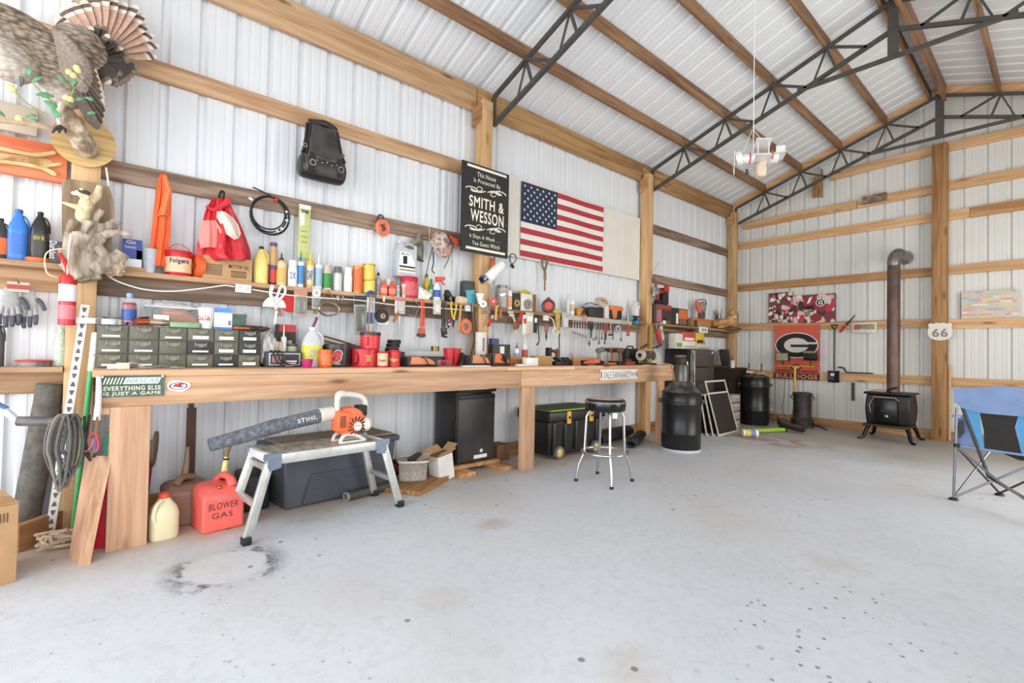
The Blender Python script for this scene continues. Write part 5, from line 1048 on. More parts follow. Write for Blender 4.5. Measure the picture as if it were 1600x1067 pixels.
T, w_, h_ = carton('green_toolbox', 'dull green metal toolbox behind the blue and white box', 'box', 360, 385, 492, 512, -4.08, .12, mt('#5d7d6a', .45, .2), DZ, lid=mt('#587564', .45, .2)); b = B(); b.blob((0, .05, h_ + .012), (.07, .04, .018), WHT, .4, 3, 2); part(T, 'paper_scrap', b)
T = root('pliers', 'orange handled pliers lying on the end of the drawer unit', 'pliers', (-3.95, dz(382), DZ + .012), LW)
for s in (-1, 1): b = B(); b.tube([(-.08, s * .025, 0), (-.03, s * .02, 0), (.02, 0, 0)], .009, mt('#e06a3a', .4), 8, smooth=3); part(T, 'handle', b); b = B(); b.tube([(.02, 0, 0), (.05, s * .012, 0), (.085, s * .003, 0)], .008, DKS, 6); part(T, 'jaw', b)
T = root('rag_strip', 'dark brown rag strip at the end of the drawer unit', 'rag', (-4.0, dz(398), DZ)); b = B(); b.blob((0, 0, .015), (.06, .1, .022), mt('#5b4332', .9), .4, 3, 3); part(T, 'cloth', b)
# in front of the drawers
T = root('power_adapter', 'cream power adapter with dangling wire in front of the drawers', 'adapter', (-3.72, at(192, 577, x=-3.72).y, BT), LW + .15)
b = B(); b.box((0, 0, .02), (.058, .05, .04), mt('#e6dcc4', .5), bev=.004); part(T, 'body', b); b = B(); b.box((-.05, 0, .018), (.045, .03, .03), WHT, bev=.003); part(T, 'plug', b); b = B(); b.tube([(-.05, .01, .03), (-.06, .02, .05), (-.1, .03, .08), (-.13, .04, .085)], .003, mt('#8a6a4a', .6), 6, smooth=3); part(T, 'wire', b)
T = root('wire_bundle', 'tangled bundle of grey wires lying along the bench edge', 'wires', (-3.72, at(228, 577, x=-3.72).y, BT), LW); 
for k in range(7):
    b = B(); o = rnd.uniform(-.02, .02); b.tube([(-.14, o, .01), (-.07, -o, .02 + .01 * (k % 3)), (0, o * 1.5, .008), (.07, -o, .018), (.14 + .01 * k, o, .006)], .006, (GRY, mt('#6a7078', .5), mt('#b09a86', .6))[k % 3], 6, smooth=4); part(T, 'wire', b)
# ------------------------------------------------------------------ along the bench
def bx(u, x): return at(u, 575, x=x).y
T = root('plastic_bag', 'crumpled clear plastic bag beside the drawer unit', 'bag', (-3.95, bx(418, -3.95), BT)); b = B(); b.blob((0, 0, .12), (.07, .055, .13), mt('#cfc9c4', .25, 0, .1, 20, .7), .35, 2.5, 4); part(T, 'bag', b)
T, w_, h_ = carton('battery_charger', 'grey battery charger with cables coiled in front', 'battery charger', 415, 471, 549, 577, -3.86, .16, mt('#3a3d42', .5), BT, bev=.012)
b = B(); b.ext(-w_ * .42, w_ * .46, -.006, 0, h_ * .12, h_ * .9, mt('#b9bcc0', .4, .2), bev=.006); b.ext(-w_ * .38, w_ * .42, -.009, 0, h_ * .2, h_ * .82, mt('#33353b', .5)); part(T, 'face_plate', b)
b = B(); b.ext(-w_ * .34, -w_ * .08, -.012, 0, h_ * .3, h_ * .72, mt('#b08a80', .5)); part(T, 'red_panel', b); b = B(); b.box((w_ * .18, -.0115, h_ * .38), (w_ * .34, .002, h_ * .09), WHT); b.box((w_ * .18, -.0115, h_ * .25), (w_ * .3, .002, h_ * .06), WHT); part(T, 'print', b)
for k, (xa, xb) in enumerate(((-.06, -.02), (.0, .03), (-.03, .05))):
    b = B(); b.tube([(xa - .03, .02, h_ + .005), (xa - .02, -.02, h_ * .9), (xa, -.03, h_ * .4), (xb, -.05, h_ * .12), (xb - .02, -.08, .01)], .006, (BLK, mt('#4a3a36', .5), BLK)[k], 6, smooth=4); part(T, 'cable', b)
b = B(); b.tube([(-.02, -.1, .005), (.02, -.09, .012), (.06, -.08, .02)], [.006, .01, .006], STEEL, 6); part(T, 'clamp', b)
vessel('tub', 'white_tub', 'white plastic tub behind the battery charger', 'tub', 414, 434, 533, 560, -4.02, BT, (WHT, None, WHT))
vessel('caulk', 'white_tube_bottle', 'white tube standing nozzle up behind the charger', 'tube', 438, 447, 507, 560, -4.02, BT, (WHT, None, WHT))
T, p, r, h = vessel('can', 'green_can', 'small can with green band behind the charger', 'can', 448, 464, 537, 560, -4.03, BT, (mt('#4d6a48', .4), mt('#c9c6a8', .5)))
vessel('jar', 'tan_jar', 'tan jar peeping out behind the white tube', 'jar', 434, 441, 534, 560, -4.0, BT, (mt('#e0c9b0', .4), None, mt('#d8b89a', .4)))
carton('black_packet', 'black and red upright packet behind the charger', 'packet', 431, 462, 507, 570, -4.14, .04, mt('#38302f', .5), BT, [('red_top', .15, 1, .82, 1, mt('#c8423f', .5)), ('pale_print', .3, .8, .42, .62, mt('#c9b8b0', .6))], [('2', .1, .1, .55, .55)], INK)
T, p, r, h = jug('antifreeze_jug', 'clear gallon jug with a yellow label and pink liquid', 469, 504, 511, 577, -3.92, BT, mt('#e5e8ee', .2, 0, 0, 1, .6), WHT, None, sy=.85, liquid=mt('#e0e2ea', .3))
b = B(); b.lathe([(r * 1.015, h * .2), (r * 1.015, h * .54)], mt('#d4d24e', .5), 24, sy=.85, p=3); part(T, 'label', b); b = B(); b.box((0, -r * .9, h * .36), (r * .35, .004, h * .2), mt('#b5b8c0', .5)); b.box((r * .62, -r * .8, h * .34), (r * .3, .004, h * .12), mt('#8f93b8', .5)); part(T, 'label_print', b)
b = B(); b.tube([(.0, 0, h * .97), (.02, 0, h * 1.15), (.03, 0, h * 1.26)], [.009, .011, .012], mt('#6a3b3b', .4), 8); part(T, 'marker', b)
vessel('cup', 'purple_cup', 'bright pink purple cup in front of the clear jug', 'cup', 470, 489, 561, 577, -3.76, BT, (mt('#c22a78', .35), None))
T = vessel('jar', 'orange_jar', 'ribbed orange jar in front of the black bucket', 'jar', 497, 519, 546, 577, -3.78, BT, (mt('#e3642f', .35), mt('#e8763f', .4), mt('#e3642f', .35)))[0]
T, p, r, h = vessel('tub', 'black_bucket', 'black racing bucket printed with a red number 8', 'bucket', 503, 549, 537, 577, -3.93, BT, (mt('#2a2827', .35), None, mt('#35322f', .35)))
b = B(); b.text('8', r * .75, h * .56, r * .1, h * .46, WHT, wrap=r * 1.03, bold=.1, slant=.2); b.text('8', r * .66, h * .5, r * .1, h * .46, mt('#d2382f', .4), wrap=r * 1.045, bold=.06, slant=.2); part(T, 'lettering', b); b = B(); b.tube([(r * 1.04 * math.sin(t), -r * 1.04 * math.cos(t), h * (.14 + .04 * math.sin(k * 2.1))) for k, t in enumerate([-.35 + .06 * q for q in range(12)])], .004, WHT, 5); part(T, 'signature_scrawl', b)
T = root('wicker_tray', 'brown wicker tray of papers behind the black bucket', 'tray', (-4.12, bx(525, -4.12), BT + .0), LW)
b = B(); b.ext(-.22, .22, 0, .12, 0, .12, CARD); part(T, 'carton_base', b)
WK = mt('#7d6248', .7, 0, .3, 60)
for k in range(3): b = B(); b.tube([(-.25 + q * .025, -.015 + .006 * math.sin(q * 2.2 + k * 2), .135 + k * .016 + .004 * math.sin(q * 2.2 + k)) for q in range(21)], .008, WK, 6); part(T, 'wicker_strand', b)
for k, (a, zz) in enumerate(((8, .19), (12, .205), (4, .18), (15, .22))): b = B(); b.box((-.05 + .04 * k, .05, zz - .01), (.34, .12, .006), (mt('#d9d6d0', .7), CARD, PAPER, mt('#cdb89a', .7))[k], rot=(0, R(a), 0)); part(T, 'paper', b)
T, p, r, h = vessel('tub', 'red_coffee_tub', 'big red coffee tub with grip handle, bottom of the stack', 'tub', 547, 591, 545, 577, -3.88, BT, (mt('#d92f3a', .35), None, mt('#c42a34', .35)))
b = B(); b.tube([(-r * .5, -r * .9, h * .2), (-r * .5, -r * 1.05, h * .3), (-r * .5, -r * 1.05, h * .65), (-r * .5, -r * .9, h * .75)], .012, mt('#b8242e', .4), 8); part(T, 'grip', b); b = B(); b.lathe([(0, 0), (.02, 0), (.02, .05), (0, .05)], mt('#c9a05a', .5), 4, Matrix.Translation((r * .35, -r * .93, h * .3))); b.text('Folgers', r * .5, h * .1, r * .4, h * .62, mt('#f0d9b0', .5), wrap=r * 1.03); part(T, 'label', b)
T2 = T; zt = BT + h
T, p, r2, h2 = vessel('tub', 'red_coffee_tub', 'red coffee tub with a dark lid on top of the stack', 'tub', 562, 594, 519, 545, -3.9, zt, (mt('#e23a42', .35), None, mt('#4b2a28', .4))); b = B(); b.box((-r2 * .3, -r2 * .93, h2 * .45), (.02, .02, h2 * .5), mt('#b8242e', .4), bev=.004); part(T, 'grip', b)
vessel('can', 'coffee_can', 'red coffee can with cream printed label, shorter of two', 'can', 589, 606, 549, 577, -3.76, BT, (mt('#c92a2c', .35), mt('#e0c7a0', .5)), 'Folgers', mt('#b3261f', .5))
vessel('can', 'coffee_can', 'red coffee can with gold print by the orange charger', 'can', 606, 625, 547, 577, -3.77, BT, (mt('#cf2b2e', .35), mt('#c9302c', .4)), 'Folgers', mt('#e8c08a', .5))
for k in range(3):
    b = B(); b.lathe([(0, 0), (.06, 0), (.062, .004), (.062, .028), (.058, .034), (0, .034)], BLK, 22); y = bx(610, -4.05)
    solo('black_disc', ('black plastic lid, bottom of the stack behind the coffee cans', 'black plastic lid, middle of the stack behind the coffee cans', 'black plastic lid, topmost of the stack behind the coffee cans')[k], 'lid', b, (-4.03, y + .01 * k, BT + .13 + k * .036))
b = B(); b.ext(-.09, .09, -.08, .08, 0, .128, mt('#3a3836', .6), bev=.004); solo('black_box', 'black box under the stack of black lids', 'box', b, (-4.03, bx(610, -4.05), BT), LW)
T = root('parts_organizer', 'long clear topped organizer box behind the orange charger', 'organizer', (-4.05, bx(660, -4.05), BT + .0), LW)
b = B(); b.ext(-.33, .33, -.04, .12, 0, .085, mt('#2f2f2f', .4), bev=.006); part(T, 'tray', b); b = B(); b.ext(-.34, .3, -.05, .13, .086, .14, mt('#d9dad8', .15, 0, 0, 1, .45), bev=.006); part(T, 'clear_lid', b)
b = B()
for k in range(6): b.box((-.28 + k * .11, -.045, .06), (.085, .012, .04), mt('#3d3d3c', .5), bev=.004)
part(T, 'latches', b)['kind'] = 'stuff'
b = B(); b.lathe([(0, 0), (.04, 0), (.04, .045), (.034, .045), (.034, .01), (0, .01)], mt('#8a6a40', .3, .8), 20); solo('brass_cup', 'brass cylinder standing on the clear organizer', 'cylinder', b, (-4.04, bx(679, -4.04), BT + .141))
T = root('pink_organizer', 'low pink plastic organizer lying behind the orange charger', 'organizer', (-3.93, bx(668, -3.93), BT), LW); b = B(); b.ext(-.25, .25, -.04, .06, 0, .058, mt('#c25a6a', .25, 0, .1, 10, .9), bev=.006); part(T, 'box', b)
for s in (-.09, .15): b = B(); b.box((s, -.043, .03), (.05, .01, .035), mt('#6b2f3c', .4), bev=.003); part(T, 'latch', b)
for k, (u, lab) in enumerate(((701, 'bright red plastic cup standing by the organizer, closer to brass cylinder'), (711, 'bright red plastic cup behind its twin near the black anvil'))):
    vessel('cup', 'red_cup', lab, 'cup', u - 9, u + 9, 544, 573, -3.99 - .03 * k, BT, (mt('#d83038', .35), None))
def charger(u0, u1, vt, label, x, col='#e08a58', dark=False):
    T, w_, h_ = carton('tool_charger', label, 'battery charger', u0, u1, vt, 577, x, .12, mt('#3a3835', .5), BT, bev=.01)
    b = B(); b.prism([(-w_ * .42, h_ * .25), (w_ * .42, h_ * .25), (w_ * .3, h_ * .7), (w_ * .05, h_ * 1.02), (-w_ * .38, h_ * 1.02)], -.012, .11, mt(col, .45)); part(T, 'shell', b, mods=[('BEVEL', dict(width=.006, segments=2, limit_method='ANGLE'))])
    if dark: b = B(); b.box((w_ * .1, -.016, h_ * .6), (w_ * .3, .012, h_ * .5), BLK, rot=(0, R(25), 0)); part(T, 'socket', b)
    b = B(); b.tube([(-.03, -.014, h_), (.0, -.03, h_ * .9), (.03, -.03, h_ * .4), (.06, -.02, .01)], .005, BLK, 6, smooth=3); part(T, 'cord', b)
charger(637, 684, 558, 'orange cordless tool charger in front of the clear organizer', -3.74)
charger(735, 768, 555, 'orange grey charger with green knob near the post', -3.80, '#d68a5e')
charger(770, 798, 553, 'black and orange charger with an open battery socket', -3.80, '#d9703c', True)
T = root('spark_anvil', 'small black pointed iron bracket on the bench', 'bracket', (-3.9, bx(724, -3.9), BT), LW); b = B(); b.prism([(-.07, 0), (.06, 0), (.03, .035), (.0, .12), (-.02, .13), (-.03, .05)], -.02, .03, DKS); part(T, 'bracket', b)
carton('white_spray_box', 'tall white pegboard box leaning at the post', 'box', 746, 760, 519, 562, -3.98, .04, mt('#e5e2d8', .6), BT + .06, [('green_dot', .2, .7, .02, .16, mt('#3c8a4c', .5)), ('grey_print', .55, .8, .3, .8, GRY)])
b = B(); b.ext(-.05, .05, 0, .06, 0, .06, mt('#4a443c', .6)); solo('black_block', 'dark block under the tall white box', 'block', b, (-3.985, bx(753, -3.99), BT), LW)
b = B(); b.box((0, 0, .006), (.3, .07, .012), mt('#e8e8ee', .5), bev=.003); solo('white_ruler', 'flat white plastic strip lying on the bench edge', 'strip', b, (-3.67, bx(744, -3.67), BT), LW)
carton('dark_tool_case', 'dark case with a blue box on top behind the charger', 'case', 770, 797, 538, 570, -4.05, .1, mt('#3d3a38', .5), BT, [('label', .4, .65, .55, .9, PAPER)])
b = B(); b.ext(-.05, .05, 0, .05, 0, .06, mt('#35507a', .5)); p = at(774, 538, x=-4.05); solo('blue_box', 'small blue box on the dark case', 'box', b, (-4.05, p.y, at(780, 538, x=-4.05).z + .002), LW)
vessel('glue', 'small_glue_bottle', 'small white glue bottle with blue tip behind the wood box', 'bottle', 803, 811, 536, 572, -4.0, BT, (WHT, mt('#8fa6cc', .5), mt('#3a4a66', .5)))
vessel('bottle', 'clear_gun', 'clear plastic bottle with a red collar on the bench', 'bottle', 815, 824, 522, 570, -4.0, BT, (mt('#d7d4cc', .2), mt('#b8433a', .5), mt('#c9c6be', .3)))
T, w_, h_ = carton('wood_box', 'shallow wooden tray at the bench middle', 'tray', 797, 823, 557, 575, -3.93, .15, wood('#c08a55', '#9a6a3c', 'x', 1, 0), BT)
b = B(); b.ring((0, 0, .035), (0, 0, 1), .022, .048, .07, mt('#d6c35a', .5), 22); solo('yellow_tape_roll', 'yellow tape roll standing behind the white cartons', 'tape', b, (-3.85, bx(829, -3.85), BT))
carton('white_carton', 'small flat white carton on the bench front', 'box', 810, 824, 569, 577, -3.7, .05, WHT, BT); carton('white_carton', 'taller small white carton beside the flat one', 'box', 823, 841, 559, 577, -3.74, .07, WHT, BT)
carton('brown_carton', 'small brown cardboard carton under the brown drill', 'box', 838, 863, 556, 576, -3.85, .1, mt('#b8925f', .8), BT)
def drill(u, v, x, label, col, rz=LW, s=1.0, z=None, lay=False):
    p = at(u, v, x=x); T = root('cordless_drill', label, 'drill', (x, p.y, p.z if z is None else z), rz)
    m_ = mt(col, .45)
    b = B(); b.cyl((-.07 * s, 0, .19 * s), (.06 * s, 0, .19 * s), .032 * s, m_); part(T, 'motor', b); b = B(); b.cyl((.06 * s, 0, .19 * s), (.12 * s, 0, .19 * s), .024 * s, BLK, 12, .014 * s); part(T, 'chuck', b)
    b = B(); b.tube([(-.03 * s, 0, .17 * s), (-.045 * s, 0, .1 * s), (-.05 * s, 0, .04 * s)], [.024 * s, .02 * s, .022 * s], m_, 8); part(T, 'grip', b); b = B(); b.box((-.03 * s, 0, .025 * s), (.11 * s, .07 * s, .05 * s), BLK, bev=.006); part(T, 'battery', b)
    return T
T = drill(850, 557, -3.9, 'brown black drill lying on the brown carton', '#6a3a28', s=.9); T.rotation_euler = (R(0), R(90), LW); T.location.z = BT + .125; T.location.y += .05
T = root('black_tool_tray', 'black tray of small tools on the bench', 'tray', (-3.85, bx(880, -3.85), BT), LW); b = B(); b.ext(-.14, .14, -.02, .12, 0, .045, BLK, bev=.005); part(T, 'tray', b)
for k in range(6): b = B(); b.cyl((-.12 + k * .045, -.01, .05), (-.11 + k * .045, .05, .085), .014, (BLK, DKS, STEEL, BLK, mt('#3f4a44', .5), DKS)[k], 8); part(T, 'tool', b)
T = drill(905, 577, -3.78, 'orange salmon drill with black chuck lying on the bench', '#d9694f', s=.85); T.rotation_euler = (R(80), 0, LW); T.location.z = BT + .03; T.location.x += .08
T = root('small_clamp', 'little red tipped clamp standing behind the salmon drill', 'clamp', (-4.0, bx(892, -4.0), BT + .06), LW); b = B(); b.tube([(-.02, 0, .0), (-.025, 0, .05), (0, 0, .08), (.025, 0, .05), (.02, 0, 0)], .005, mt('#b8504a', .4), 6, smooth=3); part(T, 'jaw', b); b = B(); b.lathe([(0, -.06), (.02, -.06), (.015, .0), (0, .0)], DKS, 10); part(T, 'base', b)
b = B(); b.ext(-.27, .27, 0, .04, 0, .09, OXD); solo('wood_offcut', 'reddish wood offcut lying along the bench back', 'board', b, (-4.0, bx(918, -4.0), BT), LW)
for u, x, lab, c_ in ((955, -3.86, 'tan olive cordless drill standing behind the brown drill', '#a8703f'), (966, -3.8, 'dark brown cordless drill standing by the grinder', '#6d4a38')): drill(u, 577, x, lab, c_, rz=LW + PI, z=BT)
T = drill(940, 577, -3.9, 'grey and red angle tool lying beside the standing drills', '#7a766a', rz=LW, z=BT); T.rotation_euler = (0, R(-8), LW)
T = root('sander_base', 'low orange sander lying in front of the standing drills', 'sander', (-3.72, bx(953, -3.72), BT), LW); b = B(); b.box((0, 0, .02), (.16, .09, .03), mt('#b5613a', .5), bev=.008); part(T, 'body', b); b = B(); b.box((.0, 0, .004), (.17, .095, .008), BLK); part(T, 'pad', b)
T = root('red_charger', 'dull red flat charger beside the bench grinder', 'charger', (-3.8, bx(981, -3.8), BT), LW); b = B(); b.ext(-.1, .1, -.05, .05, 0, .045, mt('#8e3a2c', .5), bev=.008); part(T, 'body', b); b = B(); b.ext(-.06, .06, -.03, .03, .045, .075, mt('#5f2b22', .5), bev=.006); part(T, 'top', b)
T = root('black_power_supply', 'black boxy case behind the bench grinder', 'case', (-4.0, bx(984, -4.0), BT), LW); b = B(); b.ext(-.14, .14, -.05, .08, 0, .22, BLK, bev=.02); part(T, 'case', b); b = B(); b.tube([(-.08, 0, .22), (-.06, 0, .25), (.06, 0, .25), (.08, 0, .22)], .01, BLK, 8); part(T, 'handle', b)
# bench grinder
p = at(1010, 572, x=-3.82); T = root('bench_grinder', 'olive bench grinder with pale wheels at the bench end', 'bench grinder', (-3.82, p.y, BT), LW)
b = B(); b.box((0, 0, .012), (.26, .16, .024), DKS, bev=.004); part(T, 'base', b); b = B(); b.box((.03, 0, .10), (.07, .10, .16), mt('#8c7c5c', .5), bev=.008); part(T, 'pedestal', b)
b = B(); b.cyl((-.12, 0, .13), (.14, 0, .13), .065, mt('#4b463a', .5)); part(T, 'motor', b)
for s in (-1, 1):
    b = B(); b.cyl((s * .15 - .018, -.01, .13), (s * .15 + .018, -.01, .13), .072, mt('#cfc6b4', .8)); part(T, 'wheel', b); b = B(); b.cyl((s * .175, -.01, .13), (s * .18, -.01, .13), .03, DKS); part(T, 'wheel_nut', b)
    b = B(); b.box((s * .16, -.08, .26), (.09, .11, .006), mt('#6f6450', .4, .3), rot=(R(-30), 0, 0)); b.tube([(s * .15, .02, .18), (s * .15, -.02, .25)], .006, DKS, 6); part(T, 'eye_shield', b)
b = B(); b.box((0, 0, .003), (.14, .05, .006), PAPER); solo('white_card', 'small white card lying at the bench end', 'card', b, (-3.66, bx(1010, -3.66), BT), LW)
q = [at(u, v, x=-3.62) for u, v in ((1023, 545), (1023, 556), (1032, 566), (1043, 569), (1048, 573), (1051, 590), (1052, 606))]; q = [a + Vector((-.15, 0, 0)) if i < 3 else a + Vector((.02, 0, 0)) for i, a in enumerate(q)]
b = B(); b.tube([a - q[0] for a in q], .007, mt('#e0a06a', .5), 6, smooth=4); solo('extension_cable', 'orange extension cord draped over the bench end', 'cord', b, q[0])
# ------------------------------------------------------------------ under the bench and on the floor
def wpts(T, L): 
    mw = (Matrix.Translation(T.location) @ T.rotation_euler.to_matrix().to_4x4()).inverted(); return [mw @ q for q in L]
# aluminium work platform
T = root('work_platform', 'folding aluminum work platform holding the leaf blower', 'platform', (-3.485, 1.25, 0), LW + .079)
AL = mt('#cfcfca', .38, .65, .15, 20); ALD = blotch('#cfc8b8', '#8f8676', 9, .5, .4, .65, .3, (3, 1, 1))
TZ = .515
b = B(); b.ext(-.40, .40, -.145, .145, TZ - .012, TZ, ALD); part(T, 'deck', b)
for s in (-1, 1): b = B(); b.ext(-.41, .41, s * .155 - .012, s * .155 + .012, TZ - .065, TZ, AL, bev=.004); part(T, 'side_rail', b)
for s in (-1, 1): b = B(); b.ext(s * .405 - .02, s * .405 + .02, -.165, .165, TZ - .05, TZ + .004, WHT, bev=.01); part(T, 'end_cap', b)
def obar(b, p, q, w_, d_, m):
    p, q = Vector(p), Vector(q); d = q - p; X = Matrix.Translation((p + q) / 2) @ d.to_track_quat('Z', 'Y').to_matrix().to_4x4(); b.box((0, 0, 0), (w_, d_, d.length), m, X=X, bev=.004)
for s in (-1, 1):
    for t in (-1, 1):
        b = B(); obar(b, (s * .40, t * .155, TZ - .03), (s * .53, t * .185, .03), .028, .055, AL); l = part(T, 'leg', b)
        b = B(); b.box((s * .535, t * .187, .024), (.05, .06, .046), BLK, bev=.006); part(l, 'rubber_foot', b)
        b = B(); b.prism([(-.05, -.085), (.02, -.1), (.06, -.02), (.055, .01), (-.05, .008)], -.004, .004, mt('#8d99ab', .3, .7), Matrix.Translation((s * .385, t * .17, TZ)) @ Matrix.Scale(s, 4, (1, 0, 0))); part(T, 'hinge_plate', b)
    b = B(); b.ext(s * .475 - .016, s * .475 + .016, -.17, .17, .2, .235, AL, bev=.003); part(T, 'step_rung', b)
    b = B(); b.ext(s * .415 - .014, s * .415 + .014, -.155, .155, TZ - .1, TZ - .065, AL, bev=.003); part(T, 'top_rung', b)
# leaf blower
p = at(545, 690, x=-3.43); T = root('leaf_blower', 'orange and white handheld leaf blower with long dark tube', 'leaf blower', (-3.45, 1.42, TZ + .002), LW + .06)
OB = mt('#ee7040', .4); WB = mt('#dcd8cd', .45, 0, .12); TUB = blotch('#565a61', '#767b82', 40, .6, .4, .66)
b = B(); b.lathe([(0, -.06), (.085, -.06), (.105, -.045), (.11, 0), (.105, .05), (.08, .06), (0, .06)], OB, 28, Matrix.Translation((.005, -.0, .145)) @ Matrix.Rotation(R(90), 4, 'X')); b.box((-.06, -.02, .155), (.10, .11, .15), OB, rot=(0, R(8), 0), bev=.02); part(T, 'engine_cover', b)
b = B(); X = Matrix.Translation((.045, -.068, .115)) @ Matrix.Rotation(R(90), 4, 'X'); b.lathe([(.0, 0), (.03, 0), (.03, .006), (0, .006)], WHT, 20, X); part(T, 'starter_badge', b); b = B(); b.text('STIHL', .044, .011, .045, .12, INK, -.0755); part(T, 'lettering', b)
b = B()
for k in range(14):
    a = k * 2 * PI / 14; b.box((.045 + .055 * math.cos(a), -.062, .115 + .055 * math.sin(a)), (.034, .006, .008), mt('#3a2a24', .6), rot=(0, -a + .3, 0))
for k in range(7): b.box((-.07, -.078, .12 + k * .012), (.045, .004, .005), mt('#3a2a24', .6), rot=(0, R(-6), 0))
part(T, 'vent_slots', b)['kind'] = 'stuff'
b = B(); b.tube([(-.08, 0, .22), (-.075, 0, .335), (-.02, 0, .345), (.09, 0, .325), (.135, 0, .28), (.14, 0, .2)], [.02, .026, .022, .022, .022, .02], WB, 10, smooth=4); part(T, 'handle', b)
b = B(); b.box((.10, .0, .22), (.07, .09, .08), BLK, bev=.012); part(T, 'air_filter', b); b = B(); b.blob((.13, -.02, .12), (.045, .06, .055), mt('#e6dfc9', .35)); part(T, 'fuel_tank', b)
for s in (-1, 1): b = B(); b.tube([(-.08, s * .06, .008), (-.06, s * .06, .05), (.0, s * .05, .06), (.06, s * .06, .04), (.11, s * .06, .008)], .013, WB, 8, smooth=3); b.box((.01, s * .06, .008), (.2, .03, .016), WB, bev=.006); part(T, 'foot', b)
b = B(); b.cyl((-.10, .03, .21), (-.20, .03, .20), .048, WB, 18, .052); part(T, 'outlet_collar', b)
b = B(); b.tube([(-.19, .03, .2), (-.35, .03, .175), (-.5, .03, .15)], [.05, .047, .046], TUB, 20); t1 = part(T, 'blower_tube', b); b = B(); b.text('STIHL', .13, .028, 0, 0, WHT, 0, X=Matrix.Translation((-.30, -.022, .19)) @ Matrix.Rotation(R(-9), 4, 'Y')); part(t1, 'lettering', b)
b = B(); b.tube([(-.47, .03, .155), (-.5, .03, .15), (-.68, .03, .11), (-.86, .03, .075)], [.05, .05, .045, .04], TUB, 20); b.ring((-.86, .03, .075), (-1, 0, -.2), .034, .041, .012, TUB); part(T, 'nozzle_tube', b)
# grey tote and neighbours
c = fl(450, 800); T = root('storage_tote', 'dark grey plastic storage tote under the work platform', 'tote', (-3.99, 1.51, 0), LW + .10)
TG = mt('#4d5058', .55, 0, .15, 6)
def taper(b, w0, d0, w1, d1, z0, z1, m): b.add([(-w0 / 2, -d0 / 2, z0), (w0 / 2, -d0 / 2, z0), (w0 / 2, d0 / 2, z0), (-w0 / 2, d0 / 2, z0), (-w1 / 2, -d1 / 2, z1), (w1 / 2, -d1 / 2, z1), (w1 / 2, d1 / 2, z1), (-w1 / 2, d1 / 2, z1)], [(0, 3, 2, 1), (4, 5, 6, 7), (0, 1, 5, 4), (1, 2, 6, 5), (2, 3, 7, 6), (3, 0, 4, 7)], m)
b = B(); taper(b, .88, .40, .94, .46, 0, .42, TG); part(T, 'tub', b, mods=[('BEVEL', dict(width=.02, segments=2))])
b = B(); b.prism([(-.32, .03), (.36, .03), (.30, .24), (-.26, .24)], -.226, -.19, mt('#454850', .55)); part(T, 'recess_panel', b)
b = B(); b.box((0, 0, .435), (.99, .51, .05), TG, bev=.015); part(T, 'lid', b); b = B(); b.box((0, 0, .468), (.90, .42, .022), mt('#8a7d6a', .8, 0, .2, 8), bev=.005); part(T, 'cardboard_cover', b)
b = B(); b.ext(-.09, .09, -.15, .15, 0, .26, BLK, bev=.02); solo('black_crate', 'black crate behind the platform leg beside the tote', 'crate', b, (-4.02, .93, 0), LW)
q = [Vector((-3.70, 1.53, .036)), Vector((-3.74, 1.75, .036)), Vector((-3.80, 1.98, .036))]; b = B(); b.tube([a - q[0] for a in q], .034, mt('#4a4744', .5), 16); b.ring((0, 0, 0), q[1] - q[0], .024, .036, .02, mt('#8a8880', .5)); solo('grey_pipe', 'short grey plastic pipe lying on the floor under the platform', 'pipe', b, q[0])
p = fl(602, 760); T = root('small_trolley_roller', 'small red rimmed wheel behind the platform leg', 'wheel', (-4.1, 2.12, .09), LW); X = Matrix.Rotation(R(90), 4, 'X'); b = B(); b.lathe([(.05, -.02), (.085, -.02), (.09, 0), (.085, .02), (.05, .02), (.05, -.02)], BLK, 20, X); part(T, 'tire', b); b = B(); b.lathe([(0, -.012), (.05, -.015), (.05, .015), (0, .012)], mt('#a83a34', .4), 16, X); part(T, 'rim', b)
# wood plate, tub of screws, white carton
b = B(); b.box((0, 0, .02), (.34, .62, .04), wood('#b5854f', '#8a5f36', 'y', 1, 0), bev=.003); solo('wood_plate', 'brown board lying on the floor under the screw tub', 'board', b, (-3.77, 2.22, 0), .55)
T, p, r, h = vessel('tub', 'screw_tub', 'clear tub of screws on the brown board', 'tub', 621, 668, 712, 749, -3.86, .041, (mt('#cfc8bd', .2, 0, .1, 30, .4), None), sq=5); b = B(); b.lathe([(r * 1.04, h * .82), (r * 1.08, h * .82), (r * 1.08, h * .9), (r * 1.04, h * .9), (r * 1.04, h * .82)], mt('#d6cfc2', .4), 24, p=5); part(T, 'rim', b)
b = B(); b.lathe([(0, .01), (r * .86, .01), (r * .9, h * .45), (0, h * .5)], blotch('#d5cfc2', '#4e453a', 70, .5, .42, .58), 18, p=5); part(T, 'screws', b)['kind'] = 'stuff'
b = B()
for k in range(4): obar(b, (-.10 + .03 * k, -r * .7, .04), (.10 + .02 * k, -.02, h * 1.15), .015, .01, mt('#b49f86', .6))
b.box((.02, 0, h * .9), (.12, .1, .04), BLK, rot=(0, R(-25), .3)); part(T, 'metal_strips', b)
T = root('white_carton', 'white carton with open brown flaps beside the mini fridge', 'carton', (-3.82, 2.49, .001), (0, R(-9), LW + .15))
b = B(); b.ext(-.09, .09, -.07, .07, .0, .235, mt('#e9e6df', .7, 0, .1, 10)); part(T, 'body', b)
b = B(); b.ext(-.085, .085, -.065, .065, .2352, .237, mt('#8a6a4a', .9)); part(T, 'opening', b)
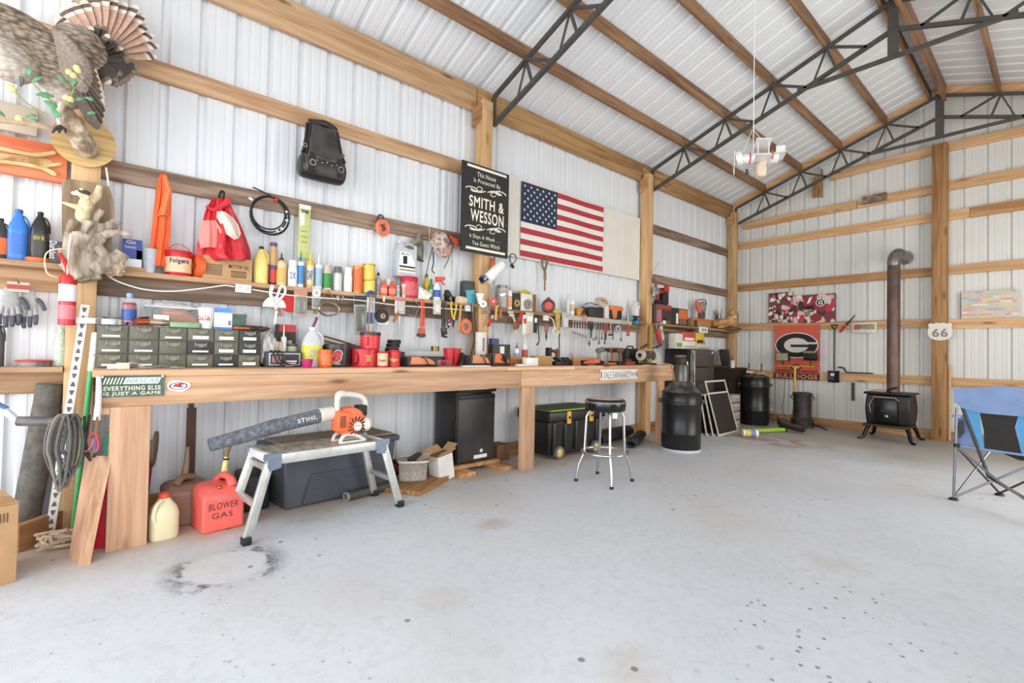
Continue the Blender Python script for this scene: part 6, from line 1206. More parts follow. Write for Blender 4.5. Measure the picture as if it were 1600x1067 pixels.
for (c_, d_, r_) in (((-.13, 0, .235), (.10, .13, .004), (0, R(28), 0)), ((.125, 0, .27), (.10, .13, .004), (0, R(-32), 0)), ((0, -.10, .265), (.18, .08, .004), (R(-35), 0, 0)), ((0, .1, .26), (.18, .08, .004), (R(38), 0, 0))):
    b = B(); b.box(c_, d_, CARD, rot=r_); part(T, 'flap', b)
# mini fridge on timber
for y0, y1, z0, z1, x0, x1, lab in ((2.62, 2.80, 0, .04, -4.2, -3.72, 'short timber block under the mini fridge, by the white carton'), (3.08, 3.26, 0, .04, -4.2, -3.70, 'short timber block under the mini fridge, by the bench leg'), (2.58, 3.22, .041, .078, -3.98, -3.87, 'long timber board across the blocks under the fridge')):
    b = B(); b.ext(x0, x1, y0, y1, z0, z1, wood('#d2a06c', '#a87645', 'x', 1, 0), bev=.003); solo('timber_block', lab, 'timber', b, ((x0 + x1) / 2, (y0 + y1) / 2, z0), world=True)
b = B(); b.ext(-4.22, -4.12, 2.58, 3.22, .041, .078, ODK); solo('timber_block', 'rear timber board under the mini fridge at the wall', 'timber', b, (-4.17, 2.9, .041), world=True)
T = root('mini_fridge', 'black mini fridge standing on timber under the bench', 'mini fridge', (-4.05, 2.91, .079), LW + .06)
FRG = blotch('#2a2827', '#4a4643', 2.5, .4, .4, .7); hF = .70
b = B(); b.ext(-.24, .24, -.12, .2, 0, hF, mt('#1f1d1c', .3, 0, .1), bev=.008); part(T, 'cabinet', b); b = B(); b.ext(-.24, .24, -.175, -.125, .02, hF - .02, FRG, bev=.012); d = part(T, 'door', b)
b = B(); b.ext(-.235, .235, -.18, -.17, hF - .065, hF - .035, BLK, bev=.003); part(d, 'grip_groove', b); b = B(); b.box((.02, -.178, hF - .075), (.05, .003, .012), mt('#4a4a4a', .4)); b.box((.05, -.178, .06), (.17, .003, .035), WHT); b.ring((.06, -.178, .115), (0, 1, 0), .004, .018, .003, WHT); part(d, 'sticker', b)
b = B(); b.ext(-.25, .25, -.18, .2, hF, hF + .03, BLK, bev=.006); part(T, 'top', b)
b = B(); b.ext(-.09, .09, -.1, .1, 0, .17, wood('#8a5f3c', '#5d3f28', 'z', 1, 0), bev=.004); solo('wood_block', 'brown wood block on the floor behind the bench leg', 'block', b, (-4.16, 3.43, 0), LW)
# tool chest
T = root('tool_chest', 'black rolling tool chest with yellow latches under the bench', 'tool chest', (-3.99, 4.28, 0), LW - .02)
TC = mt('#232322', .4, 0, .2, 8); cw = .92
b = B(); taper(b, cw * .92, .44, cw, .5, .04, .42, TC); part(T, 'body', b, mods=[('BEVEL', dict(width=.02, segments=2))])
b = B(); b.box((0, 0, .475), (cw + .04, .55, .11), TC, bev=.02); part(T, 'lid', b); b = B(); b.box((0, 0, .54), (cw - .02, .48, .02), mt('#6a6e4a', .7, 0, .3, 8), bev=.004); b.box((0, -.27, .545), (cw, .02, .012), mt('#8ac03a', .5)); part(T, 'green_mat', b)
for k in range(5): b = B(); b.ext(-.40 + k * .18, -.34 + k * .18, -.262, -.22, .08, .41, TC, bev=.008); part(T, 'rib', b)
for x in (-.18, .2): b = B(); b.box((x, -.285, .46), (.06, .02, .14), mt('#e3b53a', .4), bev=.005); b.box((x, -.297, .46), (.03, .006, .03), INK); part(T, 'latch', b)
for s in (-1, 1): b = B(); X = Matrix.Translation((-.31 if s < 0 else .31, -.26, .075)) @ Matrix.Rotation(R(90), 4, 'X'); b.lathe([(.045, -.02), (.072, -.02), (.075, 0), (.072, .02), (.045, .02), (.045, -.02)], mt('#6b6560', .8), 22, X); w2 = part(T, 'wheel', b); b = B(); b.lathe([(0, -.012), (.045, -.018), (.045, .018), (0, .03)], mt('#e0c25a', .4), 18, X); part(w2, 'hub', b)
# rolled mats
def matroll(p0, p1, r, label, turns=1.5, flat=.7):
    p0, p1 = Vector(p0), Vector(p1); b = B(); d = (p1 - p0); side = Vector((0, 0, 1)).cross(d).normalized()
    n = 30; vs = []
    for e in (p0, p1):
        for k in range(n + 1):
            a = k / n * turns * 2 * PI; rr = r * (1 - .25 * k / n); vs.append(e + side * rr * math.cos(a) + Vector((0, 0, rr * flat * math.sin(a) + r * flat)))
    b.add([v - p0 for v in vs], [(k, k + 1, n + 2 + k, n + 1 + k) for k in range(n)], mt('#33322f', .85, 0, .15, 20)); solo('rolled_mat', label, 'mat', b, p0, mods=[('SOLIDIFY', dict(thickness=.008))])
matroll((-3.62, 5.15, 0), (-4.0, 5.95, 0), .075, 'black rubber mat loosely rolled beside the black drum')
matroll((-4.0, 4.95, 0), (-4.2, 5.9, 0), .11, 'dark rubber mat roll against the wall behind the stool', 1.2)
# bar stool
c = (fl(937, 763) + fl(948, 741) + fl(903, 748) + fl(988, 756)) / 4; T = root('bar_stool', 'chrome bar stool with a round black padded seat', 'stool', (c.x, c.y, 0), facing(c) + .25)
b = B(); b.lathe([(.0, .66), (.175, .66), (.185, .67), (.19, .72), (.185, .755), (.17, .77), (.0, .775)], BLKG, 32); part(T, 'seat', b, sharp=60); b = B(); b.lathe([(.0, .772), (.165, .772), (.165, .775), (0, .778)], mt('#b7aea6', .5, 0, .15, 8), 30); part(T, 'seat_top', b)
b = B(); b.lathe([(.189, .735), (.192, .745), (.189, .75)], CHR, 32); part(T, 'trim_ring', b)
for k in range(4):
    a = k * PI / 2 - PI / 2; d = Vector((math.cos(a), math.sin(a), 0))
    b = B(); b.tube([d * .1 + Vector((0, 0, .655)), d * .15 + Vector((0, 0, .65)), d * .175 + Vector((0, 0, .6)), d * .19 + Vector((0, 0, .27)), d * .24 + Vector((0, 0, .16)), d * .265 + Vector((0, 0, .02))], .0125, CHR, 12); l = part(T, 'leg', b)
    b = B(); b.lathe([(0, 0), (.017, 0), (.017, .025), (0, .025)], BLK, 12, Matrix.Translation(d * .265)); part(l, 'foot_cap', b)
b = B(); b.tube([(.215 * math.cos(q * PI / 18), .215 * math.sin(q * PI / 18), .275) for q in range(36)], .0125, CHR, 10, closed=True); part(T, 'foot_ring', b)
b = B(); b.box((.06, -.12, .63), (.05, .002, .06), WHT, rot=(0, 0, .2)); part(T, 'paper_tag', b)
# drums
DR = mt('#1f1f1f', .32, .2, .15, 5)
def drum(u0, u1, vb, vt, label, cone, rim):
    p = fl((u0 + u1) / 2, vb); d = Vector((p.x, p.y, 0)).normalized(); r = rad(u0, u1, p); r *= 1 + r / p.length; c = p + d * r
    h = at((u0 + u1) / 2, vt, x=c.x).z
    T = root('steel_drum', label, 'drum', (c.x, c.y, 0), facing(c))
    b = B(); b.lathe([(0, .03), (r * .98, .03), (r, .045), (r, h * .28), (r * 1.03, h * .295), (r, h * .31), (r, h * .78), (r * 1.02, h * .79), (r * 1.02, h * .82), (r, h * .83), (r, h * .985), (r * 1.03, h), (r * .98, h)], DR, 36); part(T, 'shell', b)
    b = B(); b.lathe([(r * .98, h), (r * .45, h + cone), (0, h + cone)], blotch('#2b2a29', '#6a655e', 8, .45, .45, .7), 28); part(T, 'cone_lid', b)
    if rim: b = B(); b.lathe([(0, .0), (r * 1.0, 0), (r * 1.02, .012), (r * 1.0, .03), (0, .03)], mt('#c2c8cc', .5), 36); part(T, 'base_disc', b)
    else: b = B(); b.lathe([(0, .0), (r * .97, 0), (r * .97, .03), (0, .03)], DR, 36); part(T, 'base_disc', b)
    for s in (-1, 1): b = B(); b.box((s * (r + .02), 0, h * .84), (.05, .04, .05), DKS, bev=.008); part(T, 'clamp', b)
    return T, c, r, h
T, c, r, h = drum(1032, 1095, 708, 612, 'large black steel drum with cone lid on a pale disc', .13, True)
p = at(1063, 591, x=c.x); zt = h + .131
T = root('pump_head', 'black cylinder with an iron clamp head standing on the drum lid', 'pump', (c.x, c.y, zt + .1), LW)
b = B(); b.lathe([(0, -.1), (.085, -.1), (.085, .10), (.08, .11), (0, .11)], mt('#5a5a58', .3, .5, .2, 9), 26, Matrix.Translation((0, 0, .0))); part(T, 'cylinder', b)
b = B(); b.box((-.01, 0, .15), (.11, .09, .09), mt('#3f3b34', .5, .4), bev=.01); b.box((-.03, 0, .215), (.16, .07, .035), mt('#6a6356', .5, .4), bev=.008); part(T, 'vise_head', b); b = B(); b.tube([(.09, -.02, .15), (.11, -.02, .06), (.1, -.02, .0)], .01, CHR, 8); part(T, 'crank', b)
T, c2, r2, h2 = drum(1156, 1202, 665, 589, 'second black steel drum by the wall with a chain on its lid', .07, False)
b = B(); b.box((-.08, -.05, h2 + .085), (.12, .07, .03), mt('#d8c3a0', .7), rot=(0, R(6), .2)); part(T, 'wood_scrap', b); b = B(); b.tube([(-.05, -.05, h2 + .10), (.02, -.1, h2 + .06), (.1, -.1, h2 + .07), (.16, -.05, h2 + .05), (.1, 0, h2 + .1)], .012, mt('#b9a68a', .5), 6, smooth=3); part(T, 'chain', b)
for dx in (-.10, .1): b = B(); b.box((dx, .06, h2 + .14), (.03, .03, .2), DKS); part(T, 'upright', b)
b = B(); b.ring((r2 + .03, 0, h2 * .33), (1, 0, 0), .012, .02, .02, CHR, 10); part(T, 'latch', b)
# black fridge by the corner with books
T = root('black_refrigerator', 'black refrigerator with chrome edge standing past the bench end', 'refrigerator', (-4.0, 7.25, 0), LW)
hF = at(1080, 545, x=-3.75).z
b = B(); b.ext(-.31, .31, -.2, .25, 0, hF, mt('#171513', .35), bev=.008); part(T, 'cabinet', b); b = B(); b.ext(-.31, .31, -.26, -.205, .02, hF - .28, mt('#4a4540', .3, .3), bev=.01); part(T, 'lower_door', b); b = B(); b.ext(-.31, .31, -.26, -.205, hF - .27, hF - .01, mt('#55504a', .3, .3), bev=.01); part(T, 'upper_door', b); b = B(); b.ext(-.325, -.305, -.27, -.20, .0, hF - .02, CHR, bev=.004); part(T, 'chrome_edge', b); b = B(); b.box((.24, -.263, hF - .05), (.03, .003, .03), WHT); part(T, 'badge', b)
for k, (u0, u1, v0, v1, m_, lab) in enumerate(((1056, 1067, 521, 545, '#d8d2c8', 'white and green boxed tool set on the black refrigerator'), (1067, 1087, 533, 545, '#e0dbd0', 'flat white box, bottom of the stack on the refrigerator'), (1068, 1086, 519, 533, '#c84a42', 'red and white box stacked on the flat white box'), (1088, 1100, 520, 538, '#d9b73a', 'yellow packet standing in the clear bag on the refrigerator'), (1088, 1110, 538, 545, '#cfc8bb', 'row of pale cartons under the yellow packet'))):
    T, w_, h_ = carton('boxed_goods', lab, 'box', u0, u1, v0, v1, -3.86 + .01 * (k % 2), .12, mt(m_, .6, 0, .1, 30), hF + .002 if v1 == 545 else None, [('stripe', .1, .9, .1, .38, mt(('#7d9a5a', '#b8b0a0', '#efeae0', '#3a3226', '#9a9488')[k], .6))])
b = B(); b.prism([(0, 0), (.14, 0), (.02, .20), (.0, .20)], -.0, .08, mt('#b9b0a6', .2, 0, .1, 20, .5)); solo('clear_bag', 'clear plastic bag slumped beside the yellow packet', 'bag', b, (-3.95, at(1103, 545, x=-3.9).y, hF + .003), LW)
# desk with monitor
T = root('corner_desk', 'small dark wooden desk in the far corner with a monitor', 'desk', (-4.06, 8.75, 0), LW)
DW = mt('#2b211a', .5, 0, .2, 6); hD = at(1149, 575, x=-3.8).z
b = B(); b.ext(-.30, .32, -.20, .19, hD - .025, hD, DW, bev=.003); part(T, 'top', b); b = B(); b.ext(-.27, .29, -.17, .20, .3, hD - .026, DW); part(T, 'modesty_panel', b)
for s in (-1, 1): b = B(); b.ext(s * .28 - .02, s * .28 + .02, -.20, .20, 0, hD - .026, DW); part(T, 'leg_panel', b)
p = at(1136, 570, x=-4.05); T = root('monitor', 'black flat monitor standing tilted on the corner desk', 'monitor', (-4.05, p.y, hD), (R(-10), 0, LW)); b = B(); b.ext(-.17, .17, -.01, .02, .03, .33, BLK, bev=.004); part(T, 'screen', b); b = B(); b.ext(-.1, .1, -.05, .08, 0, .012, BLK); b.ext(-.02, .02, .0, .02, .0, .06, BLK); part(T, 'stand', b)
vessel('can', 'white_mug', 'white mug on the desk front edge', 'mug', 1141, 1148, 563, 573, -3.87, hD, (mt('#d8d2c6', .4), None))
b = B(); b.blob((0, 0, .015), (.09, .06, .016), mt('#3a5a96', .7), .3, 3, 2); solo('blue_cloth', 'blue cloth lying on the desk beside the mug', 'cloth', b, (-4.0, 8.52, hD), LW)
# window screens leaning in a stack
for k in range(5):
    pA = fl((1099, 1103, 1109, 1116, 1122)[k], 682)
    T = root('window_screen', 'pale framed window screen, ' + ('rearmost', 'second from the back', 'middle one', 'second from the front', 'front one')[k] + ' of the leaning stack', 'window screen', (pA.x - .03 * (4 - k), pA.y, 0), (R(-5 - 2.5 * k), 0, LW + .06))
    W_, H_ = .74, (.60, .60, .61, .62, .83)[k]
    FM = mt('#d8d2c6', .5)
    for nm, e in (('side_bar', (0, .026, 0, H_)), ('side_bar', (W_ - .026, W_, 0, H_)), ('bottom_bar', (.026, W_ - .026, 0, .026)), ('top_bar', (.026, W_ - .026, H_ - .026, H_))):
        b = B(); b.ext(e[0], e[1], -.012, .0, e[2], e[3], FM); part(T, nm, b)
    b = B(); b.ext(.026, W_ - .026, -.007, -.005, .026, H_ * (.78 if k == 4 else .98) - .026, mt('#2e2823', .8, 0, .1, 20)); part(T, 'mesh', b)
    if k == 4: b = B(); b.ext(.026, W_ - .026, -.011, -.002, H_ * .75, H_ * .78, FM); part(T, 'cross_bar', b)
T = root('storage_tower', 'pale plastic drawer tower between the screens and the second drum', 'drawers', (-3.72, 7.95, 0), LW)
for k in range(4): b = B(); b.ext(-.16, .16, -.16, .16, k * .14 + .01, k * .14 + .135, mt('#a89c8e', .4), bev=.006); d = part(T, 'drawer', b); b = B(); b.box((0, -.165, k * .14 + .1), (.12, .012, .02), mt('#cfc5b8', .4)); part(d, 'handle', b)
# green tube and wrap bottle
q0, q1 = fl(1160, 678), fl(1225, 675); b = B(); b.tube([Vector((0, 0, .04)), q1 - q0 + Vector((0, 0, .04))], .032, mt('#9bc53a', .4), 16); solo('green_tube', 'bright green tube lying on the floor by the second drum', 'tube', b, q0)
q0, q1 = fl(1160, 682), fl(1184, 683); d = q1 - q0; T = root('label_canister', 'white canister with yellow and purple label lying before the green tube', 'canister', q0 + Vector((0, 0, .055)), (0, 0, math.atan2(d.y, d.x)))
X = Matrix.Rotation(R(90), 4, 'Y'); L_ = d.length; b = B(); b.lathe([(0, 0), (.052, 0), (.054, .01), (.054, L_ - .01), (.05, L_), (0, L_)], WHT, 24, X); part(T, 'body', b); b = B(); b.lathe([(.055, L_ * .12), (.055, L_ * .5)], mt('#d9cb6a', .5), 24, X); b.lathe([(.0552, L_ * .5), (.0552, L_ * .82)], mt('#8a86b8', .5), 24, X); part(T, 'label', b)
# heater keg, scoop, work lights
p = fl(1252, 668); T = root('iron_heater', 'rusty black iron cylinder heater with a wide foot', 'heater', (p.x - .02, p.y + .1, 0), facing(p)); IR = blotch('#3c332c', '#241f1c', 7, .6, .4, .6)
r = .135; h = at(1254, 613, y=p.y + .1).z
b = B(); b.lathe([(0, 0), (r * 1.25, 0), (r * 1.25, h * .22), (r * 1.05, h * .27), (r, h * .3), (r, h * .92), (r * 1.12, h * .93), (r * 1.12, h * .98), (r * .9, h), (0, h)], IR, 28); part(T, 'body', b)
for s in (-1, 1): b = B(); b.tube([(s * r, 0, h * .9), (s * r * 1.3, 0, h * .86), (s * r, 0, h * .78)], .01, DKS, 8, smooth=3); part(T, 'handle', b)
for s in (-1, 1): b = B(); b.tube([(s * r, -.05, h * .1), (s * r * 2.0, -.16, h * .08), (s * r * 2.6, -.2, .0)], [.02, .018, .014], DKS, 8); part(T, 'leg', b)
p = fl(1234, 676); T = root('coal_scoop', 'dark metal coal scoop lying on the floor before the iron heater', 'scoop', (p.x, p.y + .05, 0), .5); T.scale = (.72, .8, .9)
def sc(u, v): a = (u - .5) * PI; return (-.26 + .5 * v, .13 * math.sin(a) * (1 - .2 * v), .13 - .12 * math.cos(a) * (1 - .1 * v) + .12 * (1 - v) ** 2)
b = B(); b.grid(sc, 12, 8, mt('#2f2a26', .6, .2)); part(T, 'pan', b, mods=[('SOLIDIFY', dict(thickness=.006))]); b = B(); b.tube([(.22, 0, .02), (.34, .02, .10), (.40, .03, .12)], .018, DKS, 8); part(T, 'handle', b)
b = B(); b.prism([(-.2, 0), (-.05, 0), (-.1, .22), (-.16, .24), (-.22, .14)], .06, .10, mt('#35302b', .7)); part(T, 'back_plate', b)
yW = 9.42; pb = at(1244, 613, y=yW); pt = at(1242, 572, y=yW); T = root('work_light_stand', 'yellow twin head work light stand before the red banner', 'work light', (pt.x, yW, 0)); YS = mt('#d9a83a', .4)
b = B(); b.tube([(0, 0, .32), (0, 0, pt.z)], .022, YS, 10); part(T, 'post', b)
b = B(); b.tube([(0, 0, 0.02), (0, 0, .35)], .018, BLK, 10); part(T, 'lower_post', b)
xl, xr = at(1215, 572, y=yW).x - pt.x, at(1272, 572, y=yW).x - pt.x
b = B(); b.tube([(xl, 0, pt.z), (xr, 0, pt.z)], .012, YS, 8); part(T, 'cross_bar', b)
for k in range(3): a = k * 2.1 + .5; b = B(); b.tube([(0, 0, .3), (.13 * math.cos(a), .13 * math.sin(a), .0)], .012, YS, 8); part(T, 'leg', b)
for u0, u1, v0, v1, rx in ((1213, 1233, 551, 564, 0), (1256, 1277, 552, 560, 25)):
    xa, xb = at(u0, 557, y=yW).x - pt.x, at(u1, 557, y=yW).x - pt.x; zc = at((u0 + u1) / 2, (v0 + v1) / 2, y=yW).z
    b = B(); b.box(((xa + xb) / 2, 0, zc), (xb - xa, .08, .15), BLK, rot=(R(rx), 0, 0), bev=.008); l = part(T, 'lamp_head', b); b = B(); b.box(((xa + xb) / 2, -.045, zc + (.02 if rx else 0)), ((xb - xa) * .9, .006, .13), mt('#c9bf9a', .2), rot=(R(rx), 0, 0)); part(l, 'glass', b)
    b = B()
    for k in range(7): b.box(((xa + xb) / 2 + (k - 3) * (xb - xa) * .13, -.052, zc + (.02 if rx else 0)), (.006, .006, .14), mt('#6a6350', .4), rot=(R(rx), 0, 0))
    part(l, 'guard_wires', b)
    b = B(); b.tube([((xa + xb) / 2, 0, pt.z), ((xa + xb) / 2, 0, zc - .06)], .01, BLK, 8); part(T, 'bracket', b)
q = [Vector((pt.x - .15, yW, pt.z)), Vector((pt.x - .17, yW, .5)), Vector((pt.x - .22, yW + .05, .25)), Vector((pt.x - .12, yW, .03))]; b = B(); b.tube([a - q[0] for a in q], .006, mt('#7a5a40', .6), 6, smooth=4); solo('lamp_cord', 'thin brown cord hanging from the work light stand', 'cord', b, q[0])

# ------------------------------------------------------------------ back wall things
BY = 9.608
def bwall(u0, u1, v0, v1, y=BY):
    um, vm = (u0 + u1) / 2, (v0 + v1) / 2; a, c = at(u0, vm, y=y), at(u1, vm, y=y); zt, zb = at(um, v0, y=y).z, at(um, v1, y=y).z
    return Vector(((a.x + c.x) / 2, y, (zt + zb) / 2)), c.x - a.x, zt - zb
c, w_, h_ = bwall(1210, 1281, 508, 593, 9.60); T = root('team_banner', 'red orange banner with a black oval letter G and BULLDOGS', 'banner', c)
RBN = mt('#d4604a', .8, 0, .08, 10)
b = B(); b.grid(lambda u, v: ((u - .5) * w_, -.004 - .006 * math.sin(u * 13) * (1 - v), (v - .5) * h_), 16, 8, RBN); part(T, 'cloth', b)
def ell(rx, rz, n=48): return [(rx * math.cos(q * 2 * PI / n), rz * math.sin(q * 2 * PI / n)) for q in range(n)]
zc = h_ * .13; X = Matrix.Translation((0, 0, zc))
b = B(); b.prism(ell(w_ * .475, h_ * .235), -.016, -.014, WHT, X); b.prism(ell(w_ * .455, h_ * .22), -.018, -.016, mt('#2a2826', .8), X); b.prism(ell(w_ * .27, h_ * .135), -.020, -.018, mt('#d9d4cd', .8), Matrix.Translation((-w_ * .0, 0, zc)))
b.prism([(w_ * .1, .02), (w_ * .44, .02), (w_ * .45, h_ * .055), (w_ * .16, h_ * .055)], -.0205, -.019, mt('#d9d4cd', .8), X); b.prism([(-w_ * .12, -h_ * .035), (w_ * .44, -h_ * .035), (w_ * .43, h_ * .012), (-w_ * .12, h_ * .012)], -.0215, -.020, mt('#2a2826', .8), X); part(T, 'oval_letter', b)
b = B(); b.box((0, -.012, -h_ * .44), (w_, .003, h_ * .11), mt('#2a2826', .8)); b.text('BULLDOGS', w_ * .92, h_ * .085, 0, -h_ * .44, mt('#e08a6a', .8), -.0145, bold=.04); b.text('UNIVERSITY OF GEORGIA', w_ * .92, h_ * .045, 0, -h_ * .345, INK, -.0145, bold=.02); part(T, 'lettering', b)
b = B(); X = Matrix.Translation((0, 0, -h_ * .27)); b.prism(ell(.09, .05, 24), -.014, -.012, INK, X); b.prism(ell(.06, .03, 24), -.016, -.014, WHT, X); part(T, 'small_oval', b)
# posters
def collage(T, w_, h_, cols, n, seed, y=-.004):
    rr = random.Random(seed); b = B()
    for k in range(n):
        x, z = rr.uniform(-.47, .47) * w_, rr.uniform(-.47, .47) * h_; s = rr.uniform(.04, .12) * w_; m_ = rr.choice(cols)
        pl = []
        for q in range(7):
            a = q * 2 * PI / 7; d = s * rr.uniform(.6, 1.2); pl.append((max(-w_ / 2, min(w_ / 2, x + d * math.cos(a))), max(-h_ / 2, min(h_ / 2, z + d * math.sin(a) * 1.2))))
        b.add([(p[0], y - .00008 * k, p[1]) for p in pl], [list(range(7))], m_)
    o = part(T, 'print', b); o['kind'] = 'stuff'; return o
cs = [mt(h, .4, 0, 0) for h in ('#8f2732', '#c23a44', '#efe6dc', '#d8cfc4', '#3a2e2a', '#e9b6b0', '#b8a48c', '#f2eee8', '#5d2a2c')]
c, w_, h_ = bwall(1201, 1239, 457, 504, 9.612); T = root('football_poster', 'tall red and white football collage poster, narrower of the two', 'poster', c); b = B(); b.box((0, 0, 0), (w_, .004, h_), mt('#6b4a42', .4)); part(T, 'sheet', b); collage(T, w_, h_, cs, 90, 3)
b = B(); b.text('1', w_ * .12, h_ * .17, -w_ * .12, .0, mt('#8f2732', .4), -.013, bold=.06); part(T, 'lettering', b)
c, w_, h_ = bwall(1239.5, 1306, 460, 504, 9.612); T = root('football_poster', 'wide football poster with a big red helmet reading DANGS', 'poster', c); b = B(); b.box((0, 0, 0), (w_, .004, h_), mt('#7d3a40', .4)); part(T, 'sheet', b); collage(T, w_, h_, cs, 70, 8)
b = B(); hx, hz = .02 * w_, .08 * h_; b.prism([(hx + w_ * .26 * math.cos(a), hz + h_ * .36 * math.sin(a)) for a in [q * PI / 14 for q in range(-3, 15)]], -.013, -.011, mt('#a3263a', .3)); b.prism([(hx - w_ * .12, hz + h_ * .32), (hx - w_ * .05, hz + h_ * .35), (hx - w_ * .12, hz + h_ * .12), (hx - w_ * .19, hz + h_ * .1)], -.014, -.013, WHT); b.prism([(hx - w_ * .27, hz - .0), (hx - w_ * .02, hz + .02), (hx + .0, hz - h_ * .12), (hx - w_ * .24, hz - h_ * .10)], -.0145, -.013, INK)
X = Matrix.Translation((hx + w_ * .14, 0, hz + h_ * .12)); b.prism(ell(.075, .07, 24), -.016, -.014, WHT, X); b.prism(ell(.062, .056, 24), -.018, -.016, INK, X); b.text('G', .07, .07, hx + w_ * .14, hz + h_ * .12, WHT, -.0185, bold=.04)
for k in range(3): b.tube([(hx - w_ * .28, -.014, hz - h_ * (.12 + .06 * k)), (hx - w_ * .05, -.014, hz - h_ * (.13 + .09 * k))], .008, mt('#cfc6c0', .4), 5)
b.prism(ell(w_ * .13, h_ * .15, 24), -.016, -.013, mt('#8f2732', .4), Matrix.Translation((w_ * .06, 0, -h_ * .32))); part(T, 'helmet_print', b)
b = B(); b.text('GO DAWGS', w_ * .40, h_ * .13, w_ * .27, h_ * .39, WHT, -.015, bold=.04); part(T, 'lettering', b)
T['label'] = 'wide football poster with a big red helmet reading GO DAWGS'
# shovel
c, w_, h_ = bwall(1297, 1310, 507, 598, 9.57); T = root('ash_shovel', 'small black ash shovel hanging on the gable wall', 'shovel', c)
b = B(); b.tube([(-.05, 0, h_ * .49), (.05, 0, h_ * .49), (.02, 0, h_ * .44), (0, 0, h_ * .41), (-.02, 0, h_ * .44)], .011, BLK, 8, closed=True); part(T, 'grip', b); b = B(); b.tube([(0, 0, h_ * .42), (0, 0, -h_ * .32)], .013, mt('#55524d', .4, .4), 8); part(T, 'shaft', b)
b = B(); b.grid(lambda u, v: ((u - .5) * .17, -.03 + .04 * math.cos((u - .5) * PI) * .8, -h_ * .30 - v * h_ * .2 + .02 * abs(u - .5)), 8, 4, BLK); part(T, 'blade', b, mods=[('SOLIDIFY', dict(thickness=.005))]); b = B(); b.box((-.02, -.01, -h_ * .36), (.05, .012, .04), WHT); part(T, 'sticker', b)
# knife, plate
c = at(1322, 508, y=9.59); T = root('red_hatchet', 'red handled blade stuck on the girt by the white plate', 'knife', c, (0, R(38), 0)); b = B(); b.tube([(0, 0, -.02), (0, 0, -.15)], [.024, .02], RED, 8); part(T, 'handle', b); b = B(); b.prism([(-.016, 0), (.016, 0), (.006, .2), (-.008, .22)], -.004, .004, BLK); part(T, 'blade', b)
c, w_, h_ = bwall(1331, 1370, 504, 520, 9.60); T = root('license_plate', 'white framed license plate with a green brown picture', 'license plate', c); b = B(); b.box((0, 0, 0), (w_, .008, h_), mt('#e0dbd2', .5), bev=.003); part(T, 'plate', b); b = B(); b.box((0, -.006, .015), (w_ * .84, .004, h_ * .5), blotch('#7d7a5a', '#a89a72', 14, .5)); b.prism([(-w_ * .4, -.02), (-w_ * .15, -.02), (-w_ * .2, .04), (-w_ * .33, .045)], -.010, -.008, mt('#c0453f', .5)); part(T, 'picture', b)
b = B(); b.ext(-.19, .19, -.03, .0, 0, .018, BLK); b.tube([(-.3, -.02, .09), (-.22, -.02, .08), (-.18, -.02, .0)], .012, BLK, 8, smooth=3); p = at(1342, 582, y=9.6); solo('pry_hook', 'black iron hook bar resting on the lower girt by the stove', 'hook', b, (p.x, 9.635, .938)); 
c, w_, h_ = bwall(1331, 1335, 582, 640, 9.6); b = B(); b.ext(-.02, .02, -.02, .0, -.3, .0, DKS); solo('iron_poker', 'dark iron poker hanging below the hook bar', 'poker', b, (at(1333, 600, y=9.6).x, 9.6, .78))
T = root('switch_plate', 'pale blank square plate in the back corner', 'plate', bwall(1153.5, 1166, 487, 505, 9.615)[0]); b = B(); b.box((0, 0, 0), (.14, .012, .2), mt('#e6dccb', .6)); part(T, 'plate', b)
# route shield
c, w_, h_ = bwall(1449, 1489, 503, 532, 9.44); T = root('route_shield_sign', 'white route 66 shield sign on the middle post', 'sign', c)
half = [(0, -.5), (.18, -.47), (.36, -.40), (.47, -.2), (.5, .0), (.44, .2), (.47, .36), (.38, .46), (.28, .40), (.14, .46), (0, .43)]
pl = [(x * w_, z * h_) for x, z in half] + [(-x * w_, z * h_) for x, z in half[::-1][1:-1]]
b = B(); b.prism(pl, 0, .012, mt('#e6e0d4', .5)); part(T, 'shield', b); b = B(); b.text('66', w_ * .62, h_ * .46, 0, -h_ * .08, mt('#8d877c', .6), -.003, bold=.03); part(T, 'lettering', b)
# plate collage map
c, w_, h_ = bwall(1502, 1594, 454, 497, 9.60); T = root('plate_collage_sign', 'pale tin sign of many pastel coloured strips on the gable wall', 'sign', c); b = B(); b.box((0, 0, 0), (w_, .006, h_), mt('#d8cbbd', .6)); part(T, 'sheet', b)
cp = [mt(h, .6, 0, 0) for h in ('#d9b8a8', '#e2d29a', '#b8c6cf', '#c9d0b0', '#d6a89a', '#e6dfd2', '#a8b0b8', '#cfc29a', '#d8c0c4')]; rr = random.Random(4); b = B()
for i in range(11):
    x = -w_ / 2 + .01
    while x < w_ / 2 - .06:
        d = rr.uniform(.05, .14); d = min(d, w_ / 2 - x - .005); b.ext(x, x + d - .006, -.0065, -.003, h_ * (-.5 + i / 11) + .006, h_ * (-.5 + (i + .85) / 11), rr.choice(cp)); x += d
part(T, 'color_strips', b)['kind'] = 'stuff'
for u, v0, v1, lab, y in ((1484, 570, 690, 'thin pale rod leaning beside the middle post', 9.5),): 
    a, c = at(u, v0, y=y), at(u, v1 - 8, y=y); b = B(); b.tube([(0, 0, 0), (0, 0, -a.z + .01)], .016, mt('#c9ab86', .6), 8); solo('wood_rod', lab, 'rod', b, a)
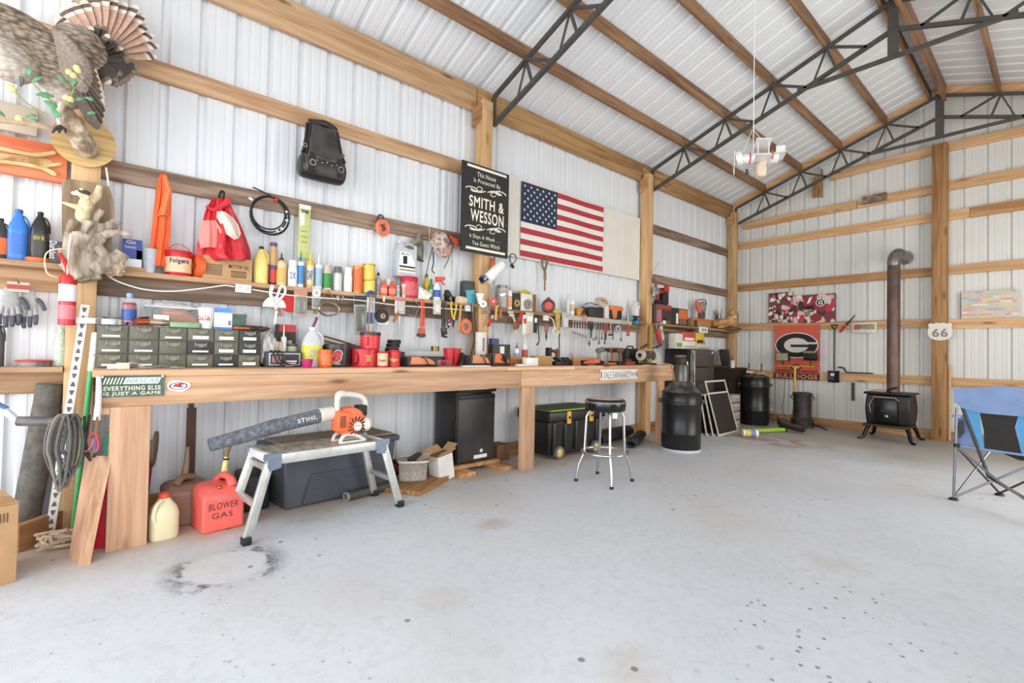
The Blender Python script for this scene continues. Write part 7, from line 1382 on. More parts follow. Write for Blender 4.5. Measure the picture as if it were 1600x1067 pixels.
# wood stove
SB = blotch('#23201d', '#151311', 5, .38, .4, .6, .4); xs0, xs1 = at(1354, 640, y=8.72).x, at(1421, 640, y=8.72).x; zb_, zt_ = at(1390, 664, y=8.72).z, at(1390, 617, y=8.72).z; w_ = xs1 - xs0
T = root('wood_stove', 'black cast iron wood stove on splayed legs with a tall flue', 'wood stove', ((xs0 + xs1) / 2, 8.95, 0))
def stv(u, v):
    return (0, 0, 0)
b = B(); n = 9
prf = [(k / (n - 1), 1 + .07 * math.sin(PI * k / (n - 1))) for k in range(n)]
vs = []
for t, k in prf:
    z = zb_ + (zt_ - zb_) * t; x, y = w_ / 2 * k, .23 * k
    vs += [(-x, -y, z), (x, -y, z), (x, y, z), (-x, y, z)]
fs = [(0, 3, 2, 1), tuple(4 * (n - 1) + q for q in range(4))]
for i in range(n - 1):
    for q in range(4): fs.append((4 * i + q, 4 * i + (q + 1) % 4, 4 * i + 4 + (q + 1) % 4, 4 * i + 4 + q))
b.add(vs, fs, SB); part(T, 'firebox', b, mods=[('BEVEL', dict(width=.02, segments=2, limit_method='ANGLE'))])
b = B(); b.ext(-w_ * .56, w_ * .56, -.27, .27, zt_, zt_ + .03, SB, bev=.008); part(T, 'top_plate', b); b = B(); b.ext(-w_ * .55, w_ * .52, -.36, .2, zb_ - .03, zb_, mt('#3a332c', .6, .3, .2), bev=.006); part(T, 'hearth_plate', b)
zm = (zb_ + zt_) / 2; b = B(); b.ext(-w_ * .30, w_ * .26, -.285, -.25, zb_ + .03, zt_ - .06, mt('#1f1e1d', .25, .5, .3, 20), bev=.02); d = part(T, 'door', b); b = B(); b.tube([(-w_ * .38, -.27, zm - .05), (-w_ * .40, -.30, zm + .06), (-w_ * .3, -.295, zt_ - .04), (w_ * .2, -.295, zt_ - .04), (w_ * .3, -.3, zt_ - .08)], .011, CHR, 8); part(d, 'door_rail', b); b = B(); b.ext(-.06, .06, -.295, -.28, zm - .03, zm - .005, BLK); b.blob((0, -.3, zm - .09), (.03, .02, .03), STEEL, 0, 1, 2); part(d, 'draft_knob', b)
for s, q in ((-1, 1), (1, 1), (-1, -1), (1, -1)): b = B(); b.tube([(s * w_ * .42, -q * .2, zb_), (s * w_ * .5, -q * .24, zb_ * .6), (s * w_ * .56, -q * .29, .03), (s * w_ * .66, -q * .33, .012)], [.03, .026, .02, .018], SB, 8, smooth=3); part(T, 'leg', b)
b = B(); b.tube([(-.05, -.05, zt_ + .03), (.0, -.06, zt_ + .08), (.08, -.05, zt_ + .10)], .014, BLK, 8); b.box((-w_ * .25, -.05, zt_ + .045), (.16, .12, .025), mt('#b89a7a', .7)); part(T, 'lid_lifter', b)
pr_ = at(1396, 560, y=9.0).x - T.location.x; pw = (at(1405.5, 560, y=9.0).x - at(1384.5, 560, y=9.0).x) / 2; zp = at(1400, 412, y=9.0).z
RUST = blotch('#54403a', '#7d6258', 5, .55, .35, .65, .3, (1, 1, .6))
b = B(); b.lathe([(pw, zt_ + .02), (pw, zp)], RUST, 28, Matrix.Translation((pr_, .05, 0))); f = part(T, 'flue_pipe', b); b = B(); b.lathe([(pw * 1.02, zt_ + .28), (pw * 1.05, zt_ + .29), (pw * 1.02, zt_ + .3)], RUST, 28, Matrix.Translation((pr_, .05, 0))); part(f, 'seam_band', b)
GV = mt('#8d8780', .35, .7, .2, 12)
b = B(); b.tube([(pr_, .05, zp - .02), (pr_, .05, zp + .05), (pr_ + .015, .10, zp + .13), (pr_ + .03, .22, zp + .17), (pr_ + .03, .66, zp + .17)], pw * 1.03, GV, 20, smooth=3); part(T, 'flue_elbow', b); b = B(); b.ring((pr_ + .03, .62, zp + .17), (0, 1, 0), pw, pw * 1.35, .03, GV, 28); part(T, 'wall_collar', b)
# camp chair
CB, CC = mt('#8197bf', .8, 0, .12, 8), mt('#589bcb', .8, 0, .06, 8); CP_ = mt('#8e9299', .3, .7); CK = mt('#403d3b', .45, .3)
yc = 5.6; O = Vector((-.2, yc, 0)); T = root('camp_chair', 'blue folding camp chair with a black mesh back', 'camp chair', O)
def cpt(u, v, y=yc): return at(u, v, y=y) - O
def panel(name, pts, m, dy=0, label=None):
    b = B(); L = [cpt(u, v) + Vector((0, dy, 0)) for u, v in pts]; n = len(L); b.add(L + [q + Vector((0, .006, 0)) for q in L], [list(range(n))[::-1], list(range(n, 2 * n))] + [(k, (k + 1) % n, n + (k + 1) % n, n + k) for k in range(n)], m); return part(T, name, b, label)
panel('top_band', [(1490, 607), (1520, 606), (1545, 604), (1562, 603), (1585, 605), (1610, 608), (1680, 607), (1700, 612), (1695, 655), (1590, 650), (1532, 645), (1503, 637), (1491, 628)], CB, -.02)
panel('side_panel', [(1505, 637), (1530, 644), (1538, 702), (1530, 701)], CC); panel('mesh_panel', [(1530, 643), (1591, 650), (1586, 668), (1596, 709), (1538, 702), (1537, 672)], mt('#2b2825', .8, 0, .25, 25)); panel('side_panel', [(1591, 648), (1660, 650), (1690, 710), (1597, 710), (1587, 670)], CC)
panel('seat_sling', [(1545, 703), (1600, 710), (1680, 712), (1640, 730), (1590, 722)], mt('#2a2725', .8), .12); panel('arm_cloth', [(1493, 655), (1507, 645), (1528, 697), (1494, 695)], CB, .05); panel('cup_holder', [(1496, 660), (1505, 655), (1507, 675), (1498, 686)], BLK, -.004)
fz = lambda u, v: fl(u, v) - O
L0 = fz(1490, 781); F0 = fz(1562, 774); N0 = Vector((.1, -.55, 0)); R0 = Vector((.62, -.05, 0))
def pole(name, pts, r, m): b = B(); b.tube(pts, r, m, 10); return part(T, name, b)
ptop = Vector((L0.x + .02, L0.y, cpt(1494, 636).z)); pole('arm_post', [L0 + Vector((0, 0, .01)), ptop], .0105, CP_)
pole('back_post', [cpt(1503, 634), cpt(1545, 745), Vector((.08, -.35, .12)), N0 + Vector((0, 0, .01))], .013, CK)
pole('cross_leg', [L0 + Vector((0, 0, .02)), cpt(1547, 704, 6.0)], .009, CP_); pole('cross_leg', [cpt(1494, 697), cpt(1560, 752, 5.5), Vector((.25, -.55, .02))], .0095, CP_); pole('cross_leg', [cpt(1494, 697), F0 + Vector((0, 0, .02))], .009, CK); pole('cross_leg', [L0 + Vector((0, 0, .02)), cpt(1600, 731, 5.7), R0 + Vector((0, 0, .5))], .009, CP_); pole('cross_leg', [F0 + Vector((0, 0, .02)), cpt(1600, 753, 6.1), R0 + Vector((.1, .4, .4))], .009, CK)
pole('arm_post', [R0 + Vector((0, 0, .01)), R0 + Vector((0, 0, .62))], .0105, CP_); pole('seat_bar', [cpt(1494, 696), cpt(1600, 711), cpt(1680, 713)], .01, CB)
for q in (L0, F0, N0, R0, Vector((.25, -.55, 0))): b = B(); b.lathe([(0, 0), (.035, 0), (.03, .016), (.014, .022), (0, .022)], BLK, 14, Matrix.Translation(q)); part(T, 'foot_pad', b)
b = B(); b.lathe([(.011, -.01), (.03, -.01), (.03, .01), (.011, .01)], CB, 12, Matrix.Translation(Vector((ptop.x, ptop.y, cpt(1492, 650).z)))); part(T, 'collar', b); b = B(); b.lathe([(.011, -.014), (.022, -.014), (.022, .014), (.011, .014)], BLK, 12, Matrix.Translation(Vector((ptop.x, ptop.y, cpt(1492, 695).z)))); part(T, 'joint', b)
# ------------------------------------------------------------------ wall mounts by the door
def feather(T, name, base, tip, wd, nrm, mats, bend=.0, n=8):
    base, tip = Vector(base), Vector(tip); ax = tip - base; sd = ax.cross(Vector(nrm)).normalized(); nn = sd.cross(ax).normalized()
    b = B(); L = []
    for k in range(n + 1):
        t = k / n; w_ = wd * (.35 + .65 * min(1, t * 1.8)) * (1 if t < .82 else math.sqrt(max(0, 1 - ((t - .82) / .2) ** 2)))
        c = base + ax * t + nn * bend * math.sin(t * PI * .7)
        L.append((c - sd * w_ / 2, c + nn * .006, c + sd * w_ / 2))
    vs = [v for q in L for v in q]
    for k in range(n):
        m = mats[min(len(mats) - 1, [i for i, (f, _) in enumerate(mats) if (k + .5) / n <= f][0])][1]
        o = k * 3; b.add([vs[o], vs[o + 1], vs[o + 2], vs[o + 3], vs[o + 4], vs[o + 5]], [(0, 1, 4, 3), (1, 2, 5, 4)], m)
    part(T, name, b, world=True, sharp=60)
P_ = lambda u, v, x=-3.9: at(u, v, x=x)
T = root('turkey_mount', 'taxidermy wild turkey with fanned tail mounted on a round plaque', 'turkey', P_(131, 222, -4.10))
def feather_mat():
    M, nt, N, L, P = nodes('bronze_feathers'); P.inputs['Roughness'].default_value = .5
    tc = N.new('ShaderNodeTexCoord'); mp = N.new('ShaderNodeMapping'); mp.inputs['Rotation'].default_value = (0, .6, .3); mp.inputs['Scale'].default_value = (30, 30, 58); L.new(tc.outputs['Object'], mp.inputs[0])
    v = N.new('ShaderNodeTexVoronoi'); v.inputs['Scale'].default_value = 1; L.new(mp.outputs[0], v.inputs['Vector'])
    cr = N.new('ShaderNodeValToRGB'); e = cr.color_ramp.elements; e[0].position = .1; e[0].color = lin('#b09c84'); e[1].position = .8; e[1].color = lin('#574a3d'); L.new(v.outputs['Distance'], cr.inputs[0])
    nz = N.new('ShaderNodeTexNoise'); nz.inputs['Scale'].default_value = 3.5; L.new(tc.outputs['Object'], nz.inputs[0])
    mx = N.new('ShaderNodeMixRGB'); mx.blend_type = 'MIX'; mx.inputs[2].default_value = lin('#cdc3b4'); mr = N.new('ShaderNodeMapRange'); mr.inputs[1].default_value = .45; mr.inputs[2].default_value = .7; mr.inputs[4].default_value = .7; L.new(nz.outputs['Fac'], mr.inputs[0]); L.new(mr.outputs[0], mx.inputs[0]); L.new(cr.outputs[0], mx.inputs[1]); L.new(mx.outputs[0], P.inputs['Base Color'])
    bp = N.new('ShaderNodeBump'); bp.inputs['Strength'].default_value = .7; bp.inputs['Distance'].default_value = .012; L.new(v.outputs['Distance'], bp.inputs['Height']); bp.invert = True; L.new(bp.outputs[0], P.inputs['Normal'])
    return M
FT = feather_mat()
b = B(); b.lathe([(0, -.008), (.150, -.008), (.157, 0), (.157, .012), (0, .012)], wood('#d8b67c', '#b99355', 'y', 1, 0), 36, Matrix.Translation(P_(132, 222, -4.09)) @ Matrix.Rotation(R(90), 4, 'Y')); part(T, 'plaque', b, world=True)
# body
def E(u, v, x, rx, ry, rz_, rot=None, b=None): b.blob(P_(u, v, x), (rx, ry, rz_), FT, .04, 2, 3, rot)
b = B()
E(62, 85, -3.86, .13, .23, .155, (R(-22), 0, 0), b); E(95, 108, -3.86, .12, .17, .15, (R(-25), 0, 0), b); E(18, 48, -3.84, .12, .22, .12, (R(-10), 0, 0), b); E(-20, 40, -3.8, .09, .2, .09, None, b)
E(110, 140, -3.88, .10, .10, .12, (R(-30), 0, 0), b); E(125, 75, -3.92, .10, .14, .13, (R(-35), 0, 0), b); E(20, 95, -3.78, .10, .12, .12, (R(-40), 0, 0), b); E(145, 95, -3.93, .07, .10, .10, None, b)
part(T, 'body', b, mods=[('REMESH', dict(mode='VOXEL', voxel_size=.014)), ('SMOOTH', dict(factor=.5, iterations=5))], world=True)
TAN, DKB, CRM, BRN, BKF = mt('#c9a48f', .7, 0, .2, 60), mt('#6d5a50', .7, 0, .2, 60), mt('#e6d3c2', .7, 0, .1, 40), mt('#7d6a5c', .65, 0, .3, 50), mt('#3d352f', .5, 0, .25, 40)
bs = P_(158, 88, -3.97)
for k in range(15):
    a = R(-6 + k * 11.5); ln = 86 + 4 * math.sin(k * 1.7)
    tip = P_(158 + ln * math.cos(a), 80 - ln * 1.0 * math.sin(a), -4.02 + .004 * (k % 3))
    feather(T, 'tail_feather', bs + (tip - bs) * .15, tip, .075, (1, -.75, .1), [(.74, TAN), (.80, CRM), (.90, DKB), (1.0, CRM)], .01, 12)
rr = random.Random(5)
for k in range(16):
    a = R(-60 + k * 13); ln = 44 + rr.uniform(-8, 10); tip = P_(150 + ln * math.cos(a) * 1.0, 92 - ln * math.sin(a), -3.91 + rr.uniform(-.02, .02)); feather(T, 'covert_feather', P_(140, 92, -3.90), tip, .055, (1, -.75, .2), [(.8, BKF), (.92, BRN), (1, CRM)] if k % 3 == 0 else [(.86, BKF), (1.0, BRN)], .02)
for k in range(7):
    a = R(-12 - k * 6); ln = 78 - k * 3; tip = P_(150 + ln * math.cos(a) * .9, 92 - ln * math.sin(a), -3.90); feather(T, 'covert_feather', P_(145, 95, -3.90), tip, .05, (1, -.75, .2), [(.85, BKF), (1, BRN)], .02)
for k in range(10):       # wing
    t = k / 9; tip = P_(152 + 12 * math.sin(t * 2.6), 118 + 82 * t, -3.80 - .01 * k); base = P_(86 + 20 * t, 58 + 55 * t, -3.74 - .004 * k)
    feather(T, 'wing_feather', base, tip, .07, (1, -.9, .0), [(.9, BRN), (1, CRM)] if k < 6 else [(.3, mt('#a89684', .7, 0, .4, 120)), (1, mt('#5f5248', .7, 0, .5, 120))], .035)
for k in range(12):
    t = k / 11; tip = P_(112 + 34 * math.sin(t * 2.2), 72 + 72 * t, -3.72); base = P_(82 + 12 * t, 46 + 60 * t, -3.73); feather(T, 'wing_covert', base, tip, .06, (1, -.9, .0), [(.8, mt('#8b7c6c', .6, 0, .3, 50)), (1, BRN)], .03)
DWD = blotch('#cdb9a0', '#8f7a64', 22, .9, .35, .6, 0, (1, 1, 1), .5); DW2 = blotch('#c3b5a2', '#8d7b68', 9, .9, .35, .65, 0, (2.5, 2.5, .6), .6)
b = B(); b.tube([P_(84, 148, -3.95), P_(95, 165, -3.93), P_(112, 192, -3.93), P_(126, 218, -3.96), P_(139, 240, -4.05)], [.035, .045, .062, .06, .04], DWD, 12, smooth=4)
for q in range(len(b.v)): b.v[q] += Vector((noise.noise(b.v[q] * 18), noise.noise(b.v[q] * 18 + Vector((5, 0, 0))), noise.noise(b.v[q] * 18 + Vector((0, 7, 0))))) * .014
part(T, 'perch_log', b, world=True)
b = B(); b.tube([P_(88, 204, -3.9), P_(60, 196, -3.88), P_(25, 190, -3.86), P_(-15, 186, -3.84)], [.014, .019, .017, .014], mt('#cdb594', .9, 0, .2), 8, smooth=3); part(T, 'perch_branch', b, world=True)
b = B(); b.tube([P_(98, 160, -3.86), P_(92, 178, -3.86), P_(94, 198, -3.88)], [.016, .012, .012], mt('#d6c2b4', .6), 8, smooth=3)
for dx in (-8, 0, 8): b.tube([P_(94, 197, -3.87), P_(94 + dx, 202, -3.86), P_(92 + dx * 1.3, 208, -3.87)], [.01, .009, .004], BKF, 6)
part(T, 'foot', b, world=True)
LF = mt('#5f9468', .5, 0, .2, 30)
for (u, v, a, s) in ((50, 128, 40, .05), (56, 148, 10, .06), (68, 158, -20, .06), (80, 168, -50, .06), (45, 120, 80, .045), (66, 152, 20, .05), (112, 135, 60, .045), (118, 122, 100, .04), (104, 130, 140, .04), (116, 158, 30, .045), (132, 152, -10, .04), (40, 183, 20, .045), (8, 182, 150, .04), (136, 178, 20, .04), (48, 186, -20, .03)):
    c = P_(u, v, -3.70); d = Vector((0, math.cos(R(a)), math.sin(R(a)))) * s; feather(T, 'leaf', c, c + d, s * .6, (1, -.7, .3), [(1.0, LF)], .01, 5)
for (u, v) in ((108, 113), (122, 111), (115, 118), (120, 106), (104, 153), (110, 155), (16, 135), (20, 140), (30, 185)):
    b = B(); b.blob(P_(u, v, -3.69), (.016, .018, .015), mt('#dfcf90', .8), .3, 4, 2); part(T, 'flower', b, world=True)
b = B()
for p in (((117, 112), (115, 140), (105, 165)), ((18, 138), (40, 160), (75, 180)), ((50, 128), (65, 145), (88, 165))): b.tube([P_(u, v, -3.70) for u, v in p], .004, mt('#8a9a5a', .7), 5, smooth=3)
part(T, 'stems', b, world=True)
# grey beard of feathers hanging
b = B(); b.tube([P_(14, 40, -3.74), P_(26, 75, -3.73), P_(30, 110, -3.74), P_(31, 135, -3.75)], [.012, .02, .018, .006], mt('#8a8782', .7, 0, .4, 60), 8, smooth=3); part(T, 'beard', b, world=True)
# boards on the wall
T = root('beige_plaque', 'beige rounded wooden plaque above the orange board', 'plaque', at(20, 188, x=-4.22), LW); a0, a1 = at(-60, 188, x=-4.22).y, at(60, 188, x=-4.22).y; zt, zb_ = at(30, 163, x=-4.22).z, at(30, 208, x=-4.22).z
b = B(); b.ext(a0 - T.location.y, a1 - T.location.y, 0, .03, zb_ - T.location.z, zt - T.location.z, mt('#c9b8a4', .7, 0, .12, 6), bev=.02); part(T, 'board', b)
T = root('antler_board', 'orange stained board with pale antler shapes mounted on it', 'plaque', at(20, 248, x=-4.20), LW); a0, a1 = at(-70, 248, x=-4.20).y - T.location.y, at(105, 248, x=-4.20).y - T.location.y; zt, zb_ = at(60, 221, x=-4.2).z - T.location.z, at(60, 280, x=-4.2).z - T.location.z
b = B(); b.ext(a0, a1, 0, .03, zb_, zt, wood('#e08a60', '#cf6a44', 'x', 1, 0), bev=.004); part(T, 'board', b)
def lp(u, v, x=-4.17): q = at(u, v, x=x) - T.location; return Vector((q.y, -q.x, q.z))
AN = blotch('#e6cf9c', '#c2a468', 10, .6, .4, .62)
b = B(); b.tube([lp(-20, 226), lp(20, 236), (lp(55, 242)), lp(78, 240), lp(88, 237)], [.012, .012, .014, .012, .004], AN, 8, smooth=3); part(T, 'antler', b)
b = B(); b.tube([lp(-20, 252), lp(20, 254), lp(55, 260), lp(75, 266), lp(88, 274)], [.012, .012, .013, .014, .006], AN, 8, smooth=3); b.tube([lp(62, 262), lp(80, 258), lp(96, 256)], [.012, .011, .006], AN, 8, smooth=3); part(T, 'antler', b)
b = B(); b.prism([(lp(-20, 236).x, lp(-20, 236).z), (lp(70, 246).x, lp(70, 246).z), (lp(85, 252).x, lp(85, 252).z), (lp(70, 260).x, lp(70, 260).z), (lp(-20, 250).x, lp(-20, 250).z)], -.012, 0, blotch('#d9b482', '#a87a4c', 16, .7, .4, .6)); part(T, 'inlay', b)
# driftwood squirrel mount
T = root('driftwood_mount', 'weathered board with twisted grey driftwood and a pale squirrel climbing it', 'driftwood', at(135, 380, x=-4.1)); Dp = lambda u, v, x=-4.02: at(u, v, x=x)
b = B(); pl = [Dp(u, v, -4.115) for u, v in ((97, 284), (112, 282), (150, 287), (170, 293), (178, 318), (179, 340), (174, 365), (176, 405), (140, 420), (98, 405), (97, 350))]; n = len(pl)
b.add(pl + [q + Vector((.03, 0, 0)) for q in pl], [list(range(n)), list(range(n, 2 * n))[::-1]] + [(k, n + k, n + (k + 1) % n, (k + 1) % n) for k in range(n)], blotch('#b39a7c', '#7f6a52', 5, .9, .35, .65, 0, (3, 3, .5), .4)); part(T, 'backing_board', b, world=True)
def drift(name, pts, rs, x=-4.02, amp=.016, m=DW2):
    b = B(); L = [Dp(*p) if len(p) == 3 else Dp(p[0], p[1], x) for p in pts]; b.tube(L, rs, m, 22, smooth=9)
    for q in range(len(b.v)): v = b.v[q]; b.v[q] = v + Vector((noise.noise(Vector((v.x * 26, v.y * 26, v.z * 4))), noise.noise(Vector((v.x * 26 + 9, v.y * 26, v.z * 4))), noise.noise(Vector((v.x * 14, v.y * 14 + 9, v.z * 4))) * .3)) * amp * 1.5 + Vector((noise.noise(v * 45), noise.noise(v * 45 + Vector((3, 3, 3))), 0)) * .004
    part(T, name, b, world=True, sharp=180)
drift('driftwood_trunk', [(156, 328), (146, 348), (136, 372), (130, 398), (132, 424), (136, 440)], [.025, .05, .07, .085, .075, .04]); drift('driftwood_trunk', [(138, 346), (128, 366), (120, 390), (122, 415), (130, 436)], [.02, .04, .05, .05, .03], -3.96)
drift('driftwood_root', [(116, 345), (109, 365), (106, 390), (112, 412), (120, 430)], [.02, .03, .04, .05, .04], -3.99)
drift('driftwood_root', [(138, 420), (156, 413), (172, 406), (184, 402), (192, 395)], [.06, .05, .045, .042, .025], -4.0); drift('driftwood_branch', [(146, 378), (160, 369), (178, 363), (190, 364), (205, 367)], [.035, .024, .018, .017, .015], -3.99, .008)
drift('driftwood_branch', [(150, 360), (166, 356), (176, 349), (181, 345)], [.035, .03, .02, .012], -4.03, .012); drift('driftwood_root', [(150, 385), (160, 395), (164, 404), (160, 414)], [.03, .03, .02, .02], -3.99, .01)
b = B(); b.blob(Dp(176, 418, -4.0), (.04, .06, .055), DWD, .4, 5, 4); part(T, 'root_end', b, world=True)
SQ = mt('#dcc9a2', .95, 0, .2, 60); b = B(); b.blob(Dp(134, 320, -3.99), (.034, .036, .05), SQ); b.blob(Dp(129, 336, -4.0), (.034, .036, .055), SQ); b.blob(Dp(137, 308, -3.99), (.026, .03, .03), SQ); b.tube([Dp(128, 326, -3.98), Dp(112, 321, -3.98), Dp(97, 316, -3.99)], [.02, .014, .008], SQ, 8); b.tube([Dp(142, 316, -4.0), Dp(152, 306, -4.01), Dp(156, 290, -4.02)], [.024, .024, .016], SQ, 8)
b.blob(Dp(128, 303, -3.97), (.024, .038, .022), SQ, 0, 1, 3, (R(-10), 0, 0)); part(T, 'squirrel', b, mods=[('REMESH', dict(mode='VOXEL', voxel_size=.006)), ('SMOOTH', dict(factor=.5, iterations=3))], world=True)
b = B(); b.blob(Dp(131, 301, -3.965), (.024, .032, .018), mt('#4e4a45', .9, 0, .3, 60)); part(T, 'dark_face', b, world=True); b = B(); b.blob(Dp(117, 302, -3.965), (.014, .018, .012), WHT); part(T, 'white_nose', b, world=True)
for u, v in ((137, 308), (128, 297)): b = B(); b.blob(Dp(u, v, -3.955), (.010, .012, .014), SQ, 0, 1, 2); part(T, 'ear', b, world=True)
q = [at(110, 365, x=-3.93), at(107, 400, x=-3.93), at(105, 430, x=-3.93)]; b = B(); b.tube([a - q[0] for a in q], .004, WHT, 6); solo('white_rod', 'thin white rod hanging in front of the driftwood', 'rod', b, q[0])
q = [at(166, 262, x=-4.1), at(171, 295, x=-4.1), at(179, 335, x=-4.1), at(176, 360, x=-4.1)]; b = B(); b.tube([a - q[0] for a in q], .006, mt('#d9d2c6', .7), 6, smooth=3); solo('hanging_string', 'white cord hanging from the round plaque to the driftwood', 'cord', b, q[0])
# leaning things
def lean(name, label, cat, p0, p1, r, m, extra=None, seg=12):
    p0, p1 = Vector(p0), Vector(p1); T = root(name, label, cat, p0); b = B(); b.tube([Vector((0, 0, 0)), p1 - p0], r, m, seg); part(T, extra or 'shaft', b); return T, p1 - p0
f0 = at(76, 836, x=-4.05); f0.z = .0; t1 = at(133, 476, x=-4.07); d = t1 - f0
T = root('perforated_strip', 'white perforated metal strip leaning on the wooden post', 'metal strip', f0); zx = d.normalized(); yv = -(CP - f0); yv = (yv - zx * yv.dot(zx)).normalized(); X = Matrix((yv.cross(zx), yv, zx)).transposed().to_4x4()
b = B(); b.box((0, 0, d.length / 2), (.042, .004, d.length), WHT, X=X); b.box((.021, .010, d.length / 2), (.004, .02, d.length), WHT, X=X); part(T, 'strip', b)
b = B(); n = int(d.length / .052)
for k in range(n):
    z = .06 + k * .052; s = 1 if k % 2 else -1; b.prism([(-.012, z - .014 * s), (.012, z - .014 * s), (.004, z + .014 * s), (-.004, z + .014 * s)], -.0045, -.0025, mt('#6d6662', .7), X)
part(T, 'punched_holes', b)['kind'] = 'stuff'
f0 = at(113, 840, x=-3.97); f0.z = 0; t1 = at(148.5, 522, x=-3.94); T, d = lean('green_pole', 'green broom pole with a white tip leaning by the drawer cabinet', 'pole', f0, t1, .0155, mt('#47a45f', .4)); b = B(); b.tube([d * .82, d * 1.0], .0175, WHT, 12); b.blob(d * 1.0, (.0175, .0175, .014), WHT, 0, 1, 2); part(T, 'white_tip', b)
f0 = at(35, 835, x=-4.12); f0.z = .02; t1 = at(79, 601, x=-4.20); T = root('rubber_roll', 'thick grey rubber mat roll leaning in the corner bay', 'mat roll', f0); d = t1 - f0
b = B(); b.tube([Vector((0, 0, 0)), d], .066, blotch('#6b665f', '#57524c', 20, .8, .4, .6), 26); part(T, 'roll', b); b = B(); b.ring(d, d, .04, .064, .01, mt('#4a4641', .9)); part(T, 'roll_end', b)
f0 = at(72, 826, x=-4.24); f0.z = 0; t1 = at(97, 640, x=-4.24); d = t1 - f0; b = B(); b.box(d / 2 + Vector((0, 0, 0)), (.008, .16, d.length), mt('#a9a7b3', .6), rot=(0, math.atan2(d.x, d.z) * .0, 0)); b.v = [v - Vector((0, 0, 0)) for v in b.v]; solo('grey_sheet', 'flat grey metal sheet standing behind the rubber roll', 'sheet', b, (f0.x, f0.y, 0))
q = [at(-10, 632, x=-3.80), at(12, 645, x=-3.78), at(28, 658, x=-3.76)]; T = root('bent_pipe', 'grey pipe with a bent blue tipped handle across the strip', 'pipe', q[2]); q2 = at(125, 659, x=-3.66); b = B(); b.tube([Vector((0, 0, 0)), q2 - q[2]], .026, blotch('#6e6a66', '#4f4c49', 10, .5), 14); part(T, 'sleeve', b); b = B(); b.tube([a - q[2] for a in q] , [.022, .02, .018], mt('#c6c9cf', .5), 10); part(T, 'handle', b); b = B(); b.tube([q[0] - q[2], at(8, 641, x=-3.79) - q[2]], .024, mt('#5d7fb4', .5), 10); part(T, 'blue_tip', b)
c = at(108, 655, x=-3.66); T = root('cable_hank', 'grey cable hank looped over the pipe at the bench corner', 'cable', c); HK = (mt('#5f5a56', .5), mt('#78716a', .5), mt('#4a4643', .5)); rr = random.Random(9)
cf = lambda u, v, x=-3.60: at(u, v, x=x) - c
for k, (u0, u1, vb) in enumerate(((70, 120, 755), (78, 112, 766), (84, 128, 745), (92, 118, 760), (74, 106, 750), (98, 130, 742), (88, 110, 758))):
    um = (u0 + u1) / 2; x = -3.60 + .008 * k; b = B(); b.tube([cf(um + 6, 648, x), cf(u1, 670 + 3 * k, x), cf(u1 - 4, 720, x), cf(um + 2, vb - 8, x), cf(um - 4, vb, x), cf(u0 + 5, vb - 30, x), cf(u0, 700, x), cf(u0 + 8, 664, x)], .0075, HK[k % 3], 7, closed=True, smooth=4); part(T, 'loop', b)
for k, (m_, pts) in enumerate(((mt('#c8608a', .5), ((125, 700), (132, 706), (142, 698), (146, 685))), (mt('#c8455a', .5), ((140, 680), (150, 678), (153, 700), (147, 706))), (mt('#5a6aa8', .5), ((146, 684), (149, 700), (146, 708))), (BLK, ((132, 650), (134, 690), (140, 712), (150, 712))), (BLK, ((140, 648), (136, 680), (130, 700), (142, 720))), (mt('#8a6a4a', .5), ((152, 650), (148, 690), (142, 715))))): b = B(); b.tube([cf(u, v, -3.585) for u, v in pts], .007, m_, 6, smooth=4); part(T, 'bundled_wire', b)
q = [at(154, 588, x=-3.60), at(155, 610, x=-3.59), at(153, 640, x=-3.59), at(151, 655, x=-3.60)]; b = B(); b.tube([a - q[0] for a in q], [.012, .014, .017, .02], mt('#dcdcde', .4), 10, smooth=3); solo('white_conduit', 'white flexible conduit hanging at the bench corner', 'conduit', b, q[0])
# plank leaning on the bench leg
f0, f1 = fl(107, 872), fl(140, 884); T = root('loose_plank', 'loose pine plank leaning on the bench leg', 'plank', f0); e = (f1 - f0); tp = at(138, 714, x=-3.66); X0 = [Vector((0, 0, 0)), e]; sh = tp - f0
thick = Vector((.10, .085, 0)) * 0 + (fl(140, 884) - fl(124, 884)) 
vs = [Vector((0, 0, 0)), fl(125, 884) - f0, fl(141, 881) - f0, fl(122, 869) - f0]; tops = [at(133, 713, x=-3.68) - f0, at(157, 712, x=-3.60) - f0, at(175, 712, x=-3.62) - f0, at(152, 712, x=-3.72) - f0]
b = B(); b.add(vs + tops, [(3, 2, 1, 0), (4, 5, 6, 7), (0, 1, 5, 4), (1, 2, 6, 5), (2, 3, 7, 6), (3, 0, 4, 7)], PBZ); part(T, 'board', b)
# floor scraps left of the bench
b = B(); b.box((0, 0, .075), (.05, .62, .15), wood('#b98a5c', '#8a5f3a', 'y'), bev=.004); c = (fl(27, 864) + fl(110, 829)) / 2; e = fl(110, 829) - fl(27, 864); b.v = [Vector((v.x, v.y * .62, v.z)) for v in b.v]; solo('timber_offcut', 'brown timber offcut lying on edge behind the rope pile', 'timber', b, (c.x - .03, c.y, 0), math.atan2(-e.x, e.y))
T = root('rope_pile', 'pile of frayed tan rope on the floor by the loose plank', 'rope', (fl(92, 858).x - .03, fl(92, 858).y, 0)); rr = random.Random(3)
for k in range(9):
    b = B(); b.tube([(rr.uniform(-.07, .07), rr.uniform(-.11, .11), rr.uniform(.01, .10)) for q in range(6)], .009, mt('#cdb99c', .9, 0, .2), 6, smooth=4); part(T, 'strand', b)
T = root('cardboard_box', 'big brown cardboard box cut off at the frame edge', 'box', (fl(25, 909).x - .108, fl(25, 909).y - .239, 0), LW + .28); zt = at(22, 787, x=fl(25, 909).x).z
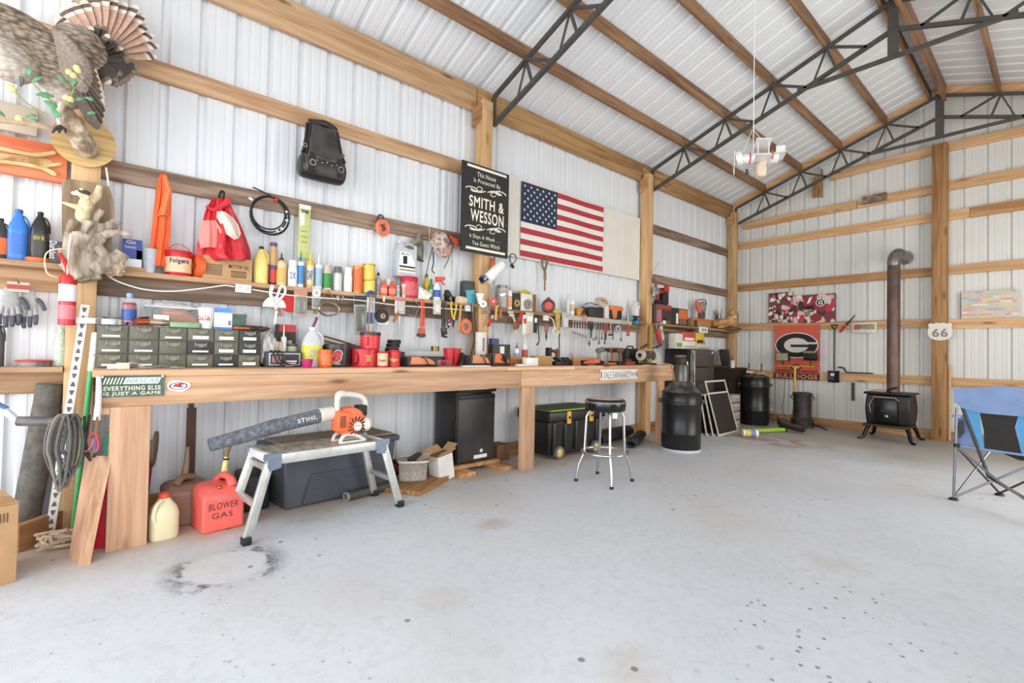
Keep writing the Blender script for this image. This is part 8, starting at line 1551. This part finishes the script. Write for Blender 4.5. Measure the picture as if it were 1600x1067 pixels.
b = B(); b.ext(-.2, .2, -.17, .17, 0, zt, CARD, bev=.003); part(T, 'body', b); b = B(); b.ext(-.2, .2, -.17, 0, zt + .002, zt + .008, mt('#b98f62', .85)); part(T, 'flap', b); b = B(); b.ext(-.2, .2, .003, .17, zt + .002, zt + .009, mt('#cda67a', .85)); part(T, 'flap', b)
b = B()
for k in range(8): b.box((.16 - k * .012, -.172, zt - .06), (.005, .002, .045), mt('#6d5034', .8))
b.text('N', .022, .03, .06, .13, mt('#5a4430', .8), -.1725); part(T, 'print', b); b = B(); b.prism([(-.12, .15), (.0, .2), (.02, .16), (-.1, .10)], -.1725, -.17, WHT); part(T, 'tape', b)
# bins behind the first leg
p = fl(240, 800); T = root('maroon_bin', 'maroon plastic bin behind the first bench leg', 'bin', (-3.98, .19, 0)); b = B(); b.lathe([(0, 0), (.10, 0), (.14, .47), (.15, .47), (.135, .45), (.095, .012), (0, .012)], mt('#8a2b3c', .45), 26); part(T, 'tub', b)
T = root('hose_reel', 'green hose reel with a brown end disc sitting in the maroon bin', 'hose reel', (-3.95, .24, .53)); b = B(); b.tube([(-.05, -.14, 0), (.0, .08, -.02)], .06, mt('#4f9a86', .5), 16); part(T, 'drum', b); b = B(); b.cyl((-.0, .08, -.02), (.003, .095, -.021), .115, mt('#7a6048', .6), 26); part(T, 'end_disc', b); b = B(); b.cyl((-.05, -.15, 0.0), (-.053, -.135, .0), .11, mt('#3f7d6a', .5), 22); part(T, 'end_disc', b)
T = root('red_bin', 'bright red plastic pail behind the loose plank', 'pail', (-3.78, .085, 0)); b = B(); b.lathe([(0, 0), (.08, 0), (.10, .34), (.107, .34), (.095, .32), (.075, .012), (0, .012)], mt('#cf2340', .4), 24); part(T, 'tub', b)
b = B(); b.ext(-.015, .015, -.015, .015, 0, .78, mt('#6b4a36', .6, .2)); b.ext(.02, .028, -.03, .03, 0, .74, mt('#54392a', .6, .2)); solo('angle_iron', 'rusty angle iron standing against the wall behind the maroon bin', 'angle iron', b, (-4.22, .56, 0))
# gas cans
def gascan(name, label, c, w_, d_, h_, col, rz):
    T = root(name, label, 'gas can', c, rz); m_ = mt(col, .45, 0, .1, 10)
    b = B(); b.add([(-w_ / 2, -d_ / 2, 0), (w_ / 2, -d_ / 2, 0), (w_ / 2, d_ / 2, 0), (-w_ / 2, d_ / 2, 0), (-w_ / 2, -d_ / 2, h_ * .74), (w_ / 2, -d_ / 2, h_ * .74), (w_ / 2, d_ / 2, h_ * .86), (-w_ / 2, d_ / 2, h_ * .86), (-w_ * .30, -d_ * .30, h_ * .90), (w_ * .30, -d_ * .30, h_ * .90), (w_ * .34, d_ * .4, h_ * .94), (-w_ * .34, d_ * .4, h_ * .94)],
                   [(0, 3, 2, 1), (0, 1, 5, 4), (1, 2, 6, 5), (2, 3, 7, 6), (3, 0, 4, 7), (4, 5, 9, 8), (5, 6, 10, 9), (6, 7, 11, 10), (7, 4, 8, 11), (8, 9, 10, 11)], m_); part(T, 'body', b, mods=[('BEVEL', dict(width=.022, segments=3))]); return T, m_
T, m_ = gascan('gas_can', 'red gas can hand lettered BLOWER GAS with a yellow spout', (-3.71, .66, 0), .245, .24, .31, '#f0685c', LW + .12)
b = B(); b.tube([(.06, -.08, .27), (.05, -.04, .32), (.03, .04, .325), (.02, .10, .28)], [.03, .024, .022, .03], m_, 10, smooth=3); part(T, 'handle', b); b = B(); b.lathe([(.03, 0), (.034, .01), (.034, .035), (.026, .04)], BLK, 18, Matrix.Translation((.05, .06, .285))); part(T, 'collar', b); b = B(); b.tube([(.05, .06, .32), (.055, .06, .40), (.06, .06, .44)], [.024, .017, .014], mt('#e6d48a', .5), 12); part(T, 'spout', b); b = B(); b.tube([(.06, .06, .44), (.063, .06, .47), (.075, .06, .50), (.085, .06, .515)], [.012, .014, .013, .012], mt('#8a6a3a', .5), 10); b.ring((.059, .06, .425), (0, 0, 1), .012, .018, .012, BLK, 12); part(T, 'spout_tip', b)
b = B(); mk = mt('#5a3030', .7, 0, 0); b.text('BLOWER', .17, .042, -.005, .165, mk, -.1225, bold=0, slant=.1); b.text('GAS', .12, .036, -.01, .105, mk, -.1225, bold=0); b.text('NEW', .1, .028, -.0, .215, mt('#c98a92', .7), -.1225, bold=0); part(T, 'lettering', b); b = B(); b.blob((-.02, -.085, .275), (.014, .014, .012), BRASS, 0, 1, 2); part(T, 'vent_knob', b)
T, m_ = gascan('gas_can', 'dirty brown old gas can with a tall spout behind the cream jug', (-3.93, .50, 0), .26, .2, .30, '#8f6c58', LW); b = B(); b.lathe([(.03, 0), (.036, .01), (.036, .03), (.026, .04)], BLK, 16, Matrix.Translation((0, .03, .27))); part(T, 'collar', b); b = B(); b.tube([(0, .03, .30), (.01, .03, .40), (.012, .03, .50)], [.024, .017, .011], mt('#9a8068', .6), 12); part(T, 'spout', b); b = B(); b.tube([(-.06, -.07, .27), (-.02, -.04, .31), (.05, .0, .30)], [.022, .02, .022], m_, 8, smooth=3); part(T, 'handle', b)
p = fl(251, 848); T = root('fluid_jug', 'cream translucent jug with a red cap between leg and gas can', 'jug', (p.x - .10, p.y + .02, 0), LW + .1); CJ = mt('#e6dcb4', .3, 0, .06, 6)
b = B(); b.lathe([(.0, 0), (.072, 0), (.078, .012), (.078, .15), (.066, .19), (.034, .235), (.028, .25)], CJ, 26, sy=.85, p=3.2); part(T, 'body', b); b = B(); b.tube([(-.02, -.035, .235), (-.05, -.05, .21), (-.062, -.055, .15), (-.055, -.055, .12)], .014, CJ, 8, smooth=3); part(T, 'handle', b); b = B(); b.lathe([(.032, .245), (.032, .272), (.026, .276), (0, .276)], mt('#e0553a', .4), 16); part(T, 'cap', b)
# ------------------------------------------------------------------ far shelf
S3 = 1.655; FX = -4.1
T, w_, h_ = carton('drill_box', 'red and black boxed power tool on the far shelf', 'box', 1026, 1049, 476, 505, FX, .14, mt('#6b5a54', .5), S3, [('red_band', .1, .95, .78, .9, RED), ('dark_panel', .35, .95, .2, .75, mt('#3f3532', .5)), ('pink_photo', .02, .32, .1, .7, mt('#b9707a', .5)), ('label', .42, .62, .02, .26, PAPER)]); hb = h_
T = drill(1030, 476, -4.1, 'red and black jobsite radio tool standing on the red box', '#b2272c', s=1.0, z=S3 + hb + .003)
T['label'] = 'black and red drill standing on the red and black box'
b = B(); b.ext(-.08, .08, -.02, .08, 0, .26, mt('#221f1e', .4), bev=.02); b.ext(-.07, .07, -.03, -.015, .20, .3, RED, bev=.01); solo('tool_case', 'upright black tool case with a red top on the red box', 'case', b, (-4.12, at(1041, 476, x=-4.1).y, S3 + hb + .003), LW)
T = root('drop_light', 'silver reflector drop light hung on the middle post', 'lamp', at(1024, 455, x=-4.06), LW); b = B(); b.lathe([(.03, .06), (.055, .02), (.06, -.05), (.05, -.055), (.028, .05)], CHR, 20); part(T, 'reflector', b); b = B(); b.tube([(0, 0, .06), (.02, 0, .12), (-.02, .02, .2)], .02, mt('#8a4038', .5), 8); part(T, 'handle', b); b = B(); b.tube([(0, -.01, -.05), (-.06, -.01, -.14), (-.1, .0, -.2)], .008, GRY, 6); part(T, 'hook', b)
q = [at(1017, 430, x=-4.1), at(1029, 410, x=-4.1)]; b = B(); b.tube([Vector((0, 0, 0)), q[1] - q[0]], .007, mt('#d9cdb8', .6), 6); solo('white_stick', 'thin white stick poking up beside the middle post', 'stick', b, q[0])
T, w_, h_ = carton('orange_black_box', 'orange and black boxed saw on the far shelf', 'box', 1050, 1075, 482, 507, FX, .14, mt('#2f2a28', .5), S3, [('orange_panel', .42, .96, .4, .95, mt('#d9713f', .5)), ('white_strip', .25, .38, .1, .7, PAPER), ('photo', .45, .9, .08, .38, mt('#8a5a44', .5))])
T, w_, h_ = carton('orange_carton', 'low orange and tan carton under the hanging orange tool', 'box', 1084, 1111, 498, 510, FX, .14, mt('#b08a58', .6), S3, [('orange_edge', .05, 1, .75, 1, mt('#d9623a', .5)), ('dark_side', 0, .2, 0, .75, mt('#4a3a30', .5))])
p = at(1096, 495, x=-4.12); T = root('orange_trimmer', 'orange and grey power tool standing on the orange carton', 'power tool', (-4.12, p.y, S3 + h_ + .003), LW); b = B(); b.tube([(-.17, 0, .30), (-.13, 0, .2), (-.06, 0, .10)], [.025, .04, .03], mt('#e0653f', .4), 10); part(T, 'grip', b); b = B(); b.blob((.03, 0, .2), (.10, .05, .10), mt('#8f8878', .4)); b.box((.0, 0, .06), (.12, .08, .12), mt('#57504a', .5), bev=.01); part(T, 'housing', b); b = B(); b.tube([(-.15, 0, .30), (.0, 0, .33), (.14, 0, .32), (.16, 0, .24)], .008, BLK, 6, smooth=2); part(T, 'guard_wire', b)
# fox mount
p = at(1131, 508, x=-4.08); T = root('fox_mount', 'taxidermy red fox lying on a leafy base on the far shelf', 'fox', (-4.08, p.y, S3), facing(p)); FR2 = blotch('#c99a66', '#a8703f', 9, .9, .4, .6); FW2 = mt('#e0d2b8', .9)
b = B(); b.blob((.0, .03, .12), (.21, .10, .09), FR2); b.blob((-.14, .02, .10), (.10, .09, .08), FR2); b.blob((.12, 0, .17), (.09, .08, .12), FR2); b.blob((.13, -.02, .29), (.075, .075, .07), FR2); b.tube([(.15, -.05, .27), (.19, -.12, .25)], [.045, .018], FR2, 10); b.tube([(.1, -.05, .10), (-.02, -.12, .05), (-.1, -.14, .04)], [.04, .03, .022], FR2, 8); b.tube([(-.2, .03, .10), (-.28, .0, .12), (-.3, -.06, .16)], [.05, .05, .02], FR2, 8)
b.tube([(.10, .0, .34), (.095, .0, .41)], [.028, .004], FR2, 8); b.tube([(.165, .0, .33), (.18, .0, .40)], [.028, .004], FR2, 8); part(T, 'body', b, mods=[('REMESH', dict(mode='VOXEL', voxel_size=.012)), ('SMOOTH', dict(factor=.5, iterations=3))])
b = B(); b.blob((.185, -.115, .245), (.025, .04, .02), FW2, 0, 1, 2); b.blob((.16, -.06, .225), (.05, .04, .03), FW2, 0, 1, 2); part(T, 'white_muzzle', b); b = B(); b.blob((.195, -.15, .255), (.01, .01, .008), INK, 0, 1, 2)
for s in (-1, 1): b.blob((.145 + s * .035, -.085, .305), (.008, .006, .008), INK, 0, 1, 2)
part(T, 'nose_and_eyes', b); b = B(); b.blob((0, .03, .02), (.30, .14, .04), mt('#6d5b47', .9, 0, .3, 20), .2, 4, 3); part(T, 'base', b)
for k in range(6): a = k * 1.0; c0 = Vector((-.16 + .02 * k, .08, .1)); bb = B(); bb.tube([c0, c0 + Vector((.03 * math.cos(a), 0, .12)), c0 + Vector((.08 * math.cos(a), 0, .2 + .02 * k))], [.012, .01, .003], mt('#4a4032', .8), 6); part(T, 'twig', bb)
for k, (u, v0, v1, m_, lab) in enumerate(((1018, 508, 545, '#b49a4a', 'brass coloured hanging tool on the middle post'), (1033, 504, 520, '#d9d2c6', 'white tag card hanging under the far shelf'))):
    c, w_, h_ = wallbox(u - 4, u + 4, v0, v1, -4.06); T = root('hanging_tool', lab, 'tool', c, LW); b = B(); b.box((0, 0, 0), (w_ * .6, .015, h_), mt(m_, .4, .2), bev=.004); part(T, 'bar', b); b = B(); b.ring((0, 0, h_ / 2), (0, 1, 0), .008, .014, .006, DKS, 10); part(T, 'ring', b)
T = root('red_flashlight', 'red work light hanging above the bench end', 'work light', at(1029, 515, x=-4.0), (0, R(-14), LW)); b = B(); b.tube([(-.02, 0, .02), (0, 0, -.08), (.02, 0, -.2)], [.03, .055, .05], mt('#b2433c', .4), 12); part(T, 'body', b); b = B(); b.tube([(-.03, 0, .02), (-.05, 0, .07), (-.01, 0, .1)], .012, GRY, 8, smooth=3); part(T, 'hook', b); b = B(); b.box((.0, -.055, -.1), (.05, .01, .12), mt('#d9c0a8', .3), bev=.004); part(T, 'lens', b)
q = [at(u, v, x=-4.03) for u, v in ((1036, 515), (1055, 517), (1075, 521), (1092, 516), (1110, 519), (1128, 521))]; b = B(); b.tube([a - q[0] for a in q], .006, mt('#a89f94', .5), 6, smooth=4); solo('grey_cable', 'grey cable draped under the far shelf', 'cable', b, q[0])
carton('switch_box', 'white outlet box on the edge of the far shelf', 'outlet', 1094, 1106, 511, 520, -4.0, .03, WHT, None, [('socket', .2, .45, .3, .75, GRY), ('socket', .55, .8, .3, .75, GRY)])
# ------------------------------------------------------------------ hanging can aeroplane
c = CP + (at(1177, 247, x=-2.0) - CP).normalized() * 4.9; zr = roofz(c.x) - .02; T = root('can_airplane', 'white model biplane made from cut cans hanging from the roof', 'mobile', c, facing(c) + .1); CW, CRD = mt('#ece7e2', .35, .1, .08, 20), mt('#c25a5a', .4)
b = B(); b.cyl((-.09, 0, 0), (.19, .02, -.01), .045, CW, 20); part(T, 'fuselage', b)
for k in range(2): b = B(); b.ring((-.03 + .17 * k, .01 * k, 0), (1, .1, 0), .03, .0465, .012, CRD, 18); part(T, 'red_band', b)
b = B(); b.lathe([(0, -.03), (.055, -.03), (.065, -.01), (.065, .02), (0, .03)], CW, 22, Matrix.Translation((-.11, 0, .005)) @ Matrix.Rotation(R(80), 4, 'Y')); part(T, 'engine_can', b)
for z, y in ((.075, .0), (-.055, .0)):
    b = B(); b.box((.06, y, z), (.12, .42, .006), CW, rot=(0, R(8), 0)); part(T, 'wing', b)
for y in (-.15, .15):
    for x in (.02, .1): b = B(); b.tube([(x, y, -.05), (x, y, .075)], .004, CW, 6); part(T, 'strut', b)
b = B(); b.box((.20, .02, .0), (.08, .2, .005), CW); b.box((.21, .02, .045), (.07, .005, .09), CW); part(T, 'tail', b)
for k in range(4): a = k * PI / 2 + .4; b = B(); b.box((-.15, .055 * math.cos(a), .0 + .055 * math.sin(a) - .03), (.006, .03 + .06 * abs(math.cos(a)), .03 + .06 * abs(math.sin(a))), CW); part(T, 'propeller_blade', b)
b = B(); b.lathe([(0, -.12), (.035, -.115), (.042, -.05), (.036, .0), (0, .01)], mt('#ddc9ae', .6, 0, .2, 30), 18, Matrix.Translation((.06, -.02, -.06))); part(T, 'hanging_can', b); b = B(); b.cyl((-.06, -.02, -.12), (-.04, -.02, -.12), .022, DKS, 14); part(T, 'wheel', b)
b = B(); b.tube([(0, 0, .02), (.0, 0, .2), (.0, 0, zr - c.z)], .0035, WHT, 6); part(T, 'hanging_cord', b); b = B(); b.tube([(-.08, 0, .05), (-.01, 0, .25)], .002, WHT, 5); b.tube([(.12, 0, .05), (0, 0, .25)], .002, WHT, 5); part(T, 'bridle', b)
